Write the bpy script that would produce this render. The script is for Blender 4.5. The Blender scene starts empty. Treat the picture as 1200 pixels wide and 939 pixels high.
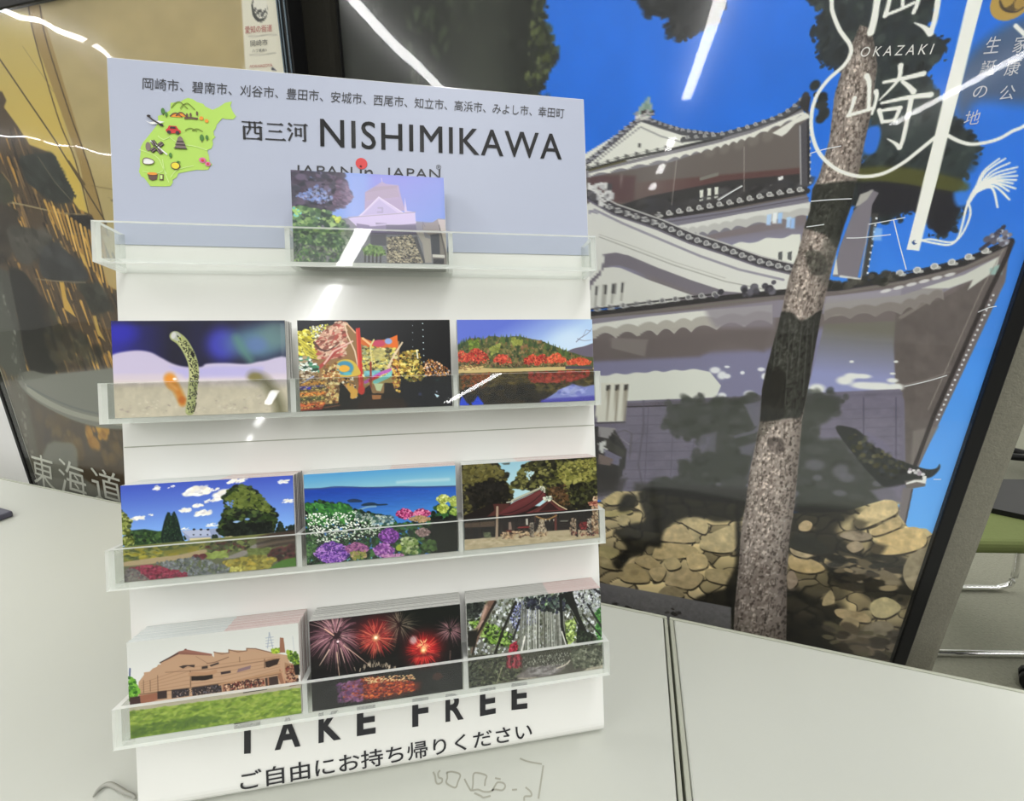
import bpy, bmesh, math
import numpy as np
from mathutils import Matrix, Vector

SC = bpy.context.scene
COL = SC.collection
# ------------------------------------------------------------------ camera, light, exposure
FPX, PITCH, ROLL, EYE = 500.0, 0.2858, 0.0149, 1.0433      # ultra-wide phone held over the desk
TABLE = 0.72
cp, sp, cr, sr = math.cos(PITCH), math.sin(PITCH), math.cos(ROLL), math.sin(ROLL)
v_f = Vector((0, cp, -sp)); v_u = Vector((0, sp, cp)); v_r = Vector((1, 0, 0))
c_r = v_r*cr+v_u*sr; c_u = v_u*cr-v_r*sr
cam = bpy.data.cameras.new('camera'); co = bpy.data.objects.new('camera', cam); COL.objects.link(co)
cam.sensor_width = 36.0; cam.sensor_fit = 'HORIZONTAL'; cam.lens = FPX/1200*36.0; cam.clip_start = 0.01
co.matrix_world = Matrix(((c_r.x, c_u.x, -v_f.x, 0), (c_r.y, c_u.y, -v_f.y, 0), (c_r.z, c_u.z, -v_f.z, EYE), (0, 0, 0, 1)))
SC.camera = co
SC.view_settings.view_transform = 'Standard'; SC.view_settings.look = 'None'
SC.view_settings.exposure = 0.88; SC.view_settings.gamma = 1.0; SC.view_settings.use_curve_mapping = False
SC.cycles.transparent_max_bounces = 32; SC.cycles.max_bounces = 10; SC.cycles.glossy_bounces = 5
W = bpy.data.worlds.new('world'); SC.world = W; W.use_nodes = True
W.node_tree.nodes['Background'].inputs['Color'].default_value = (0.9, 0.95, 1.0, 1)
W.node_tree.nodes['Background'].inputs['Strength'].default_value = 0.05
CEIL = 2.60
LDIR = Vector((-0.285, -0.958, 0)).normalized()               # run of the ceiling light lines
LIGHT_COL = (1.0, 0.995, 0.985)
LIGHT_L = 21.5                                             # radiance of a tube
LIGHT_W = 0.085
# each line: x where it crosses y = -1.6, then its lit runs along y
LINES = [(-0.04, [(3.6, 1.1), (0.9, -1.5), (-1.55, -3.87)]), (-2.22, [(3.6, 1.4), (1.2, -1.1), (-1.18, -3.4), (-3.48, -5.6)]), (2.24, [(3.6, 1.4), (1.2, -1.3), (-3.95, -5.45)]),
         (-3.4, [(3.7, 2.0)]), (4.6, [(3.4, 0.6), (0.4, -2.4)]), (-4.75, [(3.6, 1.7), (1.6, -0.7), (-0.78, -3.1), (-3.18, -5.4)]), (-8.55, [(0.6, -1.6), (-1.68, -4.0)]), (-0.04, [(-5.0, -5.6), (-6.3, -6.9), (-7.6, -8.2)])]  # rearmost runs extended and a short back line added to brighten wall and floor
# ------------------------------------------------------------------ printed pictures
# A small painter: every print (two posters, ten cards) is drawn stroke by stroke into an
# array and carried by the sheet's own vertices as printed ink colour.
def homog(src, dst):
    A = []; b = []
    for (x, y), (u, v) in zip(src, dst):
        A.append([x, y, 1, 0, 0, 0, -u*x, -u*y]); b.append(u)
        A.append([0, 0, 0, x, y, 1, -v*x, -v*y]); b.append(v)
    h = np.linalg.solve(np.array(A, float), np.array(b, float))
    return np.append(h, 1).reshape(3, 3)

def smooth(pts, n=8, closed=False):
    P = np.array(pts, float); m = len(P); out = []
    for i in range(m if closed else m-1):
        p0 = P[(i-1) % m] if (closed or i > 0) else P[0]
        p1 = P[i]; p2 = P[(i+1) % m]
        p3 = P[(i+2) % m] if (closed or i+2 < m) else P[-1]
        for k in range(n):
            t = k/n
            out.append(0.5*(2*p1+(p2-p0)*t+(2*p0-5*p1+4*p2-p3)*t*t+(3*p1-p0-3*p2+p3)*t**3))
    if not closed: out.append(P[-1])
    return np.array(out)

def vnoise(rng, x, y):
    g = rng.random((64, 64))
    xi = np.floor(x).astype(int); yi = np.floor(y).astype(int); fx = x-xi; fy = y-yi
    fx = fx*fx*(3-2*fx); fy = fy*fy*(3-2*fy)
    a = g[yi % 64, xi % 64]; b = g[yi % 64, (xi+1) % 64]; c = g[(yi+1) % 64, xi % 64]; d = g[(yi+1) % 64, (xi+1) % 64]
    return (a*(1-fx)+b*fx)*(1-fy)+(c*(1-fx)+d*fx)*fy

class Art:
    def __init__(s, w, h, quad, seed=1):
        """quad: the sheet's four corners (TL, TR, BR, BL) in the sketch's own coordinates."""
        s.w, s.h = w, h
        s.H = homog(quad, [(0, 0), (w-1, 0), (w-1, h-1), (0, h-1)])
        s.Hi = np.linalg.inv(s.H)
        s.a = np.zeros((h, w, 3)) + 128.0
        yy, xx = np.mgrid[0:h, 0:w]
        q = s.Hi @ np.stack([xx.ravel(), yy.ravel(), np.ones(w*h)])
        s.X = (q[0]/q[2]).reshape(h, w); s.Y = (q[1]/q[2]).reshape(h, w)
        s.xx = xx; s.yy = yy
        s.rng = np.random.default_rng(seed)
        c = s.T([(np.mean([p[0] for p in quad]), np.mean([p[1] for p in quad]))]); d = s.T([(np.mean([p[0] for p in quad])+1, np.mean([p[1] for p in quad]))])
        s.k = float(np.linalg.norm(d-c))          # canvas cells per sketch unit
        s.clip = None; s.fine = 1.0
    def T(s, pts):
        P = np.array(pts, float).reshape(-1, 2)
        q = s.H @ np.stack([P[:, 0], P[:, 1], np.ones(len(P))])
        return np.stack([q[0]/q[2], q[1]/q[2]], 1)
    def scale(s, x, y):
        c = s.T([(x, y), (x+1, y), (x, y+1)]); a, b = c[1]-c[0], c[2]-c[0]
        return float(np.sqrt(abs(a[0]*b[1]-a[1]*b[0])))      # canvas cells per sketch unit, here
    def put(s, sl, cov, col):
        if s.clip is not None: cov = cov*s.clip[sl]
        c = np.asarray(col, float)
        s.a[sl] = s.a[sl]*(1-cov[..., None]) + c*cov[..., None]
    def box(s, P, m):
        x0 = max(int(P[:, 0].min()-m), 0); x1 = min(int(P[:, 0].max()+m)+2, s.w)
        y0 = max(int(P[:, 1].min()-m), 0); y1 = min(int(P[:, 1].max()+m)+2, s.h)
        return None if x0 >= x1 or y0 >= y1 else (slice(y0, y1), slice(x0, x1))
    def cover(s, pts, soft=0.0):
        """coverage of a filled outline, over the whole canvas box it touches"""
        P = s.T(pts); soft = max(soft*s.k, 0.5); sl = s.box(P, soft*2+1)
        if sl is None: return None, None
        x = s.xx[sl].astype(float); y = s.yy[sl].astype(float)
        ins = np.zeros(x.shape, bool); d2 = np.full(x.shape, 1e12); n = len(P)
        for i in range(n):
            ax, ay = P[i]; bx, by = P[(i+1) % n]; ex, ey = bx-ax, by-ay; L = ex*ex+ey*ey+1e-12
            t = np.clip(((x-ax)*ex+(y-ay)*ey)/L, 0, 1)
            d2 = np.minimum(d2, (x-ax-t*ex)**2+(y-ay-t*ey)**2)
            if ay != by:
                c = ((ay > y) != (by > y)) & (x < ex*(y-ay)/(by-ay)+ax); ins ^= c
        sd = np.where(ins, -1, 1)*np.sqrt(d2)
        t = np.clip(0.5-sd/(2*soft), 0, 1)
        return sl, t*t*(3-2*t)
    def poly(s, pts, col, soft=0.0, al=1.0):
        sl, c = s.cover(pts, soft)
        if sl is not None: s.put(sl, c*al, col)
    def grad(s, pts, c0, c1, p0, p1, soft=0.0, al=1.0):
        sl, c = s.cover(pts, soft)
        if sl is None: return
        dx, dy = p1[0]-p0[0], p1[1]-p0[1]
        t = np.clip(((s.X[sl]-p0[0])*dx+(s.Y[sl]-p0[1])*dy)/(dx*dx+dy*dy), 0, 1)[..., None]
        s.put(sl, c*al, np.array(c0, float)*(1-t)+np.array(c1, float)*t)
    def line(s, pts, w, col, al=1.0, w1=None, soft=0.5):
        P = s.T(pts); n = len(P)-1; kk = s.scale(*np.mean(np.array(pts, float), 0))
        w1 = w if w1 is None else w1
        sl = s.box(P, max(w, w1)*kk+2)
        if sl is None: return
        x = s.xx[sl].astype(float); y = s.yy[sl].astype(float); cov = np.zeros(x.shape)
        for i in range(n):
            ax, ay = P[i]; bx, by = P[i+1]; ex, ey = bx-ax, by-ay; L = ex*ex+ey*ey+1e-12
            t = np.clip(((x-ax)*ex+(y-ay)*ey)/L, 0, 1)
            d = np.sqrt((x-ax-t*ex)**2+(y-ay-t*ey)**2)
            ww = (w+(w1-w)*(i+t)/n)*kk*0.5
            cov = np.maximum(cov, np.clip((ww-d)/(2*soft)+0.5, 0, 1)*np.minimum(1, ww*2+0.15))
        s.put(sl, cov*al, col)
    def blob(s, x, y, rx, ry, col, soft=0.3, al=1.0, rot=0.0):
        c = s.T([(x, y)])[0]; kk = s.scale(x, y); rx *= kk; ry *= kk; m = max(rx, ry)*(1+soft)+1
        x0 = max(int(c[0]-m), 0); x1 = min(int(c[0]+m)+2, s.w); y0 = max(int(c[1]-m), 0); y1 = min(int(c[1]+m)+2, s.h)
        if x0 >= x1 or y0 >= y1: return
        sl = (slice(y0, y1), slice(x0, x1))
        dx = s.xx[sl]-c[0]; dy = s.yy[sl]-c[1]; cr, sr = math.cos(rot), math.sin(rot)
        r = np.sqrt(((dx*cr+dy*sr)/max(rx, .3))**2+((-dx*sr+dy*cr)/max(ry, .3))**2)
        e = max(soft, 0.5/max(min(rx, ry), .5))
        t = np.clip((1+e/2-r)/e, 0, 1)
        s.put(sl, t*t*(3-2*t)*al, col)
    def dabs(s, pts, n, size, cols, soft=0.5, asp=1.0, rot=0.0, al=1.0, jit=18, rj=0.5):
        P = np.array(pts, float); lo = P.min(0); hi = P.max(0); r = s.rng; k = 0
        m = len(P); guard = 0; n = int(n/s.fine**1.7); size = size*s.fine
        while k < n and guard < n*8:
            guard += 1
            x, y = lo+r.random(2)*(hi-lo); ins = False
            for i in range(m):
                ax, ay = P[i]; bx, by = P[(i+1) % m]
                if (ay > y) != (by > y) and x < (bx-ax)*(y-ay)/(by-ay)+ax: ins = not ins
            if not ins: continue
            k += 1
            z = size*(0.5+r.random()); c = np.array(cols[int(r.integers(len(cols)))], float)+(r.random()-.5)*2*jit
            s.blob(x, y, z*asp, z, np.clip(c, 0, 255), soft, al, rot+(r.random()-.5)*2*rj)
    def fringe(s, pts, n, size, cols, spread=3.0, soft=.6, al=.85):
        """ragged leafy edge along an outline"""
        P = np.array(pts, float); Q = np.roll(P, -1, 0); L = np.hypot(*(Q-P).T); cum = np.cumsum(L)
        for i in range(n):
            k = int(np.searchsorted(cum, s.rng.random()*cum[-1])); k = min(k, len(P)-1); t = s.rng.random(); p = P[k]*(1-t)+Q[k]*t+s.rng.normal(0, spread, 2)
            c = np.array(cols[int(s.rng.integers(len(cols)))], float); z = size*(.4+s.rng.random()); s.blob(p[0], p[1], z*(1+s.rng.random()), z, c, soft, al, s.rng.random()*3.1)
    def grain(s, pts, amp, sx, sy=None, octv=3, soft=1.0, mono=True):
        """multiply the ink inside an outline by soft random texture"""
        sl, c = s.cover(pts, soft)
        if sl is None: return
        if s.clip is not None: c = c*s.clip[sl]
        sy = sx if sy is None else sy
        f = 0; a = 1; tot = 0
        for o in range(octv):
            f = f+a*(vnoise(s.rng, s.X[sl]/sx*2**o+7*o, s.Y[sl]/sy*2**o+3*o)-.5); tot += a; a *= .6
        f = 1+amp*2*f/tot*c
        s.a[sl] = np.clip(s.a[sl]*f[..., None], 0, 255)
    def shade(s, pts, f, soft=2.0):
        """a darker or lighter passage of the picture"""
        sl, c = s.cover(pts, soft)
        if sl is None: return
        if s.clip is not None: c = c*s.clip[sl]
        s.a[sl] = np.clip(s.a[sl]*(1+(np.asarray(f, float)-1)*c[..., None]), 0, 255)
    def all(s):
        q = s.Hi @ np.array([[0, s.w-1, s.w-1, 0], [0, 0, s.h-1, s.h-1], [1, 1, 1, 1.]])
        q = (q[:2]/q[2]).T; m = q.mean(0)
        return [tuple(m+(p-m)*1.1) for p in q]

def stones(s, pts, cell, cols, gap, gapcol=(42, 36, 28), ysq=0.62, soft=0.6):
    """rubble wall: irregular cells with dark joints"""
    sl, c = s.cover(pts, soft)
    if sl is None: return
    X = s.X[sl]; Y = s.Y[sl]/ysq; r = s.rng
    X = X+(vnoise(r, X/cell*1.7, Y/cell*1.7)-.5)*cell*.7; Y = Y+(vnoise(r, X/cell*1.6+9, Y/cell*1.6)-.5)*cell*.7
    gx = X/cell; gy = Y/cell; ix = np.floor(gx).astype(int); iy = np.floor(gy).astype(int)
    jx = r.random((64, 64)); jy = r.random((64, 64)); cc = r.integers(0, len(cols), (64, 64)); br = r.random((64, 64))
    f1 = np.full(X.shape, 9.); f2 = np.full(X.shape, 9.); idx = np.zeros(X.shape, int); bb = np.zeros(X.shape); ty = np.zeros(X.shape)
    for a in (-1, 0, 1):
        for b in (-1, 0, 1):
            u = (ix+a) % 64; v = (iy+b) % 64
            px = ix+a+.5+(jx[v, u]-.5)*.95; py = iy+b+.5+(jy[v, u]-.5)*.95
            d = np.hypot(gx-px, gy-py); n = d < f1
            f2 = np.where(n, f1, np.minimum(f2, d)); f1 = np.where(n, d, f1)
            idx = np.where(n, cc[v, u], idx); bb = np.where(n, br[v, u], bb); ty = np.where(n, gy-py, ty)
    col = np.array(cols, float)[idx]*(0.82+0.3*bb)[..., None]*(1.0-0.22*np.clip(ty, -1, 1))[..., None]
    t = np.clip((f2-f1)/gap, 0, 1)[..., None]
    col = np.array(gapcol)*(1-t)+col*t
    s.put(sl, c, col)
# ---- the castle poster (outlines sketched in the coordinates of one working print)
def castle_art(w, h, quad):
    A = Art(w, h, quad, 11); R = A.rng
    full = A.all()
    A.grad(full, (48, 118, 212), (30, 116, 214), (760, -120), (760, 160))
    A.grad([(940, 180), (1300, 60), (1300, 900), (940, 900)], (52, 122, 214), (112, 178, 238), (1100, 240), (1080, 640), soft=8)
    A.grain(full, .05, 60, 90)
    D = (52, 58, 60)
    # what continues further left: walls, then the dark grove
    A.poly([(430, 230), (620, 226), (640, 260), (640, 600), (430, 600)], (124, 118, 126), 2)
    A.poly([(430, 300), (640, 280), (640, 420), (430, 440)], (204, 205, 200), 1); A.poly([(430, 470), (640, 466), (640, 500), (430, 505)], (204, 205, 200), 1)
    A.line([(430, 262), (640, 226)], 8, (60, 58, 62)); A.line([(430, 394), (640, 372)], 8, (56, 54, 58)); A.line([(430, 300), (640, 278)], 5, (70, 68, 74))
    gv = smooth([(330, 60), (470, 120), (520, 220), (545, 340), (530, 470), (570, 560), (560, 660), (330, 700)], 4, True)
    A.poly(gv, (42, 48, 42), 2); A.dabs(gv, 300, 7, [(36, 42, 36), (54, 60, 50), (64, 72, 56)], .8, .9, 0, .6)
    # tall evergreens at the upper left
    tl = smooth([(-60, -260), (690, -260), (652, -60), (640, 0), (637, 18), (641, 32), (646, 46), (653, 58), (655, 68), (647, 80), (640, 95), (632, 110), (610, 150), (-60, 240)], 4, True)
    A.poly(tl, (40, 44, 40), 1.5)
    A.dabs(tl, 900, 6, [(34, 38, 34), (48, 53, 46), (60, 66, 56), (30, 33, 31)], .8, .6, 0, .5)
    A.dabs([(480, 0), (560, 0), (500, 110), (470, 110)], 60, 5, [(66, 78, 58)], .9, .5, 0, .5)
    A.dabs([(632, 0), (656, 60), (640, 100), (615, 100), (625, 0)], 130, 3, [(66, 74, 52), (92, 100, 62), (50, 56, 44)], .8, .7, 0, .7)
    A.fringe(tl, 260, 3, [(40, 44, 38), (60, 66, 48), (50, 54, 44)], 3)
    A.grain(tl, .22, 9, 40)
    A.grad([(520, -40), (595, -40), (590, 115), (535, 115)], (62, 66, 60), (86, 90, 82), (560, 0), (560, 110), soft=18, al=.6)  # pale upright haze band painted over the trees
    # pine crowns along the top
    for p in ([(738, -40), (830, -40), (812, 4), (790, 8), (775, 14), (760, 16), (748, 4)], [(782, -10), (845, -10), (840, 20), (820, 34), (800, 45), (786, 40), (783, 20)]):
        A.poly(smooth(p, 4, True), (44, 46, 48), 2.5); A.dabs(p, 60, 4, [(36, 38, 42), (58, 60, 60)], .7, 1, 0, .6); A.fringe(p, 90, 2.6, [(44, 46, 48), (38, 40, 42)], 3)
    crown = smooth([(950, -60), (1098, -60), (1096, 2), (1090, 20), (1086, 40), (1100, 44), (1108, 50), (1106, 62), (1096, 74), (1086, 84), (1088, 100), (1104, 128), (1130, 150), (1144, 172), (1130, 205), (1122, 228), (1128, 240), (1108, 276), (1094, 268), (1086, 252), (1066, 246), (1044, 256), (1020, 252), (1000, 240), (1005, 200), (1024, 178), (1034, 150), (1022, 130), (1026, 70), (1010, 30), (990, 75), (965, 74), (962, 52), (955, 36), (966, 12), (952, 4)], 4, True)
    A.poly(crown, (46, 54, 58), 1.5)
    A.fringe(crown, 520, 2.6, [(44, 50, 54), (38, 44, 48), (56, 64, 62)], 3.2)
    A.poly(smooth([(1016, 100), (1086, 100), (1120, 150), (1144, 172), (1128, 205), (1018, 200)], 4, True), (58, 68, 68), 6, .8)
    A.dabs(crown, 420, 5, [(40, 46, 50), (56, 66, 62), (66, 76, 72), (34, 38, 42)], .7, .8, .3, .55)
    A.poly(smooth([(1000, 198), (1060, 196), (1130, 212), (1122, 226), (1040, 214), (1004, 212)], 4, True), (92, 92, 46), 3, .85)
    A.poly(smooth([(1010, 214), (1110, 224), (1126, 238), (1108, 276), (1085, 262), (1070, 248), (1020, 252)], 4, True), (40, 38, 46), 2, .85)
    A.poly(smooth([(1118, 226), (1134, 226), (1138, 238), (1122, 242)], 4, True), (62, 128, 212), 3)
    A.poly(smooth([(1018, 150), (1030, 148), (1032, 160), (1026, 178), (1014, 180), (1010, 165)], 4, True), (46, 116, 206), 2)
    A.poly(smooth([(1140, 60), (1205, 20), (1260, 60), (1230, 120), (1150, 118), (1128, 140), (1118, 110)], 4, True), (88, 92, 104), 9, .75)
    A.dabs([(955, 100), (972, 118), (966, 140), (958, 138)], 14, 4, [(46, 50, 50)], .6)
    # --- keep: upper storey
    gb = (110, 103, 100)
    A.poly([(600, 196), (690, 206), (740, 194), (840, 170), (941, 130), (948, 145), (945, 240), (760, 270), (600, 250)], gb, 1)
    A.poly([(690, 205), (745, 206), (744, 236), (700, 240), (690, 228)], (100, 80, 82), 3)
    A.grad([(745, 214), (944, 196), (946, 206), (800, 226), (745, 234)], (112, 98, 95), (96, 64, 64), (745, 0), (830, 0), 2, .8)
    A.poly([(728, 240), (760, 230), (850, 212), (946, 203), (946, 222), (850, 245), (760, 262), (735, 256)], (62, 60, 62), 1)
    A.dabs([(740, 238), (946, 208), (946, 220), (850, 243), (750, 256)], 90, 3, [(50, 48, 50), (84, 82, 84), (66, 66, 72)], .6, 2.5, -.2, .6)
    for x0, y0 in ((820, 223), (829, 221), (837.5, 219.5)): A.poly([(x0, y0), (x0+4.5, y0-.7), (x0+4, y0+8), (x0, y0+9)], (212, 214, 206), .4); A.poly([(x0-.5, y0+11), (x0+4, y0+10), (x0+4, y0+12), (x0-.5, y0+13)], (190, 192, 186), .4)
    A.line([(841, 234), (869, 218)], 1.4, (200, 200, 200)); A.poly([(912, 208), (918, 206), (918, 210), (912, 212)], (220, 220, 220), .5)
    A.poly([(820, 208), (842, 202), (842, 206), (820, 212)], (128, 128, 122), .6)
    for k in range(5): A.blob(832+k*17, 176-k*4.5, 7, 9, (132, 128, 122), .7, .5)
    A.line([(793, 186), (787, 240)], 1, (170, 165, 160), .7); A.line([(872, 172), (872, 224)], 1, (170, 165, 160), .7)
    A.line([(729, 204), (724, 238)], .8, (160, 150, 145), .6)
    A.poly([(936, 148), (946, 140), (948, 215), (938, 216)], (86, 84, 90), .8); A.line([(937.5, 148), (938.5, 216)], 1.6, (170, 170, 172))
    A.line([(947, 132), (948, 214)], 3, (52, 50, 54))
    for k in range(9): A.blob(949.5, 150+k*8, 1, 1.4, (190, 190, 190), .4)
    # eave plaster scallops
    def scallop(xs, top, bot, n, amp, c0, c1, soft=.6):
        """plastered eave: a straight upper line and a wavy lower one"""
        t = np.linspace(0, 1, n*8+1)
        up = np.interp(t, np.linspace(0, 1, len(top)), [p[0] for p in top]), np.interp(t, np.linspace(0, 1, len(top)), [p[1] for p in top])
        lo = np.interp(t, np.linspace(0, 1, len(bot)), [p[0] for p in bot]), np.interp(t, np.linspace(0, 1, len(bot)), [p[1] for p in bot])
        wv = amp*np.abs(np.sin(np.pi*n*t))
        pts = list(zip(*up))+list(zip(lo[0], lo[1]-wv))[::-1]
        A.poly(pts, c0, soft)
        if c1 is not None:
            pts2 = list(zip(up[0], up[1]+.45*(lo[1]-up[1])-wv*.6))+list(zip(lo[0], lo[1]-wv))[::-1]
            A.poly(pts2, c1, 1.2, .8)
    A.poly([(600, 215), (690, 198), (787, 175), (840, 162), (880, 148), (941, 126), (943, 136), (880, 160), (840, 172), (787, 190), (690, 208)], (132, 130, 136), .8)
    scallop(None, [(690.7, 203), (787, 180.5), (840, 168), (880, 156), (941, 131)], [(690.7, 208), (787, 188), (840, 175), (880, 163), (946, 135)], 17, 3.2, (214, 214, 208), None)
    A.poly([(905, 156), (947, 130), (949, 138), (932, 145), (922, 156), (916, 160)], (214, 214, 208), .8)
    # gable and its tiles
    A.poly([(750.7, 141), (845, 160), (787, 176), (690, 200), (640, 214), (640, 208)], (212, 213, 206), .5)
    A.line([(750, 149), (720, 172), (696, 192)], 1.6, (150, 150, 150)); A.line([(751, 149), (775, 160), (800, 167)], 1.6, (150, 150, 150))
    A.blob(749, 170.5, 1.8, 2.2, (60, 60, 60))
    def tiles(p, n, r, dark=(56, 54, 60), disc=(188, 188, 188), band=3.0, off=(0, 0), mid=(140, 140, 142)):
        P = smooth(p, 10); A.line(P, band, dark)
        s = np.concatenate([[0], np.cumsum(np.hypot(*np.diff(P, axis=0).T))]); L = s[-1]
        for k in range(n):
            q = (k+.5)/n*L; x = np.interp(q, s, P[:, 0])+off[0]; y = np.interp(q, s, P[:, 1])+off[1]
            A.blob(x+r, y+r*.4, r*.8, r*.5, disc, .5, .8); A.blob(x, y, r, r, disc, .25); A.blob(x, y, r*.66, r*.66, mid, .4)
    A.line([(640, 212), (690.7, 188.5), (720, 165), (750, 139)], 6, (92, 90, 98)); tiles([(640, 208), (692, 185), (720, 161), (748, 138)], 17, 2, (70, 70, 76), (170, 172, 178), 1.5)
    A.line([(752, 139), (775, 147), (800, 155), (845, 160)], 7, (80, 80, 86)); tiles([(756, 138), (775, 145), (800, 152), (845, 158)], 13, 2, (70, 70, 76), (160, 160, 164), 2)
    A.line([(640, 212), (690.7, 198), (733, 186.5), (787, 175), (840, 162.5), (866, 153.5), (920, 137), (942, 125)], 3, (58, 58, 58))
    A.line([(690, 200), (733, 188.5)], 2, (96, 92, 60))
    tiles([(660, 205), (692, 195), (733, 183), (787, 171.5)], 11, 2.2, (80, 80, 82), (128, 128, 124), .5, mid=(90, 90, 90))
    A.line([(800, 164), (840, 160), (880, 149.5), (913, 138), (930, 128), (944, 114)], 6, (84, 84, 88)); tiles([(800, 161), (840, 157.5), (880, 147), (913, 135), (930, 124), (942, 113)], 15, 2.2, (74, 74, 78), (168, 168, 168), 1.5)
    A.poly([(936, 122), (943, 108), (950, 114), (947, 134), (942, 130)], (50, 48, 52), .8); A.blob(944, 112, 4, 4, (62, 60, 64), .6)
    # finial
    A.poly([(747, 138), (749, 128), (752, 120), (752.5, 116), (754, 122), (757, 118), (759, 106.5), (761, 115), (763, 120), (764, 134), (762, 138)], (150, 168, 160), .5)
    A.poly([(753, 128), (757, 120), (762, 124), (763, 134), (752, 134)], (126, 150, 138), .8)
    A.dabs([(745, 130), (767, 132), (767, 142), (746, 142)], 26, 2, [(196, 196, 192), (70, 66, 66), (160, 158, 160)], .4)
    # --- lower storey roofs and walls
    wall = (132, 128, 146)
    A.poly([(620, 260), (760, 262), (946, 236), (940, 330), (690, 340)], (130, 128, 138), 1)
    A.poly([(820, 278), (946, 250), (938, 330), (850, 300)], (128, 120, 124), 1)
    A.grad([(840, 280), (946, 262), (940, 290), (850, 292)], (126, 118, 122), (142, 142, 166), (890, 262), (892, 288), 2)
    wv = [(858, 287)]+[(858+k*10, 287-k*1.6-1.8*math.sin(k*1.9)) for k in range(1, 8)]+[(938, 274.5), (940, 330), (900, 312), (872, 296)]
    A.poly(smooth(wv[:-4], 4).tolist()+wv[-4:], (212, 214, 208), .7)
    for x0 in (912, 923): A.poly([(x0, 296), (x0+5, 294.5), (x0+4.4, 305.5), (x0, 304)], (96, 98, 100), .5)
    A.poly([(766, 258), (850, 247), (946, 229), (950, 242), (850, 262), (790, 272)], (126, 124, 136), .8)
    A.line([(770, 262), (850, 250), (948, 232)], 1, (86, 84, 96)); A.line([(780, 266), (850, 256), (948, 237)], .8, (150, 148, 158))
    scallop(None, [(786, 266), (820, 260), (866, 251), (950, 237)], [(800, 276), (820, 276), (866, 268), (950, 254)], 10, 4, (206, 207, 204), (178, 178, 176))
    for x0, y0, c in ((899, 252, (176, 204, 240)), (906, 250, (230, 236, 240)), (912, 250, (160, 196, 240)), (922, 255, (176, 206, 242)), (927, 256, (160, 196, 240))): A.poly([(x0, y0), (x0+5, y0-1), (x0+4, y0+12), (x0-1, y0+12)], c, 1.2, .85)
    A.line([(760, 257), (802, 250), (850, 242), (946, 224)], 6, (54, 52, 54)); tiles([(766, 253), (803, 246), (850, 238), (900, 228), (943, 221)], 15, 3.1, (58, 56, 58), (196, 196, 194), 2)
    # big descending gable
    A.poly([(600, 290), (690, 238), (697, 232), (770, 266), (850, 299), (926, 319), (930, 345), (850, 345), (770, 316), (735, 299), (690, 340), (600, 340)], (208, 209, 205), .8)
    A.line([(690, 250), (697, 246), (730, 262), (770, 279), (820, 300), (866, 316), (918, 328)], 2.6, (150, 148, 160)); A.line([(690, 247), (700, 250)], 2, (150, 148, 160))
    A.line([(703, 278), (740, 292), (790, 311), (850, 330), (905, 341)], 1.1, (160, 160, 156)); A.line([(703, 275), (740, 288), (790, 307), (850, 326)], .8, (176, 176, 172))
    A.poly([(690, 345), (690, 330), (703, 318), (708, 305), (707, 298), (722, 296), (738, 300), (770, 313.5), (810, 328.5), (850, 341.5), (912, 347), (850, 356), (690, 362)], (122, 117, 126), .8)
    A.grad([(712, 312), (726, 311), (770, 326), (830, 350), (800, 356), (760, 340)], (140, 138, 162), (124, 118, 122), (740, 318), (760, 312), 1.5, .8)
    A.poly([(688, 345), (695, 332), (704, 322), (707, 314), (718, 313), (727, 314), (760, 328), (812, 346.5), (780, 356), (690, 362)], (206, 207, 202), .7)
    for k, x0 in enumerate((697, 707, 717, 727.5)):
        A.poly([(x0, 335-k*1.4), (x0+5, 334-k*1.4), (x0+2, 362-k*3), (x0-2, 362-k*3)], (172, 172, 166), .4); A.poly([(x0+.6, 336-k*1.4), (x0+4.2, 335.5-k*1.4), (x0+3.4, 346-k), (x0+.2, 346-k)], (64, 62, 66), .5)
    P = [(690, 228), (697, 232), (720, 245), (770, 262), (810, 279), (850, 292), (890, 306), (928, 315)]
    A.line(smooth(P, 6), 11, (70, 68, 74)); A.line([(x+3, y-5.5) for x, y in P], 1.6, (190, 190, 188)); A.line([(x-2, y+6) for x, y in P], 2, (110, 106, 120))
    tiles(P, 23, 3.3, (74, 72, 78), (186, 186, 186), 3, mid=(128, 128, 132))
    A.dabs([(690, 215), (712, 213), (718, 228), (710, 240), (690, 232)], 34, 3.2, [(176, 176, 178), (204, 204, 204), (96, 94, 98)], .4)
    for q in ([(694, 222), (700, 216), (710, 215), (711, 224), (704, 230)], [(704, 232), (712, 224), (717, 226), (716, 231), (709, 236)]): A.line(q+q[:1], 2.2, (206, 206, 206)); 
    # broad lower roof
    A.poly([(690, 366), (850, 352), (912, 345), (985, 340), (1060, 328), (1130, 310), (1184, 284), (1178, 330), (1065, 572), (1055, 470), (690, 480), (620, 480), (620, 372)], (116, 108, 108), .8)
    A.poly([(960, 385), (1056, 385), (1056, 470), (940, 470), (690, 474), (620, 474), (620, 420), (690, 420), (900, 410)], (130, 129, 156), 6)
    A.grad([(966, 380), (1055, 376), (1055, 458), (945, 462)], (116, 114, 106), (144, 148, 186), (1000, 385), (995, 440), 1)
    A.poly([(690, 402), (850, 390), (905, 380), (895, 412), (850, 400), (820, 418), (690, 424)], (112, 104, 104), 5)
    A.poly([(716, 396), (760, 398), (755, 418), (716, 408)], (140, 134, 132), 1.5, .7)
    A.poly(smooth([(1050, 368), (1100, 352), (1160, 322), (1150, 362), (1100, 470), (1066, 560), (1056, 540)], 4, True), (104, 97, 95), 1.5)
    A.grain([(1056, 360), (1160, 320), (1070, 560), (1056, 545)], .10, 12)
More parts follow.
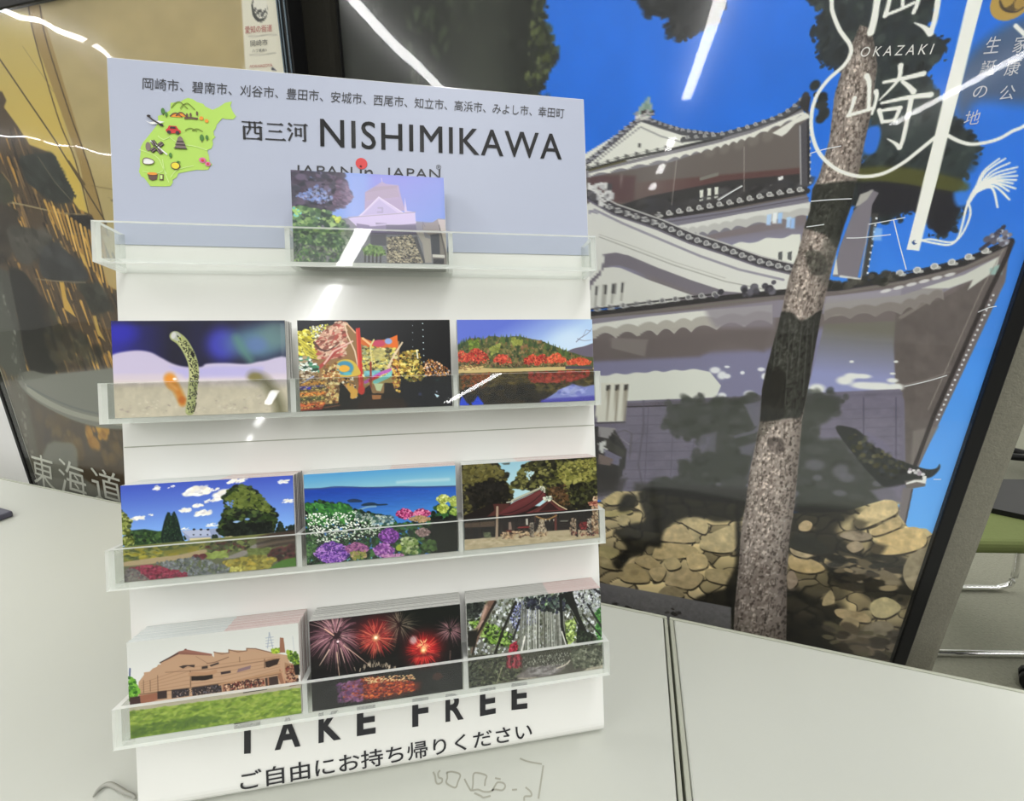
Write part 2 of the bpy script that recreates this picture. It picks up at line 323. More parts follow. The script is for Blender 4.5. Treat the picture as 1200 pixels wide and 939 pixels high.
    A.line([(1060, 452), (1085, 446), (1112, 436)], 4, (132, 126, 122), .9, 1); A.line([(1056, 372), (1110, 340)], 5, (134, 128, 124), .8, 2)
    A.poly([(1070, 505), (1100, 500), (1066, 558)], (128, 122, 118), 2, .8)
    wy = smooth([(690, 441), (700, 440), (707, 440.5), (714, 440), (722, 437.5), (733, 439), (745, 436.5), (757, 437), (768, 434.5), (778, 436), (790, 433.5), (800, 434.5), (812, 432.5), (822, 434), (832, 436)], 4)
    A.poly([(620, 445)]+wy.tolist()+[(845, 452), (840, 464), (836, 468), (735, 471), (620, 478)], (209, 211, 205), .8)
    for x, y, rx, ry in ((838, 434, 6, 4), (846, 440, 5, 5), (852, 441, 4, 3), (870, 437, 2.5, 2.2), (892, 433, 4, 2.5), (896, 441, 3.5, 4), (878, 462, 6, 4.5), (846, 464, 5, 4), (852, 430, 3, 1.5)): A.blob(x, y, rx, ry, (214, 216, 220), .8)
    for x, y, rx, ry in ((957, 456, 9, 6.5), (990, 446, 9, 5.5), (998, 441, 8, 4), (1010, 441, 10, 3), (1012, 452, 14, 4.5), (1030, 453, 18, 5), (1046, 446, 6, 3), (1050, 424, 2.5, 1.5), (998, 424, 2.5, 1.6), (1046, 438, 3, 1.5), (1050, 454, 8, 5)): A.blob(x, y, rx, ry, (214, 216, 214), .8)
    # plaster under the broad eave
    A.poly([(620, 384), (690, 374), (850, 360), (912, 352), (985, 346), (1060, 336), (1120, 322), (1168, 302), (1150, 322), (1100, 345), (1056, 355), (985, 366), (620, 396)], (138, 134, 146), .8)
    A.grad([(968, 348), (1056, 338), (1056, 362), (966, 372)], (150, 146, 158), (150, 146, 140), (1000, 345), (1000, 368), 1)
    scallop(None, [(620, 390), (690, 380.5), (760, 371), (815, 365), (905, 357)], [(620, 404), (690, 398), (760, 394), (815, 389), (905, 380)], 11, 7, (210, 211, 206), (164, 160, 154))
    A.poly([(826, 362), (912, 352), (906, 384), (838, 384), (830, 372)], (138, 132, 142), 5, .75)
    scallop(None, [(966, 356), (1056, 346), (1104, 332)], [(966, 376), (1056, 369), (1106, 352)], 6, 6, (152, 148, 148), (130, 124, 120))
    for k in range(6): A.blob(1038+k*15, 341-k*3.8, 6, 2.2, (206, 206, 206), .6, .9, -.3)
    A.poly([(1080, 338), (1130, 322), (1172, 300), (1166, 318), (1148, 330), (1134, 340), (1140, 328), (1112, 338)], (196, 198, 192), 1)
    A.poly([(1160, 315), (1176, 308), (1174, 322), (1160, 322)], (150, 176, 172), 1)
    A.line([(620, 376), (690, 368), (762, 360), (850, 349), (912, 343), (985, 337), (1060, 325), (1130, 308), (1184, 283)], 7, (50, 48, 50)); A.line([(620, 382), (690, 373), (850, 355), (912, 349)], 2, (120, 116, 110)); A.line([(985, 343), (1060, 331), (1130, 314), (1176, 294)], 2, (126, 122, 116))
    tiles([(630, 369), (698, 362), (747, 356), (803, 349), (845, 344)], 14, 3.4, (56, 54, 58), (180, 180, 180), 2, mid=(116, 116, 118)); A.dabs([(838, 342), (912, 330), (912, 342), (840, 350)], 24, 3, [(70, 68, 76), (96, 94, 104)], .5)
    tiles([(1044, 322), (1067, 318), (1087, 314), (1104, 310), (1124, 305), (1143, 298), (1164, 290)], 6, 4.2, (50, 48, 50), (206, 206, 202), 2, mid=(168, 168, 164))
    A.dabs([(968, 330), (1050, 318), (1050, 330), (970, 340)], 40, 3.5, [(52, 52, 48), (72, 70, 64)], .6)
    A.line([(1150, 292), (1166, 280), (1176, 266)], 5, (70, 66, 76)); A.dabs([(1152, 284), (1168, 270), (1184, 272), (1180, 288)], 24, 3, [(120, 116, 126), (84, 82, 96), (170, 176, 190)], .6)
    A.line([(1186, 284), (1180, 300), (1158, 345), (1094, 488), (1066, 562)], 5, (58, 52, 52)); A.line([(1176, 292), (1150, 340), (1088, 480)], 1.2, (150, 144, 138), .8)
    for k in range(26): t = k/25; A.blob(1163-t*66+1, 346+t*146, 1.2, 1.4, (214, 216, 218), .4)
    # side wall and small sky notch behind the trunk
    A.poly([(1000, 248), (1020, 222), (1030, 226), (1022, 240), (1020, 260), (1005, 326), (976, 324), (984, 290)], (128, 124, 132), .8); A.poly([(1002, 243), (1008, 228), (1024, 222), (1016, 234), (1008, 240)], (170, 168, 164), .8)
    A.line([(1018, 262), (1009, 326)], 1.2, (168, 166, 172)); A.poly([(980, 300), (976, 322), (982, 322)], (206, 206, 200), .6); A.line([(985, 324), (1008, 327)], 3, (210, 210, 208), .9, 2)
    A.poly([(1022, 250), (1030, 250), (1016, 322), (1010, 324)], (74, 74, 72), 1)
    for k in range(9): A.blob(1027-k*1.3, 256+k*8, 1.1, 1.3, (220, 222, 226), .4)
    A.poly([(1024, 266), (1034, 268), (1033, 282), (1022, 282)], (150, 190, 236), 1.5, .8)
    # --- boarded base
    A.poly([(600, 480), (735, 470), (850, 465.5), (893, 462.5), (948, 461), (1055, 456), (1060, 470), (1062, 590), (950, 600), (860, 596), (600, 580)], (116, 112, 128), .8)
    A.line([(735, 475), (850, 469), (893, 466)], 5, (104, 98, 112)); A.line([(736, 477), (893, 472)], 1.4, (40, 36, 44)); A.line([(948, 466), (1056, 461)], 4, (110, 106, 122))
    for k in range(10): A.line([(735, 488+k*10.5), (900, 484+k*10.8)], .7, (92, 88, 104), .8); A.line([(940, 482+k*11), (1056, 478+k*11)], .7, (96, 92, 108), .8)
    for x in (760, 790, 815, 845): A.line([(x, 478), (x-5, 574)], 1.2, (100, 96, 112), .7)
    for x in (1012, 1050): A.line([(x, 466), (x, 590)], 1.6, (94, 90, 108)); 
    A.line([(754, 470), (754, 500), (748, 545), (753, 570)], 2.5, (96, 92, 106), .6)
    A.grain([(735, 470), (1056, 456), (1060, 590), (700, 580)], .08, 14, 8)
    A.poly([(697, 449), (736, 449), (731, 494), (699, 495)], (205, 205, 196), .5)
    for k in range(3):
        x0 = 710+k*10.5; A.poly([(x0, 452-k*.4), (x0+4.6, 451-k*.4), (x0+4, 458), (x0, 458)], (58, 54, 50), .4); A.line([(x0+.6, 458), (x0-3, 493)], 1.1, (120, 112, 98)); A.line([(x0+4, 457), (x0+.6, 493)], .8, (150, 144, 130))
    A.line([(699, 496), (731, 495)], 2, (84, 80, 86))
    # foliage shade falling on the boards (part of the printed photograph)
    sh = (68, 72, 66)
    for p in ([(784, 478), (800, 472), (812, 468), (824, 472), (850, 470), (886, 470), (886, 500), (862, 510), (836, 512), (812, 512), (796, 508), (786, 496)], [(810, 540), (835, 524), (862, 510), (884, 510), (880, 545), (868, 572), (858, 592), (760, 580), (780, 566), (800, 556)], [(940, 466), (985, 466), (978, 484), (968, 495), (958, 500), (962, 515), (985, 515), (1000, 535), (1020, 552), (1040, 570), (1045, 590), (990, 600), (936, 600), (936, 520)]):
        q_ = smooth(p, 4, True); A.poly(q_, sh, 4, .9); A.fringe(q_, 70, 4, [sh, (78, 80, 78)], 3.5, .8, .7); A.dabs(q_, 26, 4, [(84, 86, 86), (60, 63, 58)], .9, 1.5, 0, .5, 6)
    A.line([(862, 512), (884, 506), (892, 498)], 4, (110, 108, 122), .7); A.poly([(866, 524), (888, 518), (880, 534), (868, 532)], (112, 110, 124), 3, .8); A.poly([(822, 510), (840, 506), (838, 530), (822, 528), (818, 520)], (108, 106, 118), 3, .8)
    A.poly([(872, 474), (892, 470), (890, 500), (884, 500)], (116, 114, 130), 2, .8)
    for x, y, rx, ry in ((955, 545, 10, 7), (985, 552, 8, 9), (992, 560, 8, 6), (984, 578, 7, 4), (958, 560, 5, 4), (1028, 567, 5, 4), (842, 568, 3, 2.5), (930, 578, 6, 4)): A.blob(x, y, rx, ry, (112, 110, 120), .9, .75)
    A.grad([(744, 566), (880, 572), (872, 598), (742, 584)], (74, 74, 74), (44, 42, 40), (800, 570), (800, 592), 5, .9)
    A.poly([(936, 590), (1010, 586), (1030, 600), (936, 612)], (70, 72, 66), 5)
    # small roof end with a dark reflection shape painted in, lower right
    rf = smooth([(979, 501), (1000, 502), (1012, 510), (1024, 524), (1046, 536), (1066, 544), (1086, 550), (1097, 549), (1101, 544), (1101, 550), (1092, 559), (1078, 562), (1064, 566), (1040, 572), (1020, 556), (1000, 532)], 4, True)
    A.poly(rf, (46, 48, 48), 1.2); A.dabs([(985, 505), (1010, 508), (1060, 545), (1066, 560), (1030, 560), (1000, 530)], 90, 2.5, [(36, 38, 38), (62, 64, 52), (84, 82, 58), (50, 54, 58)], .6)
    A.poly([(1014, 505), (1040, 520), (1052, 540), (1030, 524), (1016, 518)], (118, 114, 136), 2, .8)
    A.poly([(1060, 564), (1086, 560), (1084, 570), (1062, 574)], (112, 106, 104), 1); A.poly([(1062, 566), (1072, 562.5), (1081, 563), (1081, 558), (1086, 558), (1085, 567), (1074, 565), (1062, 568)], (216, 216, 212), .5)
    A.dabs([(1066, 546), (1084, 552), (1082, 558), (1066, 554)], 10, 2, [(160, 150, 160), (200, 198, 200)], .4)
    A.poly([(1058, 572), (1070, 572), (1060, 620), (1050, 612)], (124, 118, 120), 1); A.line([(1069, 574), (1059, 622)], 1.6, (76, 70, 74))
    A.poly([(1020, 575), (1056, 568), (1056, 588), (1035, 592)], (126, 122, 138), 3, .8)
    # gate roof at the left edge
    A.poly([(600, 500), (700, 500), (720, 503), (735, 528), (733, 545), (722, 575), (600, 590)], (62, 60, 60), 1)
    A.poly([(702, 500), (722, 502), (712, 514), (702, 512)], (150, 148, 150), 1); A.poly([(701, 520), (709, 516), (712, 528), (704, 532)], (196, 198, 196), 1); A.poly([(712, 515), (732, 529), (730, 536), (708, 524)], (74, 74, 70), .8); A.poly([(708, 526), (728, 536), (724, 546), (708, 540)], (120, 118, 136), .8); A.poly([(702, 532), (718, 538), (716, 546), (702, 544)], (124, 112, 108), .8)
    for k in range(7): A.blob(721+k*2.4, 509+k*1.9, 1.1, 1.6, (196, 196, 196), .4)
    A.line([(722, 508), (732, 504), (740, 508), (738, 530), (734, 555), (724, 563)], .9, (92, 88, 94), .8)
    A.poly([(600, 575), (722, 562), (735, 560), (728, 578), (600, 600)], (66, 64, 64), 3, .7)
    # --- rubble wall
    W = [(560, 600), (703, 588), (722, 576), (757, 576), (800, 584), (870, 592), (920, 602), (990, 600), (1022, 590), (1036, 586), (1050, 588), (1052, 602), (1064, 618), (1086, 620), (1130, 660), (1100, 900), (560, 900)]
    stones(A, W, 25, [(184, 170, 132), (170, 156, 122), (190, 176, 140), (160, 148, 116)], .14)
    A.clip = A.cover([(560, 640), (860, 640), (860, 900), (560, 900)], 20)[1] if False else None
    for q in ([(722, 650), (752, 642), (768, 630), (776, 616), (812, 622), (815, 636), (790, 640), (774, 634)], ):
        pass
    def rock(p, c, sh=.72):
        q = smooth(p, 5, True); m = q.mean(0)
        A.poly([(x+.6, y+2.2) for x, y in q], (44, 38, 28), 1); A.poly(q, c, .7)
        lo = [tuple(m+(np.array(v)-m)*(.96, 1.0)) for v in q if v[1] > m[1]]
        A.dabs(q, max(6, int(np.ptp(q[:, 0])*np.ptp(q[:, 1])/40)), 2.4, [tuple(np.array(c)*f) for f in (.9, 1.04, .97, 1.08)], .8, 1.6, 0, .35)
        A.grain(q, .12, 7)
    for p, c in (([(775, 628), (789, 615), (803, 618), (814, 632), (809, 636), (776, 634)], (188, 172, 136)), ([(766, 646), (775, 637), (800, 638), (815, 642), (818, 651), (800, 654), (768, 655)], (184, 168, 130)), ([(799, 612), (806, 607), (822, 607), (830, 616), (826, 626), (812, 620)], (190, 176, 140)), ([(779, 683), (792, 668), (806, 666), (824, 676), (812, 690), (795, 688)], (178, 162, 128)), ([(806, 651), (825, 650), (829, 664), (812, 668), (806, 662)], (190, 174, 136)), ([(744, 655), (760, 651), (776, 664), (764, 667), (748, 662)], (176, 160, 124)), ([(724, 672), (740, 660), (757, 670), (760, 682), (734, 682)], (172, 156, 118)), ([(761, 668), (778, 665), (780, 672), (774, 681), (766, 680)], (180, 164, 128)), ([(820, 636), (828, 628), (860, 616), (864, 640), (850, 648), (824, 644)], (186, 172, 136)), ([(828, 668), (850, 668), (862, 680), (858, 686), (830, 680)], (170, 156, 122)), ([(704, 640), (725, 645), (722, 652), (704, 658)], (166, 156, 116)), ([(703, 652), (722, 660), (728, 668), (704, 664)], (160, 148, 114)), ([(705, 600), (738, 598), (738, 602), (712, 606)], (170, 160, 116)), ([(723, 606), (734, 603), (738, 610), (733, 617), (725, 614)], (180, 168, 132)), ([(744, 578), (756, 576), (756, 586), (746, 586)], (186, 174, 140)), ([(708, 586), (722, 577), (736, 580), (732, 588), (716, 592)], (186, 172, 132)), ([(772, 694), (784, 686), (798, 692), (800, 700), (776, 700)], (150, 138, 110)), ([(778, 657), (792, 654), (798, 664), (784, 668)], (182, 168, 132))):
        rock(p, c)
    # deep shade printed over the wall
    for p in ([(756, 572), (872, 588), (872, 606), (842, 612), (826, 608), (806, 606), (784, 616), (776, 628), (774, 642), (760, 640), (752, 650), (738, 655), (726, 668), (718, 658), (734, 644), (726, 632), (720, 622), (742, 614), (756, 608)], [(724, 596), (732, 580), (746, 582), (744, 594), (730, 600)], [(862, 600), (868, 600), (868, 720), (858, 720), (850, 690), (862, 660)], [(818, 700), (862, 690), (862, 722), (818, 712)]):
        A.shade(smooth(p, 4, True), .24, 4)
    for p in ([(918, 596), (1000, 596), (1000, 604), (980, 622), (1000, 640), (1020, 650), (1045, 640), (1060, 652), (1080, 668), (1064, 712), (1030, 708), (1002, 690), (978, 682), (960, 660), (918, 644)], [(918, 690), (950, 700), (990, 712), (985, 750), (1000, 790), (918, 800)]):
        A.shade(smooth(p, 4, True), .3, 7)
    A.shade([(918, 640), (1000, 660), (990, 710), (918, 700)], .6, 9); A.shade([(918, 720), (1100, 740), (1080, 860), (918, 860)], .62, 16)
    for p, c in (([(1001, 612), (1010, 600), (1026, 590), (1044, 586), (1052, 592), (1050, 602), (1030, 612), (1008, 620)], (196, 180, 142)), ([(1022, 622), (1036, 614), (1052, 606), (1056, 616), (1040, 624), (1024, 628)], (184, 166, 128)), ([(1026, 636), (1050, 622), (1074, 618), (1086, 630), (1080, 642), (1050, 650), (1022, 648)], (196, 176, 132)), ([(925, 652), (940, 652), (960, 660), (966, 668), (948, 672), (926, 666)], (176, 158, 120)), ([(923, 672), (930, 670), (935, 682), (928, 690), (923, 688)], (150, 136, 120)), ([(984, 628), (1000, 622), (1020, 626), (1020, 632), (1002, 634)], (150, 138, 120)), ([(992, 640), (1004, 634), (1012, 642), (1000, 648)], (160, 146, 124)), ([(936, 616), (944, 610), (952, 614), (948, 622), (938, 622)], (180, 162, 130)), ([(926, 642), (940, 646), (954, 648), (946, 654), (930, 650)], (170, 156, 128)), ([(1020, 708), (1038, 700), (1056, 712), (1040, 724), (1024, 722)], (180, 170, 134)), ([(966, 700), (974, 692), (978, 706), (964, 710)], (166, 152, 120)), ([(980, 714), (1008, 718), (1020, 724), (1016, 730), (984, 724)], (168, 152, 120)), ([(984, 732), (992, 724), (1006, 728), (1004, 738), (990, 738)], (162, 148, 118)), ([(1012, 736), (1030, 728), (1046, 732), (1044, 744), (1020, 746)], (130, 122, 104)), ([(1058, 672), (1066, 652), (1086, 642), (1088, 660), (1076, 688), (1066, 690)], (150, 140, 116)), ([(970, 652), (982, 650), (978, 660), (966, 660)], (176, 160, 124)), ([(940, 624), (968, 640), (965, 650), (926, 640)], (44, 44, 38)), ([(1008, 756), (1024, 748), (1038, 752), (1034, 766), (1016, 768)], (120, 108, 92)), ([(1034, 754), (1050, 744), (1060, 752), (1050, 764)], (124, 114, 98)), ([(980, 744), (996, 742), (1004, 752), (990, 758)], (122, 112, 92))):
        rock(p, c)
    A.dabs([(975, 655), (1050, 655), (1045, 690), (985, 690)], 50, 4, [(150, 136, 108), (60, 54, 44), (120, 110, 90), (40, 38, 32)], .5, 2.2)
    A.dabs([(960, 730), (1060, 740), (1040, 775), (980, 765)], 60, 4, [(110, 100, 84), (70, 64, 54), (92, 86, 66)], .6, 1.8)
    A.shade([(1020, 634), (1040, 640), (1030, 654), (1016, 652)], .4, 4); A.shade([(1000, 606), (1018, 612), (1010, 626), (998, 620)], .5, 4)
    # kerb in front of the wall
    A.poly([(560, 672), (703, 683), (780, 697), (857, 712), (857, 760), (560, 720)], (118, 117, 120), .8); A.grain([(560, 672), (857, 712), (857, 760), (560, 720)], .1, 3)
    A.poly([(857, 700), (864, 690), (866, 760), (857, 760)], (30, 28, 24), 1.5)
    A.dabs([(700, 706), (800, 714), (800, 722), (700, 712)], 16, 1.6, [(60, 58, 58)], .5, 1.6)
    # --- the pine trunk
    L = [(1008, 30), (998, 54), (987, 82), (978, 112), (972, 164), (960, 206), (952, 222), (949, 247), (942, 268), (935, 297), (925, 324), (915, 369), (898, 433), (893, 457), (891, 491), (886, 518), (879, 552), (874, 590), (869, 618), (865, 672), (861, 712), (858, 780)]
    Rr = [(1020, 34), (1024, 49), (1028, 77), (1021, 131), (1012, 173), (1006, 204), (1001, 222), (997, 243), (989, 265), (982, 289), (974, 318), (969, 340), (961, 375), (952, 426), (946, 460), (940, 491), (937, 525), (934, 559), (931, 593), (925, 630), (922, 677), (921, 780)]
    T = L+Rr[::-1]
    A.poly(T, (150, 140, 133), .8)
    A.clip = np.zeros((h, w)); sl, c = A.cover(T, .8); A.clip[sl] = c
    n = 0
    for i in range(5200):
        y = 30+R.random()*760; xl = np.interp(y, [p[1] for p in L], [p[0] for p in L]); xr = np.interp(y, [p[1] for p in Rr], [p[0] for p in Rr])
        t = R.random(); x = xl+(xr-xl)*t
        c = np.array([(104, 92, 86), (172, 161, 154), (192, 182, 174), (124, 112, 106), (206, 196, 188), (76, 66, 60), (164, 154, 148)][int(R.integers(7))])*(0.72+.38*math.sin(math.pi*min(t*.9+.16, 1)))
        A.blob(x, y, .6+R.random()*1.1, .9+R.random()*1.9, c, .6, .8, .25)
    for i in range(420):
        y = 30+R.random()*760; xl = np.interp(y, [p[1] for p in L], [p[0] for p in L]); xr = np.interp(y, [p[1] for p in Rr], [p[0] for p in Rr])
        x = xl+(xr-xl)*R.random(); l = 3+R.random()*7; A.line([(x, y), (x-l*.16+R.random()*2-1, y+l)], .9, (70, 62, 57), .7)
    A.line(np.array(Rr)-(2, 0), 6, (84, 76, 72), .45, soft=4); A.line(np.array(L)+(2, 0), 4, (92, 84, 80), .4, soft=3)
    A.shade([(1000, 30), (1024, 34), (1028, 70), (1000, 70), (985, 90)], .85, 10)
    for p, f in (([(940, 222), (960, 216), (1010, 214), (1004, 246), (984, 290), (968, 276), (952, 270), (936, 262)], (.42, .46, .43)), ([(944, 296), (962, 296), (970, 318), (952, 322)], (.6, .62, .6)), ([(900, 374), (926, 366), (940, 376), (966, 366), (955, 430), (942, 480), (936, 490), (926, 490), (885, 490), (890, 440)], (.42, .45, .43)), ([(890, 436), (918, 434), (921, 470), (916, 490), (884, 490)], (.62, .58, .54)), ([(900, 515), (916, 514), (918, 530), (904, 530)], (.72, .7, .7)), ([(884, 488), (916, 488), (900, 505), (884, 520)], (.8, .8, .78))):
        A.shade(smooth(p, 4, True), np.array(f)*.92, 1.8)
    A.grad([(966, 280), (985, 280), (970, 336), (958, 330)], (90, 92, 84), (90, 88, 82), (970, 280), (965, 330), 5, .5)
    A.shade([(850, 640), (930, 640), (930, 790), (850, 790)], .9, 40)
    for k in range(7): A.line([(912+k*7, 372+R.random()*5), (906+k*7, 420+R.random()*60)], 1.2, (128, 128, 124), .35)
    A.clip = None
    # --- white drawing over the picture
    Wt = (226, 227, 222)
    A.line(smooth([(972, -60), (974.5, 0), (975.7, 14), (984, 35), (995.6, 51.6), (996.8, 63), (988.6, 77), (970, 94), (955.8, 115), (950.6, 140.6), (953.4, 164), (962.8, 183), (981.6, 199), (1007, 206.7), (1033, 204), (1056.6, 192), (1075, 178), (1096, 161)], 8), 4.6, Wt)
    A.line(smooth([(1111, 159), (1124, 165.6), (1138, 169), (1156, 167), (1172, 162), (1186, 154), (1204, 144), (1224, 110), (1216, 60), (1190, 30)], 8), 4.4, Wt)
    A.poly([(1154.5, -84), (1173, -86), (1151.5, 0), (1077, 294), (1062.5, 292.5), (1134, 0)], Wt, .5); A.blob(1072, 284, 3, 3, (54, 86, 140), .3); A.blob(1074, 283, 2.2, 2.2, Wt, .3)
    A.line(smooth([(1076, 281), (1095, 285), (1112, 287), (1122, 280), (1128, 262), (1132, 245), (1135, 236)], 6), 2.6, Wt); A.line(smooth([(1076, 283), (1090, 280.5), (1115, 284), (1127, 275), (1136, 256), (1137, 245), (1134, 236)], 6), 2.4, Wt)
    A.line(smooth([(1134, 240), (1139, 230), (1146, 220)], 5), 3.4, Wt, 1, 8)
    for m_, e in (((1152, 202), (1171, 186)), ((1155, 202), (1178, 186)), ((1160, 203), (1183, 191)), ((1163, 205), (1192, 196)), ((1162, 209), (1190, 201)), ((1164, 210), (1192, 206)), ((1162, 212), (1191, 211)), ((1164, 213), (1187, 215)), ((1162, 214), (1190, 221)), ((1164, 215), (1182, 224)), ((1164, 218), (1183, 234)), ((1162, 220), (1169, 243))):
        A.line(smooth([(1142, 226), m_, e], 6), 3.2, Wt, 1, 2.2)
    def brush(p, a, b=None): A.line(smooth(p, 5), a, Wt, 1, b)
    z = lambda x, y: (930+x/4.267, y/4.267)
    brush([z(305, 490), z(290, 540), z(272, 580)], 5, 3.5); brush([z(272, 578), z(330, 562), z(400, 540)], 4.6, 4); brush([z(365, 380), z(378, 420), z(375, 550)], 6.5, 4); brush([z(412, 458), z(415, 490), z(392, 570)], 6, 3)
    brush([z(450, 412), z(550, 392), z(650, 368)], 3.6, 6.5); brush([z(535, 328), z(522, 400), z(430, 500)], 6.5, 2); brush([z(545, 408), z(575, 432), z(600, 458)], 4, 7); brush([z(440, 516), z(570, 488), z(685, 474)], 3.4, 7)
    brush([z(428, 552), z(436, 580), z(444, 612)], 5.5, 4); brush([z(430, 556), z(480, 546), z(532, 540)], 3.6, 5); brush([z(532, 540), z(520, 570), z(504, 602)], 5.5, 4); brush([z(444, 608), z(475, 606), z(504, 600)], 4, 4)
    brush([z(588, 492), z(570, 590), z(545, 705), z(526, 742)], 6, 4); brush([z(530, 738), z(505, 715), z(468, 694)], 6, 1)
    brush([z(440, -160), z(418, 0), z(404, 90), z(386, 162)], 7.5, 9); brush([z(440, -160), z(600, -180), z(745, -190)], 4, 7); brush([z(745, -190), z(722, 0), z(706, 100), z(684, 168)], 7.5, 6); brush([z(684, 166), z(650, 135), z(604, 114)], 8, 1)
    brush([z(486, -30), z(470, 40), z(458, 78)], 5, 6); brush([z(458, 76), z(530, 48), z(602, 14)], 4, 4); brush([z(548, -90), z(545, 40)], 5, 4); brush([z(632, -40), z(618, 20), z(600, 62)], 5.5, 5); brush([z(490, -80), z(640, -110)], 4, 4)
    # gold crest, a small whorl in a ring
    A.blob(1186, 0, 24.5, 24.5, (178, 150, 84), .06); A.blob(1189, -3, 17, 17, (98, 84, 60), .1); A.blob(1181, -1, 8.5, 9.5, (172, 146, 84), .15); A.blob(1196, 3, 7, 8, (166, 140, 82), .15); A.line(smooth([(1172, 2), (1178, 12), (1190, 14), (1199, 9)], 5), 2, (70, 62, 58))
    return A

# ---- the old-street poster
def street_art(w, h, quad):
    A = Art(w, h, quad, 23); R = A.rng
    A.grad(A.all(), (166, 152, 116), (172, 158, 112), (200, -40), (180, 260))
    A.grain(A.all(), .06, 40)
    A.grad([(-200, -60), (40, 20), (104, 262), (-60, 262), (-260, 100)], (180, 164, 104), (192, 170, 86), (20, 40), (60, 200), 3)
    A.poly([(28, 0), (40, -4), (56, 46), (103, 200), (124, 276), (108, 276), (90, 190), (38, 46)], (150, 128, 78), .8)
    A.line(smooth([(30, 6), (38, 46), (66, 140), (86, 190), (106, 270)], 6), 1.8, (78, 60, 34)); A.line(smooth([(44, 8), (51, 46), (78, 130), (103, 200), (124, 276)], 6), 1.8, (70, 54, 32))
    A.line(smooth([(-10, 60), (0, 74), (30, 118), (60, 162), (76, 188), (96, 220), (122, 262)], 6), 1.8, (66, 54, 38)); A.line([(24, 55), (60, 108)], .7, (130, 116, 76)); A.line([(78, 190), (96, 216)], 3.2, (96, 80, 52)); A.line([(105, 218), (140, 224)], .8, (120, 106, 70)); A.line([(126, 232), (140, 246)], 1.2, (70, 60, 44))
    A.line(smooth([(90, 60), (108, 80), (132, 92)], 5), 9, (176, 160, 128), .5, soft=5)
    brown = [(-200, 60), (0, 108), (5, 118), (2, 126), (18, 148), (32, 170), (58, 180), (64, 190), (72, 206), (80, 218), (84, 228), (83, 236), (90, 246), (105, 252), (112, 268), (126, 300), (140, 345), (160, 500), (160, 640), (20, 640), (-200, 600)]
    A.poly(brown, (82, 68, 52), 1)
    for i in range(420):
        x = -30+R.random()*160; y = 130+R.random()*300; c = [(206, 166, 86), (176, 138, 70), (58, 44, 34), (44, 36, 30), (140, 114, 74), (104, 84, 60)][int(R.integers(6))]
        if y < 118+max(0, x)*1.25+10 or (x < 30 and y < 140): continue
        l = 10+R.random()*34; A.line([(x, y), (x+l*.36, y+l)], 1.6+R.random()*2.6, c, .85, 1.2)
    def roof(p, c): A.poly(smooth(p, 3, True), c, 1); A.dabs(p, 40, 4, [tuple(np.array(c)*f) for f in (.8, 1.15, 1)], .8, 1.5, .6, .5)
    roof([(22, 184), (58, 180), (66, 196), (76, 214), (84, 228), (78, 238), (58, 236), (45, 226), (30, 214), (24, 200)], (52, 56, 53))
    for k in range(12): A.poly([(60+k*2.1, 184+k*4), (64+k*2.1, 185+k*4), (62.5+k*2.1, 189+k*4)], (52, 56, 53), .4)
    A.line([(42, 184), (62, 214), (80, 234)], 1.4, (104, 100, 84), .9); A.line([(0, 202), (10, 215), (14, 238)], 1.6, (130, 112, 76)); A.line(smooth([(0, 236), (24, 240), (46, 245), (70, 250), (98, 252)], 5), 1.4, (158, 146, 110), .9)
    roof([(74, 254), (104, 254), (108, 268), (110, 284), (96, 276), (80, 272)], (38, 34, 36)); A.line([(80, 274), (108, 274)], 2, (84, 92, 84), .8)
    roof([(-30, 200), (0, 205), (14, 236), (-30, 236)], (66, 66, 52)); roof([(-30, 240), (14, 244), (18, 262), (10, 300), (-30, 320)], (58, 50, 42)); roof([(8, 266), (50, 272), (58, 284), (30, 310), (14, 296)], (76, 74, 68))
    for i in range(14): x = 50+i*5.2; A.line([(x, 236+i*3.5), (x+11, 262+i*6.2)], 3.6, [(186, 150, 76), (160, 126, 64), (212, 176, 98)][i % 3], .95, 2.2)
    roof([(46, 296), (58, 284), (70, 290), (88, 306), (100, 321), (97, 330), (70, 329), (50, 326), (44, 312)], (58, 59, 60)); roof([(92, 334), (114, 335), (122, 348), (129, 362), (108, 367), (98, 352)], (56, 56, 50))
    A.line(smooth([(40, 327), (70, 330), (98, 331)], 4), .9, (150, 142, 116), .8)
    A.poly([(67, 330), (72, 331), (76, 350), (87, 372), (73, 362)], (188, 156, 78), .8); A.poly([(106, 370), (110, 370), (114, 386), (121, 400), (112, 392)], (176, 150, 84), .8); A.poly([(90, 294), (96, 300), (101, 316), (95, 308)], (190, 160, 84), .8)
    A.poly([(116, 308), (134, 312), (140, 344), (124, 334)], (172, 152, 104), 1)
    A.poly(smooth([(8, 318), (22, 317), (34, 330), (46, 350), (58, 380), (66, 432), (40, 440), (28, 420), (18, 370)], 4, True), (30, 29, 28), 2); A.dabs([(40, 330), (70, 380), (130, 420), (60, 435), (48, 380)], 60, 5, [(52, 52, 42), (70, 66, 48), (44, 36, 32)], .7, 1.2, .8, .6)
    A.poly([(-40, 300), (8, 318), (18, 370), (28, 424), (30, 440), (8, 440), (-40, 380)], (74, 75, 70), 2)
    road = smooth([(18, 442), (34, 434), (60, 438), (140, 430), (170, 430), (170, 500), (140, 503), (110, 500), (80, 491), (50, 476), (28, 460)], 4, True)
    A.poly([(10, 445), (170, 480), (170, 640), (30, 640)], (66, 52, 30), 3); A.dabs([(40, 480), (150, 500), (150, 545), (50, 530)], 70, 7, [(84, 66, 34), (54, 42, 26), (100, 78, 36)], .8, .6, .4, .6); A.dabs([(100, 500), (124, 500), (122, 524), (104, 522)], 16, 5, [(176, 138, 54), (150, 112, 40)], .9, .7)
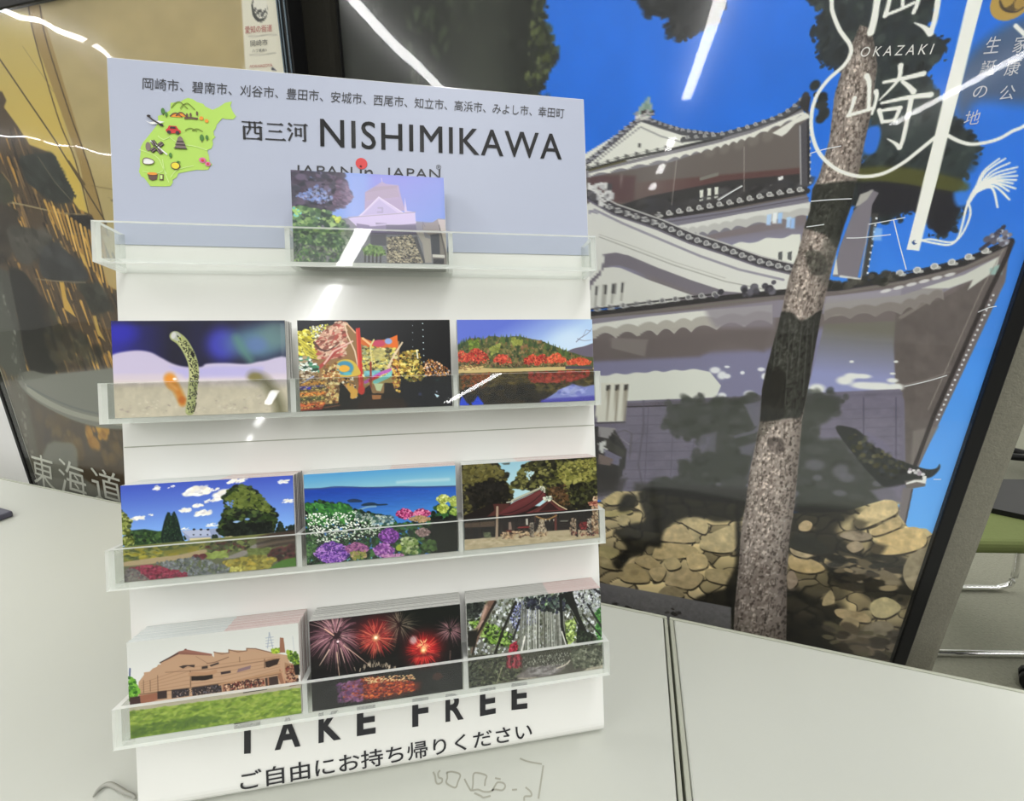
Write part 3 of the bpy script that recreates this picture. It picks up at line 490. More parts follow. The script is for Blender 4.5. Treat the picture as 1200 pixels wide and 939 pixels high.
    A.poly(road, (112, 114, 106), 1.5); A.line(smooth([(24, 450), (44, 466), (74, 481), (105, 490), (150, 498)], 5), 8, (146, 146, 134), .9, 4); A.line(smooth([(30, 452), (60, 468), (100, 482), (150, 490)], 5), 2.2, (92, 96, 96), .8)
    A.poly(smooth([(48, 532), (74, 518), (88, 526), (96, 560), (160, 600), (160, 660), (40, 660)], 4, True), (112, 114, 106), 3, .9); A.poly([(50, 572), (100, 582), (160, 590), (160, 680), (40, 680)], (46, 44, 40), 4, .8)
    # the pale label strip
    A.poly([(262, -160), (314, -165), (327, 0), (330, 40), (336, 120), (346, 260), (294, 260), (284, 90), (279, 0)], (206, 203, 190), .8); A.poly([(327, 0), (331, 0), (340, 130), (336, 130)], (206, 190, 130), .8)
    A.blob(300, 11, 11.5, 13, (66, 68, 64), .08); A.blob(301, 8, 10, 12, (208, 206, 196), .1); A.dabs([(293, 10), (310, 10), (306, 20), (296, 20)], 14, 1.4, [(90, 90, 88)], .5); A.line([(288, 43.5), (320, 41)], .8, (130, 128, 120)); A.line([(289, 65.5), (319, 63)], .8, (130, 128, 120))
    A.poly([(315, 79), (320, 83), (314, 83)], (30, 34, 60), .5)
    # border strip at the left
    A.poly([(-70, 330), (0, 330), (18, 400), (52, 580), (70, 680), (-70, 680)], (92, 94, 88), 4, .55); A.dabs([(0, 340), (14, 380), (44, 560), (34, 560)], 60, 2, [(150, 152, 142), (110, 112, 106)], .7, .6, .4, .4)
    return A
# ---- the ten visiting-card pictures, each sketched in its own working frame
def castle_card(w, h):
    A = Art(w, h, [(30, 45), (1143, 95), (1160, 712), (42, 690)], 31); A.fine = .62; F = A.all()
    A.grad(F, (92, 128, 205), (140, 168, 228), (900, 60), (300, 420)); A.grad([(600, 40), (1160, 60), (1160, 470), (600, 420)], (120, 116, 208), (110, 140, 214), (800, 80), (1000, 430), 60, .7)
    A.poly([(30, 400), (500, 380), (1170, 420), (1170, 730), (30, 730)], (120, 120, 128), 8)
    A.poly([(565, 200), (650, 150), (690, 125), (720, 140), (810, 150), (830, 240), (860, 330), (560, 330)], (158, 140, 172), 3); A.poly([(570, 200), (640, 160), (800, 150), (812, 230), (570, 260)], (150, 132, 152), 4)
    for k in range(9): A.line([(575, 205+k*7), (805, 170+k*9)], 3, (176, 160, 186), .7)
    A.poly([(510, 370), (565, 330), (665, 228), (760, 300), (850, 345), (855, 240), (870, 330), (930, 340), (935, 440), (500, 440), (440, 385)], (196, 184, 216), 3)
    A.poly([(545, 362), (668, 250), (800, 345)], (178, 166, 204), 2); A.line([(520, 372), (665, 234), (850, 350)], 8, (214, 206, 226)); A.line([(660, 310), (690, 310), (690, 340), (655, 340)], 12, (140, 132, 164), .7)
    A.line([(440, 378), (930, 340)], 6, (150, 140, 160)); A.line([(690, 125), (686, 100)], 4, (200, 190, 210)); A.poly([(500, 420), (640, 440), (640, 415), (720, 418), (720, 440), (935, 420), (935, 500), (500, 500)], (120, 112, 140), 4); A.line([(600, 435), (930, 410)], 14, (196, 186, 214), .8)
    A.poly([(715, 430), (935, 430), (940, 495), (715, 480)], (92, 88, 108), 3); A.line([(560, 490), (940, 497)], 6, (70, 68, 80))
    A.poly([(720, 520), (900, 505), (940, 560), (990, 700), (720, 700)], (120, 112, 100), 3); A.dabs([(720, 520), (900, 505), (990, 700), (720, 700)], 420, 8, [(170, 160, 140), (88, 82, 80), (140, 130, 112), (60, 58, 58), (190, 178, 150)], .4, 1.4)
    A.poly([(600, 500), (715, 500), (715, 580), (600, 570)], (82, 80, 92), 3); A.poly([(915, 520), (940, 510), (1000, 690), (985, 700)], (70, 70, 78), 3)
    A.poly([(935, 480), (985, 470), (1000, 520), (1040, 530), (1050, 700), (1000, 700), (980, 560)], (160, 154, 146), 3)
    A.poly([(975, 430), (1060, 410), (1100, 385), (1160, 390), (1165, 720), (1060, 720), (1040, 510), (985, 470)], (128, 122, 116), 3); A.poly([(1095, 390), (1165, 392), (1165, 640)], (178, 170, 160), 3); A.poly([(1040, 500), (1105, 490), (1110, 640), (1050, 640)], (62, 64, 74), 4); A.line([(1105, 430), (1160, 690)], 6, (70, 66, 66)); A.poly([(1055, 640), (1145, 645), (1145, 665), (1055, 660)], (206, 202, 196), 2); A.poly([(1060, 670), (1140, 672), (1140, 715), (1060, 710)], (52, 50, 56), 3); A.line([(985, 460), (985, 410), (1000, 440)], 4, (90, 90, 100))
    A.dabs([(545, 600), (600, 570), (690, 590), (715, 640), (650, 650), (550, 640)], 90, 12, [(110, 140, 80), (140, 168, 104), (84, 112, 66)], .6)
    for k in range(5): A.line([(560+k*28, 640), (558+k*28, 700)], 12, (60, 58, 56), .8)
    tr = [(30, 45), (390, 55), (420, 120), (440, 170), (450, 230), (410, 290), (330, 320), (260, 330), (120, 400), (30, 420)]
    A.dabs(tr, 240, 26, [(54, 52, 66), (70, 60, 78), (92, 80, 104), (40, 42, 56)], .7, 1.6, .2, .85); A.dabs([(60, 230), (220, 150), (340, 240), (260, 290)], 50, 12, [(120, 148, 210), (150, 160, 200)], .8, 1.3, 0, .6)
    A.dabs([(380, 90), (420, 120), (470, 230), (440, 300), (330, 290)], 80, 13, [(110, 88, 112), (86, 74, 96)], .7, 1.8, .3, .8)
    gr = [(30, 300), (260, 320), (380, 380), (450, 450), (460, 560), (400, 690), (30, 700)]
    A.dabs(gr, 380, 20, [(46, 74, 54), (70, 104, 66), (104, 140, 84), (36, 56, 48), (150, 178, 112)], .7, 1.3, 0, .8); A.dabs([(330, 370), (390, 380), (360, 420)], 14, 12, [(186, 200, 90)], .7); A.dabs([(40, 300), (100, 340), (60, 380)], 18, 14, [(160, 196, 110), (110, 190, 190)], .7)
    A.dabs([(30, 560), (400, 600), (400, 710), (30, 710)], 160, 12, [(92, 92, 96), (70, 72, 76), (120, 120, 118)], .7, .5, 0, .7); A.dabs([(390, 460), (520, 470), (480, 690), (400, 690)], 70, 16, [(150, 158, 140), (126, 136, 120)], .8, 1, 0, .6)
    A.grad(F, (236, 228, 250), (236, 228, 250), (0, 0), (1, 1), 0, .10); A.grad([(420, 40), (1170, 60), (1170, 460), (420, 440)], (226, 214, 246), (226, 214, 246), (0, 0), (1, 1), 70, .28)  # whitish gloss haze painted over the picture
    return A

def eel_card(w, h):
    A = Art(w, h, [(28, 45), (1138, 40), (1160, 612), (35, 660)], 32); A.fine = .62; F = A.all()
    A.grad(F, (40, 38, 150), (22, 20, 52), (60, 120), (420, 140)); A.grad([(420, 20), (620, 20), (620, 300), (420, 300)], (22, 20, 48), (26, 26, 70), (450, 0), (600, 0), 60); A.poly([(20, 20), (1160, 20), (1160, 75), (20, 72)], (30, 30, 60), 24, .75)
    A.blob(90, 120, 90, 70, (46, 42, 180), 1.4, .8); A.blob(740, 190, 95, 110, (72, 74, 190), 1.2, .9); A.blob(960, 180, 170, 110, (96, 130, 152), 1.2, .95); A.blob(1090, 130, 110, 90, (110, 140, 140), 1.2, .8); A.blob(960, 190, 60, 50, (104, 128, 180), 1.2, .7)
    A.line([(830, 150), (870, 220), (920, 290)], 46, (100, 148, 132), .6, soft=6); A.poly([(1110, 60), (1160, 60), (1160, 600), (1130, 600)], (150, 160, 170), 10, .3)
    A.poly(smooth([(-40, 300), (30, 256), (110, 236), (200, 228), (280, 240), (350, 275), (420, 310), (500, 330), (600, 330), (640, 310), (760, 305), (900, 310), (1000, 292), (1180, 296), (1200, 720), (-40, 720)], 5, True), (198, 190, 214), 12)
    A.grad([(-40, 380), (1200, 370), (1200, 720), (-40, 720)], (206, 196, 208), (206, 196, 180), (500, 400), (500, 470), 20); A.poly([(400, 330), (560, 345), (700, 325), (1000, 330), (1000, 390), (500, 400)], (176, 172, 224), 20, .6)
    A.grain([(0, 430), (1200, 400), (1200, 700), (0, 700)], .06, 40); A.dabs([(40, 540), (1120, 500), (1120, 600), (40, 640)], 50, 7, [(176, 160, 152), (224, 216, 204)], .9, 2, 0, .5)
    A.line(smooth([(398, 408), (408, 440), (440, 470), (470, 530), (478, 560)], 5), 62, (214, 140, 44), .95, 40, 4); A.line([(400, 395), (420, 440)], 52, (220, 150, 56), .8, soft=6); A.blob(430, 408, 12, 9, (240, 236, 226), .8); A.line([(400, 440), (440, 470)], 16, (240, 200, 150), .6, soft=4); A.blob(475, 540, 24, 24, (190, 104, 24), .9, .7)
    A.line(smooth([(940, 390), (1000, 410), (1060, 480), (1100, 560), (1110, 620)], 5), 60, (116, 112, 84), .85, 66, 9); A.blob(950, 392, 40, 26, (130, 122, 70), .9, .8)
    e = smooth([(440, 140), (480, 170), (520, 230), (548, 300), (556, 370), (548, 450), (538, 530), (524, 612)], 8)
    A.line(e, 70, (166, 172, 120), 1, 52, 1); A.line(e+(-14, 0), 26, (196, 198, 148), .9, 20, 2); A.blob(446, 140, 33, 26, (176, 180, 168), .3, 1, .9); A.blob(428, 135, 14, 24, (206, 206, 206), .6, .9, .3); A.line([(455, 138), (475, 165)], 8, (60, 66, 40)); A.blob(470, 152, 11, 9, (200, 206, 110), .3); A.blob(470, 153, 6, 6, (20, 20, 18), .3)
    for i in range(230):
        j = int(A.rng.integers(8, len(e))); o = (A.rng.random()-.42)*54; A.blob(e[j][0]+o, e[j][1]+A.rng.random()*8, 4.2, 4.6, (44, 46, 30), .5, .8)
    A.blob(549, 254, 9, 22, (12, 12, 12), .3, 1, -.25); A.line([(566, 560), (552, 610)], 8, (60, 56, 40))
    return A

def float_card(w, h):
    A = Art(w, h, [(38, 42), (1143, 40), (1162, 648), (52, 690)], 33); A.fine = .62; F = A.all()
    A.grad(F, (38, 42, 50), (8, 9, 14), (400, 60), (1050, 200)); A.poly([(780, 430), (1180, 420), (1180, 700), (780, 700)], (6, 8, 26), 10)
    A.poly([(40, 130), (260, 80), (400, 60), (470, 130), (520, 190), (780, 190), (780, 470), (700, 600), (340, 640), (40, 690)], (150, 120, 84), 6)
    A.dabs([(40, 120), (150, 110), (200, 230), (200, 320), (50, 280)], 150, 14, [(226, 216, 84), (180, 168, 60), (120, 110, 50), (240, 236, 150), (70, 64, 40)], .5, 1.7, .5); A.dabs([(130, 90), (260, 70), (230, 150), (150, 170)], 60, 9, [(210, 206, 90), (230, 230, 220), (120, 130, 120)], .5)
    for k in range(7): A.line(smooth([(46+k*6, 170+k*14), (110, 215+k*13), (190, 290+k*5)], 4), 13, [(230, 220, 96), (196, 186, 74)][k % 2], .8, 4); A.line(smooth([(46+k*6, 180+k*14), (110, 226+k*13), (180, 296+k*5)], 4), 3, (74, 66, 30), .8)
    A.poly([(250, 110), (330, 50), (390, 60), (400, 180), (380, 300), (240, 320), (180, 250), (170, 190)], (196, 150, 130), 4); A.dabs([(250, 110), (330, 50), (390, 60), (400, 180), (380, 300), (200, 310), (170, 200)], 110, 15, [(214, 176, 156), (190, 110, 100), (220, 196, 176), (150, 96, 84)], .5, 1.8, -.4)
    A.line(smooth([(160, 200), (200, 245), (260, 255), (330, 210)], 5), 20, (90, 64, 60), .9, 6); A.line([(185, 385), (270, 310), (350, 235)], 26, (176, 84, 78), 1, 16); A.line([(385, 70), (400, 140), (455, 260), (480, 380)], 10, (222, 200, 176)); A.line([(230, 350), (300, 260), (440, 190)], 12, (226, 196, 186), .9); A.line([(395, 60), (460, 130)], 10, (216, 180, 150))
    A.poly([(465, 100), (495, 95), (515, 500), (480, 510)], (196, 62, 56), 1.5); A.line([(470, 110), (490, 500)], 8, (222, 110, 90), .8)
    A.poly([(500, 160), (580, 190), (660, 180), (690, 175), (760, 150), (770, 240), (700, 260), (560, 240), (500, 210)], (206, 116, 60), 3); A.poly([(690, 180), (765, 145), (770, 225), (705, 255)], (222, 120, 50), 2); A.blob(632, 205, 45, 26, (196, 84, 110), .4); A.blob(700, 190, 26, 22, (150, 170, 214), .5); A.line([(515, 170), (570, 215)], 16, (232, 190, 140))
    A.poly([(515, 240), (740, 240), (770, 380), (740, 480), (520, 500)], (168, 150, 96), 4); A.dabs([(515, 230), (740, 240), (780, 380), (740, 440), (520, 440)], 240, 11, [(214, 206, 150), (120, 110, 72), (190, 176, 96), (84, 80, 60), (226, 214, 120), (160, 170, 130)], .5, 1.7)
    A.blob(630, 280, 46, 44, (196, 186, 124), .3, .8); A.line(smooth([(595, 180), (570, 230), (575, 300), (580, 350)], 4), 11, (216, 206, 150)); A.line([(700, 370), (740, 290), (800, 200)], 20, (230, 210, 180), .9, 12)
    A.poly([(520, 400), (640, 395), (640, 430), (520, 440)], (120, 190, 210), 3, .8); A.line([(530, 480), (640, 420), (760, 375)], 24, (180, 96, 190), .9); A.line([(600, 480), (690, 440), (745, 395)], 30, (130, 206, 210), .9); A.line([(560, 470), (620, 440)], 18, (200, 60, 60)); A.line([(570, 340), (568, 520)], 14, (150, 64, 50))
    A.poly([(590, 490), (660, 490), (640, 545), (610, 540)], (196, 206, 170), 3); A.dabs([(725, 320), (790, 330), (780, 560), (730, 520)], 70, 12, [(206, 170, 80), (176, 110, 60), (230, 200, 110), (110, 70, 40)], .5)
    A.poly(smooth([(320, 340), (380, 318), (440, 330), (480, 380), (485, 430), (320, 440), (300, 380)], 5, True), (206, 180, 84), 3); A.blob(380, 380, 62, 52, (80, 150, 180), .3); A.blob(376, 384, 40, 26, (226, 176, 70), .4); A.blob(400, 420, 30, 12, (96, 180, 190), .5)
    A.dabs([(220, 370), (330, 340), (340, 470), (350, 620), (230, 630), (210, 500)], 170, 15, [(206, 180, 120), (160, 126, 76), (110, 84, 56), (220, 206, 160), (170, 110, 70)], .5)
    A.dabs([(44, 310), (110, 300), (180, 370), (180, 410), (50, 400)], 80, 14, [(90, 150, 120), (216, 220, 210), (60, 90, 76), (170, 150, 120), (236, 240, 240)], .5, 1.6); A.dabs([(44, 400), (180, 410), (180, 460), (44, 460)], 50, 10, [(150, 126, 90), (96, 76, 56), (200, 190, 170)], .5, 1.6)
    for y, c in ((490, (206, 150, 70)), (520, (62, 66, 160)), (530, (96, 86, 44)), (565, (226, 140, 60)), (600, (76, 84, 46)), (640, (216, 110, 60)), (668, (150, 60, 36))): A.line([(50, y+6), (140, y), (220, y-6)], 26, c, .95, soft=1.5)
    A.line([(50, 525), (120, 523)], 22, (66, 60, 190)); A.line([(60, 490), (150, 440)], 12, (170, 180, 220), .8); A.dabs([(50, 470), (230, 460), (230, 660), (50, 680)], 90, 6, [(250, 220, 130), (60, 44, 26)], .6, 1.8, 0, .6)
    A.poly([(345, 500), (400, 540), (480, 560), (560, 500), (580, 560), (800, 600), (820, 680), (330, 690), (200, 690), (230, 640), (330, 630)], (26, 17, 14), 4); A.dabs([(350, 455), (440, 450), (470, 590), (400, 590)], 50, 11, [(226, 220, 206), (196, 146, 90), (30, 24, 22), (214, 170, 70)], .4); A.poly(smooth([(395, 500), (440, 520), (470, 540), (465, 580), (430, 600), (410, 570)], 4, True), (214, 170, 84), 2)
    A.poly([(345, 480), (370, 500), (420, 560), (410, 650), (330, 660)], (10, 8, 8), 3); A.poly(smooth([(480, 690), (510, 600), (570, 565), (650, 560), (790, 590), (815, 690)], 4, True), (48, 31, 24), 3); A.poly([(668, 485), (730, 488), (740, 540), (790, 600), (640, 600), (665, 550)], (30, 20, 17), 3); A.poly([(575, 572), (645, 572), (640, 600), (580, 605)], (170, 120, 76), 3); A.blob(500, 535, 24, 36, (196, 60, 50), .3); A.line([(230, 662), (340, 645)], 10, (110, 76, 56))
    A.dabs([(790, 270), (910, 250), (960, 440), (940, 465), (850, 470), (790, 430)], 190, 12, [(206, 180, 80), (150, 130, 60), (96, 100, 50), (40, 40, 26), (226, 210, 130), (150, 120, 60)], .5, 1.5); A.line([(905, 255), (912, 310)], 8, (236, 236, 224)); A.line([(875, 400), (890, 330)], 8, (220, 210, 130))
    A.dabs([(955, 350), (1000, 310), (1060, 340), (1150, 400), (1150, 430), (960, 440)], 130, 8, [(150, 96, 56), (96, 66, 50), (230, 190, 150), (60, 46, 42), (206, 150, 60), (190, 180, 180)], .5)
    for k in range(7): A.blob(950+k, 66+k*45, 4, 4, (190, 206, 214), .5)
    for k in range(5): A.blob(876, 80+k*50, 3, 3, (150, 160, 170), .5)
    A.blob(926, 565, 12, 12, (60, 66, 96), .6); A.poly([(1030, 562), (1068, 575), (1050, 590)], (206, 226, 240), 2); A.blob(1052, 465, 14, 5, (60, 90, 90), .6); A.blob(1048, 548, 5, 5, (180, 190, 210), .5)
    return A

def maple_card(w, h):
    A = Art(w, h, [(42, 42), (1118, 38), (1132, 680), (50, 718)], 34); A.fine = .62; F = A.all()
    A.grad(F, (104, 122, 206), (178, 202, 232), (500, 40), (640, 300)); A.blob(960, 230, 170, 110, (206, 222, 238), 1.3, .7)
    A.poly(smooth([(900, 300), (960, 270), (1050, 250), (1160, 225), (1160, 340), (900, 340)], 4), (112, 106, 122), 3)
    hill = smooth([(0, 300), (40, 240), (90, 225), (150, 190), (190, 190), (240, 200), (290, 175), (350, 170), (400, 185), (480, 172), (540, 172), (620, 190), (700, 205), (780, 235), (850, 262), (900, 285), (980, 305), (1060, 330), (1150, 345), (1150, 420), (0, 440)], 5)
    A.poly(hill, (92, 98, 70), 3)
    A.dabs([(40, 250), (150, 190), (290, 180), (540, 180), (700, 210), (860, 270), (1060, 340), (1060, 400), (40, 420)], 620, 15, [(84, 96, 62), (116, 116, 70), (66, 80, 56), (140, 126, 84), (150, 116, 86), (104, 112, 64)], .6, .9, 0, .8)
    for i in range(46): x = 30+A.rng.random()*900; y = np.interp(x, [0, 150, 350, 540, 700, 860, 1000], [250, 195, 180, 180, 215, 270, 310])+A.rng.random()*30-8; A.poly([(x, y-24), (x+15, y+34), (x-15, y+34)], [(58, 78, 56), (78, 96, 62), (96, 116, 66)][i % 3], 4, .85)
    A.dabs([(130, 200), (210, 200), (220, 260), (140, 280)], 30, 13, [(120, 140, 60), (92, 112, 52)], .6); A.dabs([(480, 180), (560, 190), (560, 240), (480, 240)], 30, 13, [(150, 156, 84)], .6)
    for cx, cy, rx, ry, n in ((70, 330, 50, 50, 40), (190, 330, 95, 62, 110), (400, 355, 70, 45, 70), (640, 360, 70, 45, 80), (720, 350, 50, 40, 40), (830, 345, 65, 42, 70), (1010, 370, 95, 28, 80)):
        A.dabs(smooth([(cx-rx, cy), (cx, cy-ry), (cx+rx, cy), (cx+rx*.8, cy+ry*.8), (cx-rx*.8, cy+ry*.8)], 3, True), n, 11, [(186, 70, 60), (206, 96, 76), (150, 52, 50), (214, 110, 80)] if cx < 800 else [(206, 96, 70), (220, 120, 84), (186, 80, 60)], .5)
    A.dabs([(300, 260), (380, 230), (370, 300), (310, 320)], 30, 13, [(150, 156, 84), (120, 130, 70)], .6); A.dabs([(50, 370), (900, 390), (900, 415), (50, 410)], 100, 9, [(70, 64, 50), (110, 90, 60), (150, 130, 96)], .6)
    A.poly(smooth([(40, 440), (120, 405), (250, 420), (450, 425), (700, 415), (900, 412), (1150, 420), (1150, 436), (800, 440), (500, 450), (250, 458), (40, 470)], 5, True), (196, 178, 128), 3); A.poly([(900, 405), (1120, 408), (1120, 432), (900, 430)], (84, 82, 92), 4); A.dabs([(60, 405), (240, 405), (220, 430), (60, 440)], 40, 8, [(206, 186, 130), (150, 120, 84)], .6, 2)
    A.grad([(30, 462), (400, 452), (1160, 432), (1160, 740), (30, 760)], (104, 86, 52), (48, 42, 34), (500, 460), (520, 620), 2)
    A.dabs([(50, 470), (1120, 445), (1120, 600), (60, 640)], 420, 14, [(96, 88, 50), (70, 62, 42), (120, 104, 60), (50, 46, 36)], .8, 2.2, 0, .6); A.dabs([(60, 470), (300, 460), (260, 600), (80, 610)], 90, 13, [(160, 84, 44), (180, 110, 60), (110, 56, 36)], .8, 1, 0, .6); A.dabs([(600, 455), (1090, 445), (1080, 490), (880, 540), (620, 530)], 150, 13, [(166, 66, 60), (140, 60, 56), (186, 84, 66)], .7, 1.2, 0, .7); A.dabs([(60, 580), (640, 560), (640, 690), (60, 700)], 140, 18, [(36, 32, 26), (56, 46, 32), (28, 28, 32)], .8, 1.8, 0, .7)
    A.poly(smooth([(700, 690), (780, 640), (880, 580), (960, 555), (1040, 570), (1160, 560), (1160, 700)], 4), (140, 148, 206), 8); A.dabs([(820, 620), (960, 560), (1060, 590), (1000, 650)], 40, 18, [(176, 182, 226), (120, 126, 196)], .9, 2, 0, .6); A.poly([(700, 670), (1150, 640), (1150, 740), (680, 740)], (76, 70, 170), 12, .8)
    A.poly([(50, 690), (70, 640), (110, 700), (160, 690), (195, 640), (240, 700), (250, 740), (40, 740)], (50, 84, 214), 8); A.dabs([(100, 650), (160, 650), (140, 720)], 16, 14, [(30, 26, 26)], .7); A.line(smooth([(990, 215), (1030, 180), (1080, 150), (1118, 110)], 4), 8, (110, 110, 136), .7, 3); A.line(smooth([(1000, 190), (1050, 205), (1110, 200)], 4), 6, (110, 110, 136), .7, 3); A.line([(1040, 180), (1070, 120), (1110, 130)], 4, (120, 120, 146), .6)
    return A

def garden_card(w, h):
    A = Art(w, h, [(33, 150), (1138, 80), (1142, 670), (42, 775)], 35); A.fine = .62; F = A.all()
    A.grad(F, (74, 96, 192), (140, 182, 236), (500, 120), (520, 460))
    def cloud(x, y, rx, ry, n): A.dabs([(x-rx, y), (x, y-ry), (x+rx, y-ry*.6), (x+rx*.9, y+ry*.5), (x-rx, y+ry)], n, ry*.5, [(240, 236, 226), (222, 220, 222), (250, 246, 236)], .8, 2, -.2, .75)
    for q in ((520, 185, 80, 30, 40), (690, 210, 50, 32, 26), (445, 306, 34, 15, 18), (528, 275, 34, 14, 16), (560, 325, 50, 18, 24), (135, 362, 45, 16, 18), (222, 338, 16, 8, 5), (780, 112, 55, 18, 20), (1078, 120, 34, 14, 12), (1100, 246, 34, 14, 14), (262, 165, 20, 16, 8), (360, 155, 22, 10, 6), (600, 246, 30, 12, 10), (635, 172, 30, 12, 8), (620, 402, 50, 12, 12), (440, 428, 26, 10, 6)): cloud(*q)
    A.poly([(80, 440), (180, 430), (300, 450), (330, 530), (60, 560)], (48, 74, 46), 5); A.dabs([(80, 440), (300, 450), (440, 480), (440, 520), (60, 550)], 130, 14, [(44, 70, 42), (64, 92, 52), (84, 112, 62), (34, 52, 38)], .6); A.dabs([(36, 300), (60, 330), (100, 380), (80, 440), (110, 520), (40, 550)], 70, 15, [(96, 104, 50), (140, 150, 80), (66, 78, 40), (170, 176, 110)], .6)
    A.poly(smooth([(290, 520), (295, 420), (330, 320), (352, 345), (372, 315), (395, 370), (410, 440), (420, 520)], 3, True), (26, 46, 36), 4); A.dabs([(295, 440), (340, 325), (375, 320), (420, 510), (300, 515)], 90, 10, [(24, 42, 34), (36, 60, 44), (50, 76, 50)], .6, .6)
    A.poly([(415, 440), (640, 425), (670, 440), (670, 490), (560, 500), (460, 515)], (150, 160, 190), 3); A.poly([(415, 440), (590, 432), (605, 470), (470, 482)], (176, 184, 208), 2); A.poly([(465, 490), (600, 482), (600, 505), (470, 515)], (206, 196, 160), 2); A.poly([(690, 465), (810, 460), (812, 490), (690, 495)], (200, 186, 150), 3)
    for x in (495, 540, 585): A.blob(x, 432, 9, 7, (40, 46, 60), .4); A.blob(x-4, 466, 6, 6, (90, 96, 116), .4)
    A.dabs([(610, 470), (640, 465), (650, 500), (605, 500)], 14, 9, [(30, 46, 38)], .5)
    tr = smooth([(660, 460), (672, 360), (700, 290), (690, 230), (730, 170), (800, 150), (870, 160), (930, 210), (940, 260), (990, 290), (1020, 330), (1020, 400), (1000, 440), (900, 460), (780, 470)], 5, True)
    A.poly(tr, (30, 44, 26), 5); A.dabs(tr, 420, 17, [(36, 54, 28), (54, 74, 34), (24, 34, 22), (76, 92, 44), (18, 26, 18)], .6, 1.3); A.dabs([(700, 230), (800, 155), (930, 210), (1010, 330), (900, 300), (760, 290)], 90, 13, [(110, 122, 58), (92, 106, 48)], .6, 1.5); A.dabs([(700, 260), (760, 240), (740, 290)], 12, 9, [(110, 140, 200)], .5); A.blob(770, 382, 24, 7, (150, 176, 214), .6); A.blob(838, 365, 16, 8, (130, 160, 206), .6); A.dabs([(680, 400), (1000, 390), (990, 460), (700, 470)], 90, 18, [(14, 22, 18), (24, 34, 24)], .7)
    A.dabs([(1020, 430), (1050, 380), (1070, 420), (1140, 400), (1142, 460), (1020, 465)], 60, 11, [(24, 36, 30), (40, 56, 40)], .6)
    A.grad([(30, 545), (1150, 440), (1150, 700), (30, 800)], (120, 124, 78), (104, 106, 92), (500, 520), (520, 720), 3)
    A.dabs([(40, 560), (560, 520), (560, 580), (40, 650)], 170, 12, [(120, 130, 70), (86, 98, 56), (150, 148, 84), (170, 160, 60)], .7, 2.4); A.poly([(300, 570), (540, 530), (500, 575), (300, 600)], (150, 140, 60), 6, .7); A.poly(smooth([(40, 670), (40, 645), (200, 620), (400, 595), (560, 560), (560, 590), (430, 620), (250, 650)], 4, True), (182, 162, 132), 5); A.poly(smooth([(680, 620), (800, 570), (900, 520), (960, 515), (880, 560), (790, 610)], 4, True), (150, 144, 142), 5)
    A.dabs([(560, 520), (860, 500), (840, 560), (600, 590)], 110, 12, [(84, 96, 58), (110, 70, 66), (130, 140, 80), (60, 60, 44)], .6, 1.6); A.dabs([(560, 590), (700, 570), (700, 610), (580, 620)], 50, 10, [(150, 164, 90)], .6, 2); A.dabs([(490, 600), (560, 590), (560, 620), (500, 625)], 20, 9, [(110, 50, 60)], .6, 2)
    for k in range(5): A.line([(900, 565-k*20), (1000, 535-k*18), (1145, 510-k*16)], 16, [(64, 50, 46), (110, 92, 84)][k % 2], .9, 26, 2)
    A.dabs([(860, 580), (1140, 530), (1140, 620), (1000, 640)], 110, 12, [(70, 40, 40), (50, 34, 34), (96, 52, 52)], .6, 1.6); A.dabs([(840, 560), (980, 550), (960, 600), (850, 610)], 50, 11, [(110, 122, 66)], .6, 1.8); A.dabs([(680, 640), (900, 600), (1010, 620), (960, 680), (720, 700)], 170, 14, [(150, 140, 70), (170, 160, 80), (126, 120, 60), (180, 160, 70)], .6, 1.6); A.poly([(960, 690), (1050, 630), (1145, 610), (1145, 680)], (84, 124, 50), 8); A.dabs([(720, 670), (820, 670), (800, 700), (720, 706)], 20, 9, [(196, 190, 110)], .6)
    A.dabs([(250, 650), (500, 610), (720, 680), (700, 720), (440, 740), (300, 700)], 230, 13, [(120, 122, 130), (96, 102, 100), (140, 144, 150), (110, 120, 90)], .7, .8); A.dabs([(60, 690), (200, 660), (440, 710), (440, 740), (240, 755), (120, 760)], 190, 11, [(140, 46, 76), (110, 40, 62), (166, 70, 96)], .6, 1.2); A.dabs([(44, 680), (120, 690), (200, 760), (44, 780)], 70, 11, [(130, 126, 120), (110, 104, 106)], .7)
    return A

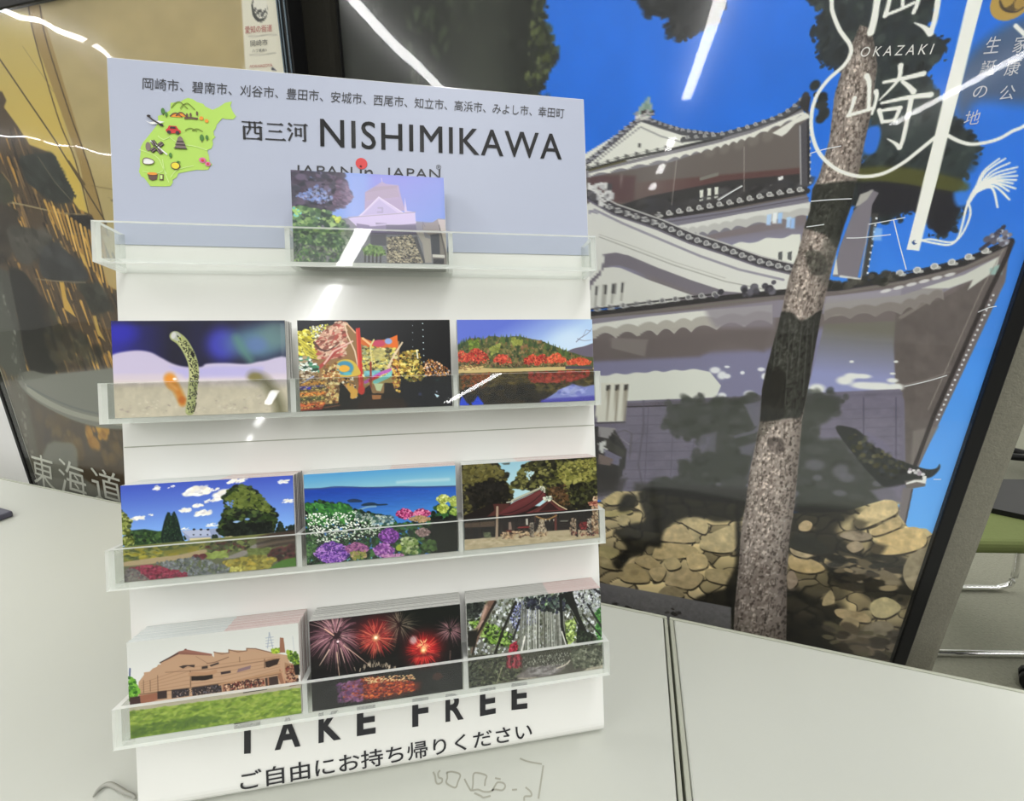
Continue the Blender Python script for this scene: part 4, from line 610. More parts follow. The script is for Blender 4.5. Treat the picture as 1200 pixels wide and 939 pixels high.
def sea_card(w, h):
    A = Art(w, h, [(38, 115), (1138, 50), (1158, 670), (52, 775)], 36); A.fine = .62; F = A.all()
    A.grad(F, (92, 160, 206), (140, 190, 208), (500, 90), (510, 205)); A.line(smooth([(720, 172), (860, 160), (1000, 155), (1090, 150)], 4), 12, (206, 220, 224), .7, soft=4)
    A.grad([(20, 222), (220, 212), (380, 206), (600, 210), (1160, 200), (1160, 700), (20, 700)], (34, 76, 170), (70, 130, 200), (500, 210), (520, 400), 2); A.line(smooth([(40, 220), (160, 216), (260, 205), (380, 206), (480, 210), (620, 208), (740, 204), (900, 206), (1140, 200)], 4), 12, (62, 84, 140), .9); A.grain([(30, 220), (1150, 200), (1150, 400), (30, 420)], .05, 60, 6)
    A.poly(smooth([(355, 300), (400, 290), (455, 300), (455, 314), (370, 316)], 4, True), (38, 62, 96), 2); A.poly(smooth([(455, 340), (480, 322), (540, 316), (580, 328), (640, 326), (640, 336), (540, 342)], 4, True), (34, 60, 84), 2); A.line(smooth([(440, 370), (500, 350), (560, 345)], 4), 14, (150, 180, 196), .7)
    A.dabs([(40, 330), (140, 300), (250, 320), (360, 330), (420, 370), (560, 400), (660, 420), (720, 480), (960, 430), (1000, 350), (1150, 330), (1160, 680), (50, 780)], 900, 17, [(28, 52, 34), (44, 80, 46), (22, 36, 30), (64, 110, 58), (36, 60, 40)], .6, 1.4, .5); A.dabs([(50, 330), (330, 330), (420, 400), (330, 470), (60, 470)], 150, 13, [(50, 110, 54), (76, 140, 66), (34, 84, 48)], .5, 2, .8)
    A.dabs([(50, 400), (420, 380), (600, 460), (580, 570), (80, 620)], 210, 7, [(230, 234, 226), (200, 214, 196), (244, 244, 238)], .5, 1.2); A.dabs([(520, 420), (680, 410), (690, 470), (540, 480)], 70, 8, [(110, 150, 170), (160, 176, 180), (70, 100, 110)], .5, 2); A.dabs([(400, 380), (660, 430), (660, 480), (420, 440)], 60, 9, [(90, 110, 110), (60, 96, 84), (176, 186, 176)], .6, 1.4)
    def hyd(cx, cy, rx, ry, n, cols, s=9): P = smooth([(cx-rx, cy), (cx, cy-ry), (cx+rx, cy), (cx, cy+ry)], 5, True); A.poly(P, cols[0], 5); A.dabs(P, n, s, cols, .5, 1.2)
    hyd(770, 400, 66, 38, 80, [(150, 44, 100), (196, 86, 140), (120, 30, 80), (214, 130, 170)]); hyd(895, 398, 64, 34, 80, [(160, 56, 104), (206, 110, 150), (130, 44, 90), (220, 150, 176)]); hyd(880, 436, 80, 22, 50, [(180, 150, 120), (150, 130, 90)])
    hyd(1050, 292, 48, 34, 60, [(176, 186, 100), (206, 212, 150), (140, 150, 70)]); hyd(1048, 358, 42, 36, 60, [(170, 180, 84), (196, 206, 120), (130, 146, 60)]); hyd(1130, 310, 34, 40, 40, [(150, 166, 80), (190, 200, 120)]); hyd(1130, 385, 34, 30, 30, [(120, 150, 70), (160, 180, 96)])
    A.dabs([(985, 430), (1110, 420), (1150, 440), (1160, 660), (980, 690), (900, 600)], 180, 18, [(20, 24, 22), (36, 40, 34), (14, 16, 18)], .7); A.poly([(960, 520), (1155, 470), (1158, 665), (1000, 690)], (36, 38, 32), 22, .8)
    hyd(655, 560, 76, 58, 130, [(110, 44, 140), (150, 76, 180), (186, 120, 206), (84, 30, 110)]); hyd(615, 665, 78, 54, 120, [(140, 70, 160), (176, 110, 190), (206, 156, 210), (110, 50, 130)]); hyd(240, 685, 138, 82, 300, [(96, 44, 150), (140, 86, 190), (176, 126, 210), (70, 26, 120), (196, 150, 214)]); hyd(420, 655, 90, 48, 110, [(160, 90, 150), (190, 130, 170), (110, 60, 110)]); A.dabs([(600, 700), (760, 690), (760, 725), (620, 730)], 40, 10, [(176, 110, 170), (200, 150, 190)], .5)
    A.dabs([(370, 680), (480, 670), (490, 720), (380, 735)], 40, 12, [(150, 150, 80), (176, 150, 120), (120, 130, 60)], .6); hyd(900, 535, 54, 32, 50, [(150, 126, 126), (186, 160, 160), (110, 96, 90)]); A.poly(smooth([(705, 640), (740, 620), (790, 650), (750, 665), (715, 668)], 4, True), (160, 176, 66), 3); A.dabs([(740, 570), (860, 580), (860, 690), (760, 690)], 90, 13, [(110, 136, 70), (150, 164, 110), (70, 92, 50), (190, 196, 160)], .6, 1.4); A.dabs([(900, 580), (990, 590), (1000, 660), (900, 690)], 40, 12, [(84, 110, 60), (60, 80, 46)], .6, 1.6); A.dabs([(50, 560), (130, 560), (110, 680), (60, 760)], 60, 14, [(70, 110, 60), (40, 70, 44), (96, 130, 80)], .6)
    return A

def shrine_card(w, h):
    A = Art(w, h, [(50, 105), (1085, 38), (1105, 690), (55, 775)], 37); A.fine = .62; F = A.all()
    A.grad(F, (150, 190, 206), (176, 206, 214), (400, 80), (420, 260))
    t1 = smooth([(30, 90), (290, 80), (340, 130), (400, 190), (370, 240), (420, 290), (420, 400), (300, 430), (30, 530)], 4, True); t2 = smooth([(420, 280), (470, 190), (520, 100), (640, 60), (840, 50), (1100, 20), (1110, 450), (860, 460), (700, 360), (560, 300)], 4, True)
    for t in (t1, t2): A.poly(t, (48, 46, 26), 5)
    A.dabs(t1, 420, 17, [(56, 54, 30), (36, 34, 22), (84, 80, 44), (20, 20, 16), (104, 98, 56)], .6, 1.4); A.dabs([(50, 110), (280, 90), (380, 180), (280, 220), (60, 280)], 120, 14, [(110, 104, 58), (92, 88, 50)], .6, 1.5); A.dabs([(60, 280), (280, 210), (400, 280), (390, 400), (120, 420)], 130, 20, [(22, 20, 16), (34, 30, 22)], .7)
    A.dabs(t2, 720, 16, [(72, 72, 38), (48, 48, 28), (104, 104, 58), (30, 30, 22), (126, 124, 74)], .6, 1.4); A.dabs([(760, 180), (850, 80), (1080, 60), (1080, 220), (850, 260)], 190, 14, [(126, 126, 66), (150, 146, 84), (84, 84, 44)], .6, 1.4); A.dabs([(700, 290), (840, 260), (880, 440), (740, 420)], 90, 14, [(84, 62, 40), (56, 44, 30), (110, 84, 56)], .6); A.dabs([(880, 270), (1090, 230), (1090, 440), (890, 450)], 120, 18, [(26, 26, 20), (44, 44, 28), (70, 72, 40)], .7); A.dabs([(520, 150), (600, 150), (560, 220)], 10, 11, [(176, 200, 206)], .6); A.dabs([(830, 430), (1100, 410), (1100, 500), (830, 500)], 60, 16, [(24, 24, 20), (40, 38, 26)], .7); A.poly([(350, 92), (415, 85), (410, 100), (370, 102)], (90, 96, 90), 4)
    A.poly([(55, 500), (280, 400), (860, 450), (1100, 480), (1100, 660), (55, 690)], (30, 22, 20), 6)
    A.poly([(280, 410), (410, 408), (400, 430), (320, 500), (230, 510), (290, 460)], (84, 48, 44), 3)
    A.poly(smooth([(320, 495), (400, 430), (440, 395), (540, 350), (640, 300), (660, 285), (690, 340), (640, 400), (540, 460), (440, 495)], 4, True), (104, 52, 54), 2); A.grad([(330, 490), (640, 310), (690, 340), (540, 470), (440, 495)], (120, 66, 66), (76, 36, 40), (480, 380), (520, 480), 3, .8); A.line(smooth([(425, 385), (500, 350), (580, 315), (665, 278)], 4), 16, (176, 178, 160)); A.line(smooth([(425, 395), (580, 326), (650, 294)], 4), 4, (70, 60, 56)); A.line([(385, 398), (430, 392)], 9, (190, 190, 176))
    A.line(smooth([(330, 498), (440, 470), (560, 410), (640, 345), (672, 310), (690, 345), (720, 390)], 5), 7, (56, 30, 30)); A.poly(smooth([(530, 485), (600, 455), (680, 400), (715, 375), (750, 400), (800, 440), (850, 460), (780, 470), (640, 475)], 4, True), (110, 58, 58), 2); A.poly([(630, 472), (715, 395), (790, 462)], (58, 34, 34), 3); A.line(smooth([(590, 470), (660, 430), (716, 385), (770, 430), (850, 458)], 5), 9, (84, 50, 46)); A.line(smooth([(740, 385), (790, 425), (850, 458)], 4), 8, (196, 180, 150)); A.dabs([(645, 275), (680, 280), (680, 320), (650, 310)], 16, 8, [(196, 196, 180), (110, 120, 110)], .4); A.dabs([(665, 360), (730, 350), (730, 385), (670, 385)], 26, 8, [(186, 196, 180), (110, 120, 112), (214, 214, 200)], .4, 2)
    A.poly([(60, 560), (290, 545), (290, 590), (60, 600)], (96, 78, 66), 3); A.poly([(60, 595), (300, 588), (300, 680), (60, 690)], (26, 22, 22), 3); A.poly([(330, 520), (600, 500), (880, 500), (880, 640), (330, 660)], (34, 22, 22), 4)
    for x in (108, 176, 340, 430, 480, 520): A.line([(x, 560), (x, 680)], 10, (70, 56, 52), .8)
    A.poly([(395, 555), (415, 555), (420, 615), (395, 618)], (150, 130, 120), 2); A.poly([(528, 530), (545, 528), (545, 580), (530, 580)], (206, 200, 190), 2); A.line([(470, 600), (560, 596)], 12, (140, 46, 46)); A.line([(380, 625), (470, 640)], 14, (110, 40, 42)); A.line([(760, 500), (762, 620)], 18, (110, 56, 52)); A.line([(600, 515), (600, 560)], 8, (90, 60, 54)); A.line(smooth([(610, 512), (650, 528), (700, 536), (770, 505)], 5), 11, (176, 140, 90))
    for x in (655, 680, 710, 742): A.poly([(x, 535), (x+9, 535), (x+5, 560)], (226, 220, 206), 1.5)
    A.line([(800, 552), (855, 550)], 8, (150, 150, 140)); A.poly([(55, 690), (330, 670), (520, 640), (900, 620), (1110, 640), (1110, 700), (55, 790)], (186, 172, 146), 5); A.dabs([(60, 690), (1090, 650), (1090, 690), (60, 770)], 60, 12, [(196, 182, 158), (170, 156, 130)], .9, 3, 0, .5); A.dabs([(330, 640), (520, 625), (700, 640), (680, 670), (340, 690)], 60, 9, [(176, 150, 120), (120, 96, 80), (206, 180, 150)], .5, 1.6)
    A.line([(312, 435), (302, 680)], 17, (170, 150, 132), 1, 22); A.dabs([(205, 640), (255, 630), (255, 675), (210, 675)], 20, 10, [(120, 126, 100), (90, 96, 76)], .6)
    A.dabs([(640, 540), (670, 540), (690, 640), (610, 640)], 50, 9, [(176, 160, 140), (120, 106, 92), (206, 190, 170)], .5); A.dabs([(555, 560), (595, 560), (590, 670), (560, 670)], 34, 8, [(120, 110, 100), (160, 150, 136), (80, 72, 66)], .5); A.dabs([(885, 530), (920, 530), (925, 670), (870, 640)], 44, 9, [(150, 130, 110), (190, 176, 156), (90, 70, 60)], .5); A.line([(930, 545), (932, 675)], 14, (40, 30, 34)); A.dabs([(950, 560), (1020, 560), (1020, 620), (950, 625)], 50, 9, [(150, 40, 46), (110, 30, 36), (70, 30, 32)], .5); A.dabs([(1010, 530), (1045, 530), (1040, 660), (1015, 665)], 36, 8, [(150, 140, 130), (196, 186, 170), (70, 60, 60)], .5); A.dabs([(1055, 360), (1100, 360), (1105, 660), (1050, 650)], 90, 12, [(170, 146, 120), (150, 120, 96), (110, 84, 66), (196, 176, 150)], .6); A.dabs([(1030, 400), (1105, 390), (1105, 430), (1030, 430)], 26, 9, [(130, 70, 62), (176, 130, 110)], .5, 2); A.dabs([(880, 640), (1100, 640), (1100, 670), (880, 670)], 40, 9, [(176, 150, 126), (60, 46, 44), (130, 70, 66)], .5)
    return A

def museum_card(w, h):
    A = Art(w, h, [(45, 250), (1118, 130), (1130, 705), (55, 865)], 38); A.fine = .62; F = A.all()
    A.grad(F, (206, 208, 204), (222, 222, 220), (400, 230), (420, 560))
    b0, b1 = (184, 154, 128), (160, 128, 102)
    A.poly([(110, 590), (115, 500), (150, 455), (150, 440), (185, 435), (205, 415), (230, 405), (240, 390), (256, 390), (255, 375), (370, 310), (420, 298), (575, 330), (590, 345), (590, 312), (683, 318), (683, 298), (795, 305), (795, 288), (850, 292), (950, 318), (1050, 335), (1060, 380), (1110, 400), (1118, 520), (640, 570), (120, 640)], b0, 2)
    A.poly([(255, 378), (370, 308), (420, 295), (578, 325), (575, 335), (370, 325), (290, 365)], (140, 100, 88), 2); A.line([(252, 378), (365, 318)], 7, (60, 46, 44)); A.blob(413, 295, 7, 5, (110, 60, 56), .4); A.poly([(370, 308), (420, 296), (578, 324), (578, 332)], (150, 108, 96), 2)
    for k in range(7): A.line([(130, 510+k*14), (420, 410+k*27), (640, 388+k*26), (1000, 340+k*17)], 4, b1, .7)
    A.line([(120, 580), (430, 540), (640, 510), (900, 470), (1010, 450)], 6, (110, 84, 66), .8); A.line([(440, 430), (440, 530)], 5, (110, 86, 70)); A.line([(235, 460), (235, 560)], 4, (120, 94, 76)); A.line([(145, 490), (145, 570)], 4, (120, 94, 76)); A.line([(187, 490), (187, 560)], 4, (120, 94, 76)); A.line([(285, 440), (440, 430), (570, 420), (900, 370)], 4, (124, 98, 80), .8); A.line([(590, 312), (640, 325), (683, 318), (683, 298), (740, 312), (795, 305), (795, 290), (850, 292), (950, 318)], 6, (126, 96, 80)); A.line([(750, 345), (750, 375)], 4, (120, 94, 76)); A.line([(478, 340), (545, 380)], 3, (124, 98, 80), .6)
    A.poly([(370, 404), (400, 395), (470, 392), (465, 410), (425, 400), (395, 416)], (70, 58, 56), 2); A.poly([(512, 404), (550, 398), (550, 415), (512, 420)], (64, 54, 52), 2); A.poly([(560, 396), (618, 376), (620, 388), (570, 405)], (74, 62, 60), 2); A.line(smooth([(545, 385), (600, 375), (680, 345)], 4), 5, (120, 92, 76)); A.poly([(446, 464), (530, 460), (580, 450), (580, 480), (530, 492), (446, 494)], (46, 38, 36), 2); A.poly(smooth([(440, 440), (540, 440), (600, 425), (600, 448), (540, 460), (440, 464)], 4, True), (176, 142, 114), 2); A.poly([(630, 440), (692, 430), (692, 445), (632, 456)], (66, 54, 56), 2); A.poly([(740, 420), (820, 398), (815, 420), (730, 444)], (140, 118, 122), 2); A.poly([(910, 375), (960, 362), (1000, 356), (985, 392), (930, 412), (912, 410)], (56, 44, 40), 2); A.line([(905, 360), (905, 415)], 5, (90, 70, 60)); A.line(smooth([(905, 372), (950, 358), (1000, 355)], 4), 6, (150, 116, 90))
    A.poly([(120, 588), (230, 570), (230, 615), (160, 640), (125, 640)], (150, 104, 84), 3); A.poly([(230, 562), (290, 555), (290, 605), (230, 612)], (60, 46, 46), 3); A.poly([(320, 552), (430, 542), (430, 590), (320, 606)], (60, 54, 58), 3); A.poly([(448, 538), (630, 515), (635, 565), (450, 592)], (62, 54, 56), 3); A.dabs([(330, 560), (630, 520), (630, 565), (330, 605)], 60, 7, [(100, 96, 104), (40, 34, 36), (150, 130, 120)], .5, .6); A.poly([(640, 512), (900, 480), (905, 530), (640, 565)], (150, 110, 90), 3); A.dabs([(650, 515), (895, 480), (900, 530), (650, 562)], 90, 8, [(206, 176, 150), (90, 56, 52), (130, 60, 56), (60, 46, 46)], .5, .8)
    for x in (795, 850): A.line(smooth([(x-16, 535), (x-14, 500), (x, 490), (x+14, 500), (x+16, 530)], 4), 6, (56, 44, 46))
    A.poly([(905, 480), (985, 465), (990, 520), (910, 530)], (70, 56, 52), 3); A.line([(925, 480), (927, 525)], 9, (160, 120, 96)); A.poly([(985, 470), (1000, 420), (1040, 515), (1005, 520)], (150, 112, 90), 3); A.line([(1005, 420), (1030, 515)], 8, (190, 150, 124)); A.poly([(1030, 380), (1090, 400), (1095, 450), (1030, 455)], (160, 126, 100), 3); A.dabs([(1040, 400), (1095, 400), (1115, 510), (1040, 515)], 50, 9, [(110, 76, 62), (170, 132, 108), (60, 44, 42), (130, 70, 60)], .5)
    A.line([(620, 520), (800, 480), (900, 462), (1010, 440)], 12, (176, 142, 112))
    A.dabs([(50, 460), (90, 490), (120, 560), (100, 610), (50, 620)], 70, 13, [(96, 150, 50), (130, 180, 76), (60, 110, 40)], .6); A.poly([(55, 600), (120, 590), (125, 640), (55, 650)], (70, 46, 46), 4); A.dabs([(950, 300), (1000, 285), (1010, 320), (955, 320)], 26, 9, [(170, 190, 70), (130, 156, 56)], .6); A.dabs([(1040, 305), (1115, 320), (1120, 440), (1060, 360)], 60, 12, [(150, 176, 66), (96, 126, 50), (60, 84, 40)], .6); A.poly([(1085, 400), (1122, 390), (1122, 460), (1095, 460)], (30, 26, 26), 4)
    A.poly([(1003, 222), (1026, 225), (1035, 318), (1000, 318)], (150, 110, 90), 2); A.line([(938, 190), (925, 290)], 4, (140, 150, 170), .8); A.line([(938, 190), (958, 290)], 4, (140, 150, 170), .8)
    for k in range(4): A.line([(915, 225+k*18), (962, 218+k*18)], 4, (150, 160, 180), .8)
    A.line([(62, 415), (60, 460)], 9, (70, 84, 130)); A.line([(1083, 215), (1090, 300)], 4, (170, 176, 186), .6)
    A.poly([(50, 655), (250, 635), (640, 580), (1130, 512), (1130, 545), (640, 610), (50, 690)], (196, 186, 170), 3); A.line([(200, 630), (420, 605), (640, 575), (900, 540)], 9, (160, 110, 96), .7); A.line([(770, 572), (915, 550)], 6, (60, 56, 44)); A.line([(1060, 530), (1115, 520)], 6, (130, 56, 50))
    A.grad([(40, 690), (640, 612), (1140, 540), (1140, 720), (40, 890)], (150, 172, 66), (112, 140, 36), (500, 640), (530, 800), 3); A.dabs([(50, 690), (640, 615), (1130, 545), (1130, 700), (55, 860)], 620, 11, [(160, 180, 76), (120, 150, 40), (96, 124, 30), (180, 190, 96), (140, 164, 50)], .8, 2.2, -.1, .55); A.dabs([(50, 790), (500, 720), (700, 740), (60, 860)], 140, 11, [(76, 106, 22), (100, 130, 30)], .8, 2, -.1, .5)
    return A

def fireworks_card(w, h):
    A = Art(w, h, [(50, 225), (1135, 98), (1150, 735), (68, 878)], 39); A.fine = .62; F = A.all(); r = A.rng
    A.grad(F, (20, 14, 18), (8, 6, 8), (500, 200), (520, 520)); A.grad([(700, 140), (1140, 90), (1140, 300), (700, 300)], (10, 18, 12), (8, 8, 8), (800, 100), (800, 300), 30)
    def burst(x, y, rad, n, cols, w_=5, core=None, drop=.12, inner=.1):
        for i in range(n):
            a = r.random()*6.283; L = rad*(.55+.5*r.random()); c = np.array(cols[int(r.integers(len(cols)))], float); s_ = rad*inner*(1+3*r.random()); dx, dy = math.cos(a), math.sin(a)
            A.line([(x+dx*s_, y+dy*s_), (x+dx*(s_+L)/2, y+dy*(s_+L)/2+L*drop*.3), (x+dx*L, y+dy*L+L*drop)], w_, c, .35+.5*r.random(), w_*.4)
        if core: A.blob(x, y, rad*.16, rad*.16, core, 1.6); A.blob(x, y, rad*.07, rad*.07, (255, 246, 220), 1)
    A.blob(230, 340, 240, 150, (70, 44, 54), 1.5, .7); burst(235, 330, 235, 190, [(190, 140, 150), (150, 106, 120), (214, 176, 176), (110, 74, 90)], 6, None, .22); A.blob(250, 372, 9, 9, (250, 226, 230), .8); A.line([(242, 450), (258, 620)], 9, (206, 180, 160), .9, 4); A.line(smooth([(290, 400), (380, 470), (480, 555)], 4), 8, (206, 176, 160), .9, 4); A.line([(190, 430), (120, 545)], 9, (220, 196, 180), .9, 4); A.line([(270, 420), (298, 530)], 8, (210, 180, 170), .9, 4); A.line([(160, 280), (220, 325)], 10, (230, 190, 170), .9)
    A.blob(530, 310, 130, 110, (130, 40, 44), 1.5, .9); burst(520, 345, 150, 150, [(206, 90, 80), (180, 60, 60), (226, 140, 110)], 6, (240, 190, 140), .04, .15)
    burst(690, 250, 170, 110, [(130, 116, 100), (96, 84, 76), (150, 140, 120)], 4, None, .15)
    A.blob(870, 430, 130, 120, (140, 24, 30), 1.4, .95); burst(862, 440, 130, 170, [(214, 50, 52), (190, 30, 40), (236, 110, 90)], 6, (250, 200, 130), 0, .15); A.blob(790, 365, 26, 30, (206, 200, 200), 1, .7); burst(862, 400, 60, 40, [(250, 206, 150)], 6)
    burst(1062, 290, 130, 130, [(150, 110, 120), (120, 86, 96), (180, 140, 140)], 4, None, .1); A.line([(1060, 450), (1056, 530)], 12, (150, 120, 110), .6, 5)
    for i in range(46): x = 370+r.random()*290; y = 590-60*math.sin((x-360)/310*3.1)+r.random()*30; A.line([(x, y), (x+r.random()*16-8, y-22)], 6, (190, 176, 156), .7)
    A.line([(60, 560), (1150, 450)], 12, (30, 26, 28), .6, soft=4); A.grad([(250, 690), (500, 640), (840, 680), (830, 730), (600, 800), (280, 800)], (84, 24, 40), (130, 40, 16), (280, 700), (760, 700), 40, .9)
    A.dabs([(280, 690), (500, 620), (820, 680), (800, 740), (500, 790), (290, 800)], 210, 9, [(190, 70, 30), (206, 96, 40), (140, 40, 30), (226, 130, 60), (90, 20, 30)], .7, 1.6, -.1, .8); A.dabs([(240, 680), (420, 650), (420, 810), (250, 820)], 110, 9, [(130, 80, 130), (96, 60, 110), (160, 110, 150)], .7, 1.8, -.1, .7); A.dabs([(430, 640), (780, 620), (800, 660), (450, 680)], 50, 6, [(226, 196, 150), (206, 150, 110)], .6, 2, -.2)
    for i in range(10): A.line([(80+i*22, 870-i*4), (120+i*16, 770-i*9), (200+i*8, 700)], 6, (60, 58, 66), .6, 3)
    A.blob(963, 636, 36, 28, (196, 104, 84), .3, 1); A.line([(935, 650), (995, 640)], 20, (170, 84, 70), .9); A.line([(963, 520), (964, 605)], 4, (90, 70, 66), .8); A.poly([(925, 690), (1020, 670), (1020, 700), (925, 715)], (40, 34, 36), 6); A.line([(1056, 545), (1058, 610)], 6, (60, 52, 52)); A.grad([(860, 600), (1155, 560), (1155, 745), (860, 780)], (22, 22, 24), (34, 36, 38), (900, 600), (1000, 740), 20, .7)
    return A

def forest_card(w, h):
    A = Art(w, h, [(48, 225), (1098, 105), (1115, 715), (72, 880)], 40); A.fine = .62; F = A.all(); r = A.rng
    A.grad(F, (150, 156, 150), (110, 112, 104), (500, 180), (520, 520))
    A.dabs([(48, 225), (1098, 105), (1110, 560), (60, 640)], 700, 15, [(180, 184, 190), (96, 104, 84), (60, 66, 52), (206, 210, 210), (130, 140, 116), (84, 84, 70)], .5, .8); A.dabs([(380, 340), (460, 210), (620, 190), (620, 360), (450, 440)], 190, 11, [(150, 156, 196), (190, 196, 220), (96, 100, 140), (40, 42, 60)], .5, .7); A.dabs([(60, 360), (160, 340), (420, 470), (400, 560), (200, 520)], 200, 13, [(96, 130, 50), (130, 164, 76), (60, 84, 36), (160, 186, 110), (34, 44, 26)], .5, 1.2); A.dabs([(640, 200), (760, 230), (740, 290), (650, 280)], 40, 14, [(130, 170, 110), (170, 200, 150)], .6); A.dabs([(810, 370), (900, 330), (920, 480), (830, 560)], 70, 14, [(150, 170, 96), (190, 206, 140), (90, 110, 60)], .6, 1); A.dabs([(880, 140), (1090, 110), (1100, 300), (900, 260)], 150, 13, [(206, 208, 214), (150, 156, 160), (60, 60, 66), (170, 176, 170)], .5, .8); A.dabs([(1060, 300), (1105, 250), (1110, 520), (1070, 500)], 50, 13, [(96, 150, 80), (60, 104, 56)], .6)
    for i in range(120): x = 470+r.random()*360; a = (x-620)/900; y0 = 190+r.random()*120; y1 = 600+r.random()*60; A.line([(x-a*60, y0), (x+a*40, y1)], 3+r.random()*6, [(44, 44, 40), (160, 164, 158), (84, 86, 78), (120, 122, 112), (210, 212, 206)][int(r.integers(5))], .75)
    A.dabs([(500, 180), (860, 140), (860, 260), (760, 300), (520, 260)], 130, 15, [(30, 34, 40), (56, 58, 76), (90, 104, 96), (40, 44, 40)], .6); A.line([(790, 160), (800, 400), (840, 550)], 24, (28, 30, 28), 1, 18); A.poly([(800, 150), (880, 130), (920, 260), (960, 400), (1030, 530), (915, 540), (915, 440), (930, 380), (880, 280)], (30, 32, 30), 4); A.line(smooth([(860, 140), (930, 330), (1010, 500)], 4), 26, (34, 36, 32)); A.line([(1000, 230), (1060, 330), (1105, 400)], 16, (40, 44, 40), .9); A.line([(960, 310), (1100, 470)], 12, (44, 48, 42), .9); A.line([(870, 280), (930, 400)], 10, (40, 42, 40), .9); A.line([(1050, 110), (1098, 150)], 16, (50, 50, 56)); A.dabs([(930, 430), (1040, 460), (1060, 530), (920, 540)], 60, 13, [(34, 42, 34), (56, 66, 50)], .6)
    A.poly([(50, 230), (180, 215), (200, 260), (130, 330), (60, 330)], (46, 50, 48), 8); A.dabs([(50, 230), (200, 215), (150, 330), (55, 340)], 60, 13, [(30, 34, 34), (60, 66, 60)], .6); A.line([(250, 215), (190, 340), (130, 500), (95, 600)], 66, (120, 96, 84), 1, 18, 3); A.line([(205, 250), (150, 420)], 26, (190, 160, 146), .9, 10, 3); A.line([(280, 215), (215, 330), (130, 480), (100, 620)], 22, (34, 28, 24), .9, 14); A.line([(180, 360), (90, 460)], 16, (170, 146, 136), .8); A.poly([(60, 440), (140, 430), (110, 560), (60, 560)], (30, 28, 24), 8); A.line([(440, 215), (340, 430), (275, 620)], 20, (34, 34, 28)); A.line([(470, 350), (420, 500)], 14, (36, 34, 40)); A.line([(510, 480), (485, 600)], 14, (206, 206, 200)); A.line([(800, 440), (835, 550)], 9, (220, 220, 214))
    A.grad([(60, 630), (1115, 540), (1120, 740), (60, 890)], (70, 70, 58), (96, 92, 84), (500, 600), (520, 790), 6, .95); A.dabs([(60, 650), (480, 600), (480, 800), (75, 880)], 330, 13, [(44, 46, 36), (74, 76, 58), (26, 26, 22), (104, 110, 84), (56, 60, 44)], .6, 1.2); A.poly(smooth([(440, 790), (520, 740), (640, 720), (720, 690), (830, 690), (760, 760), (560, 800)], 4, True), (130, 122, 122), 10, .9); A.dabs([(520, 720), (800, 690), (740, 760), (560, 780)], 50, 13, [(170, 164, 166), (110, 104, 104)], .9, 2.6, -.1, .6); A.dabs([(500, 640), (860, 590), (850, 690), (700, 700), (500, 720)], 160, 9, [(120, 120, 110), (80, 80, 72), (150, 150, 140), (60, 58, 52)], .6, .6); A.dabs([(860, 590), (1110, 550), (1110, 690), (900, 720)], 180, 14, [(84, 88, 74), (60, 64, 52), (110, 112, 96), (140, 142, 126)], .7, 1.2); A.line(smooth([(760, 720), (830, 690), (860, 660)], 4), 12, (206, 196, 186), .9); A.line(smooth([(460, 800), (540, 800), (600, 790)], 4), 12, (176, 168, 156), .8); A.poly([(1000, 715), (1115, 690), (1115, 715), (960, 740)], (200, 192, 176), 5, .8)
    A.dabs([(400, 540), (450, 510), (460, 600), (490, 640), (480, 720), (360, 720), (370, 640), (380, 600)], 110, 12, [(150, 40, 60), (176, 60, 80), (110, 28, 46)], .6, .7)
    for k in range(7): A.line([(370+k*19, 640), (366+k*20, 715)], 7, [(90, 24, 40), (196, 110, 120)][k % 2], .8)
    A.dabs([(70, 700), (140, 690), (150, 870), (75, 870)], 40, 12, [(26, 28, 24), (90, 96, 80)], .6); A.line([(330, 720), (290, 840)], 7, (170, 166, 140), .8)
    A.grain(F, .18, 16); 
    return A
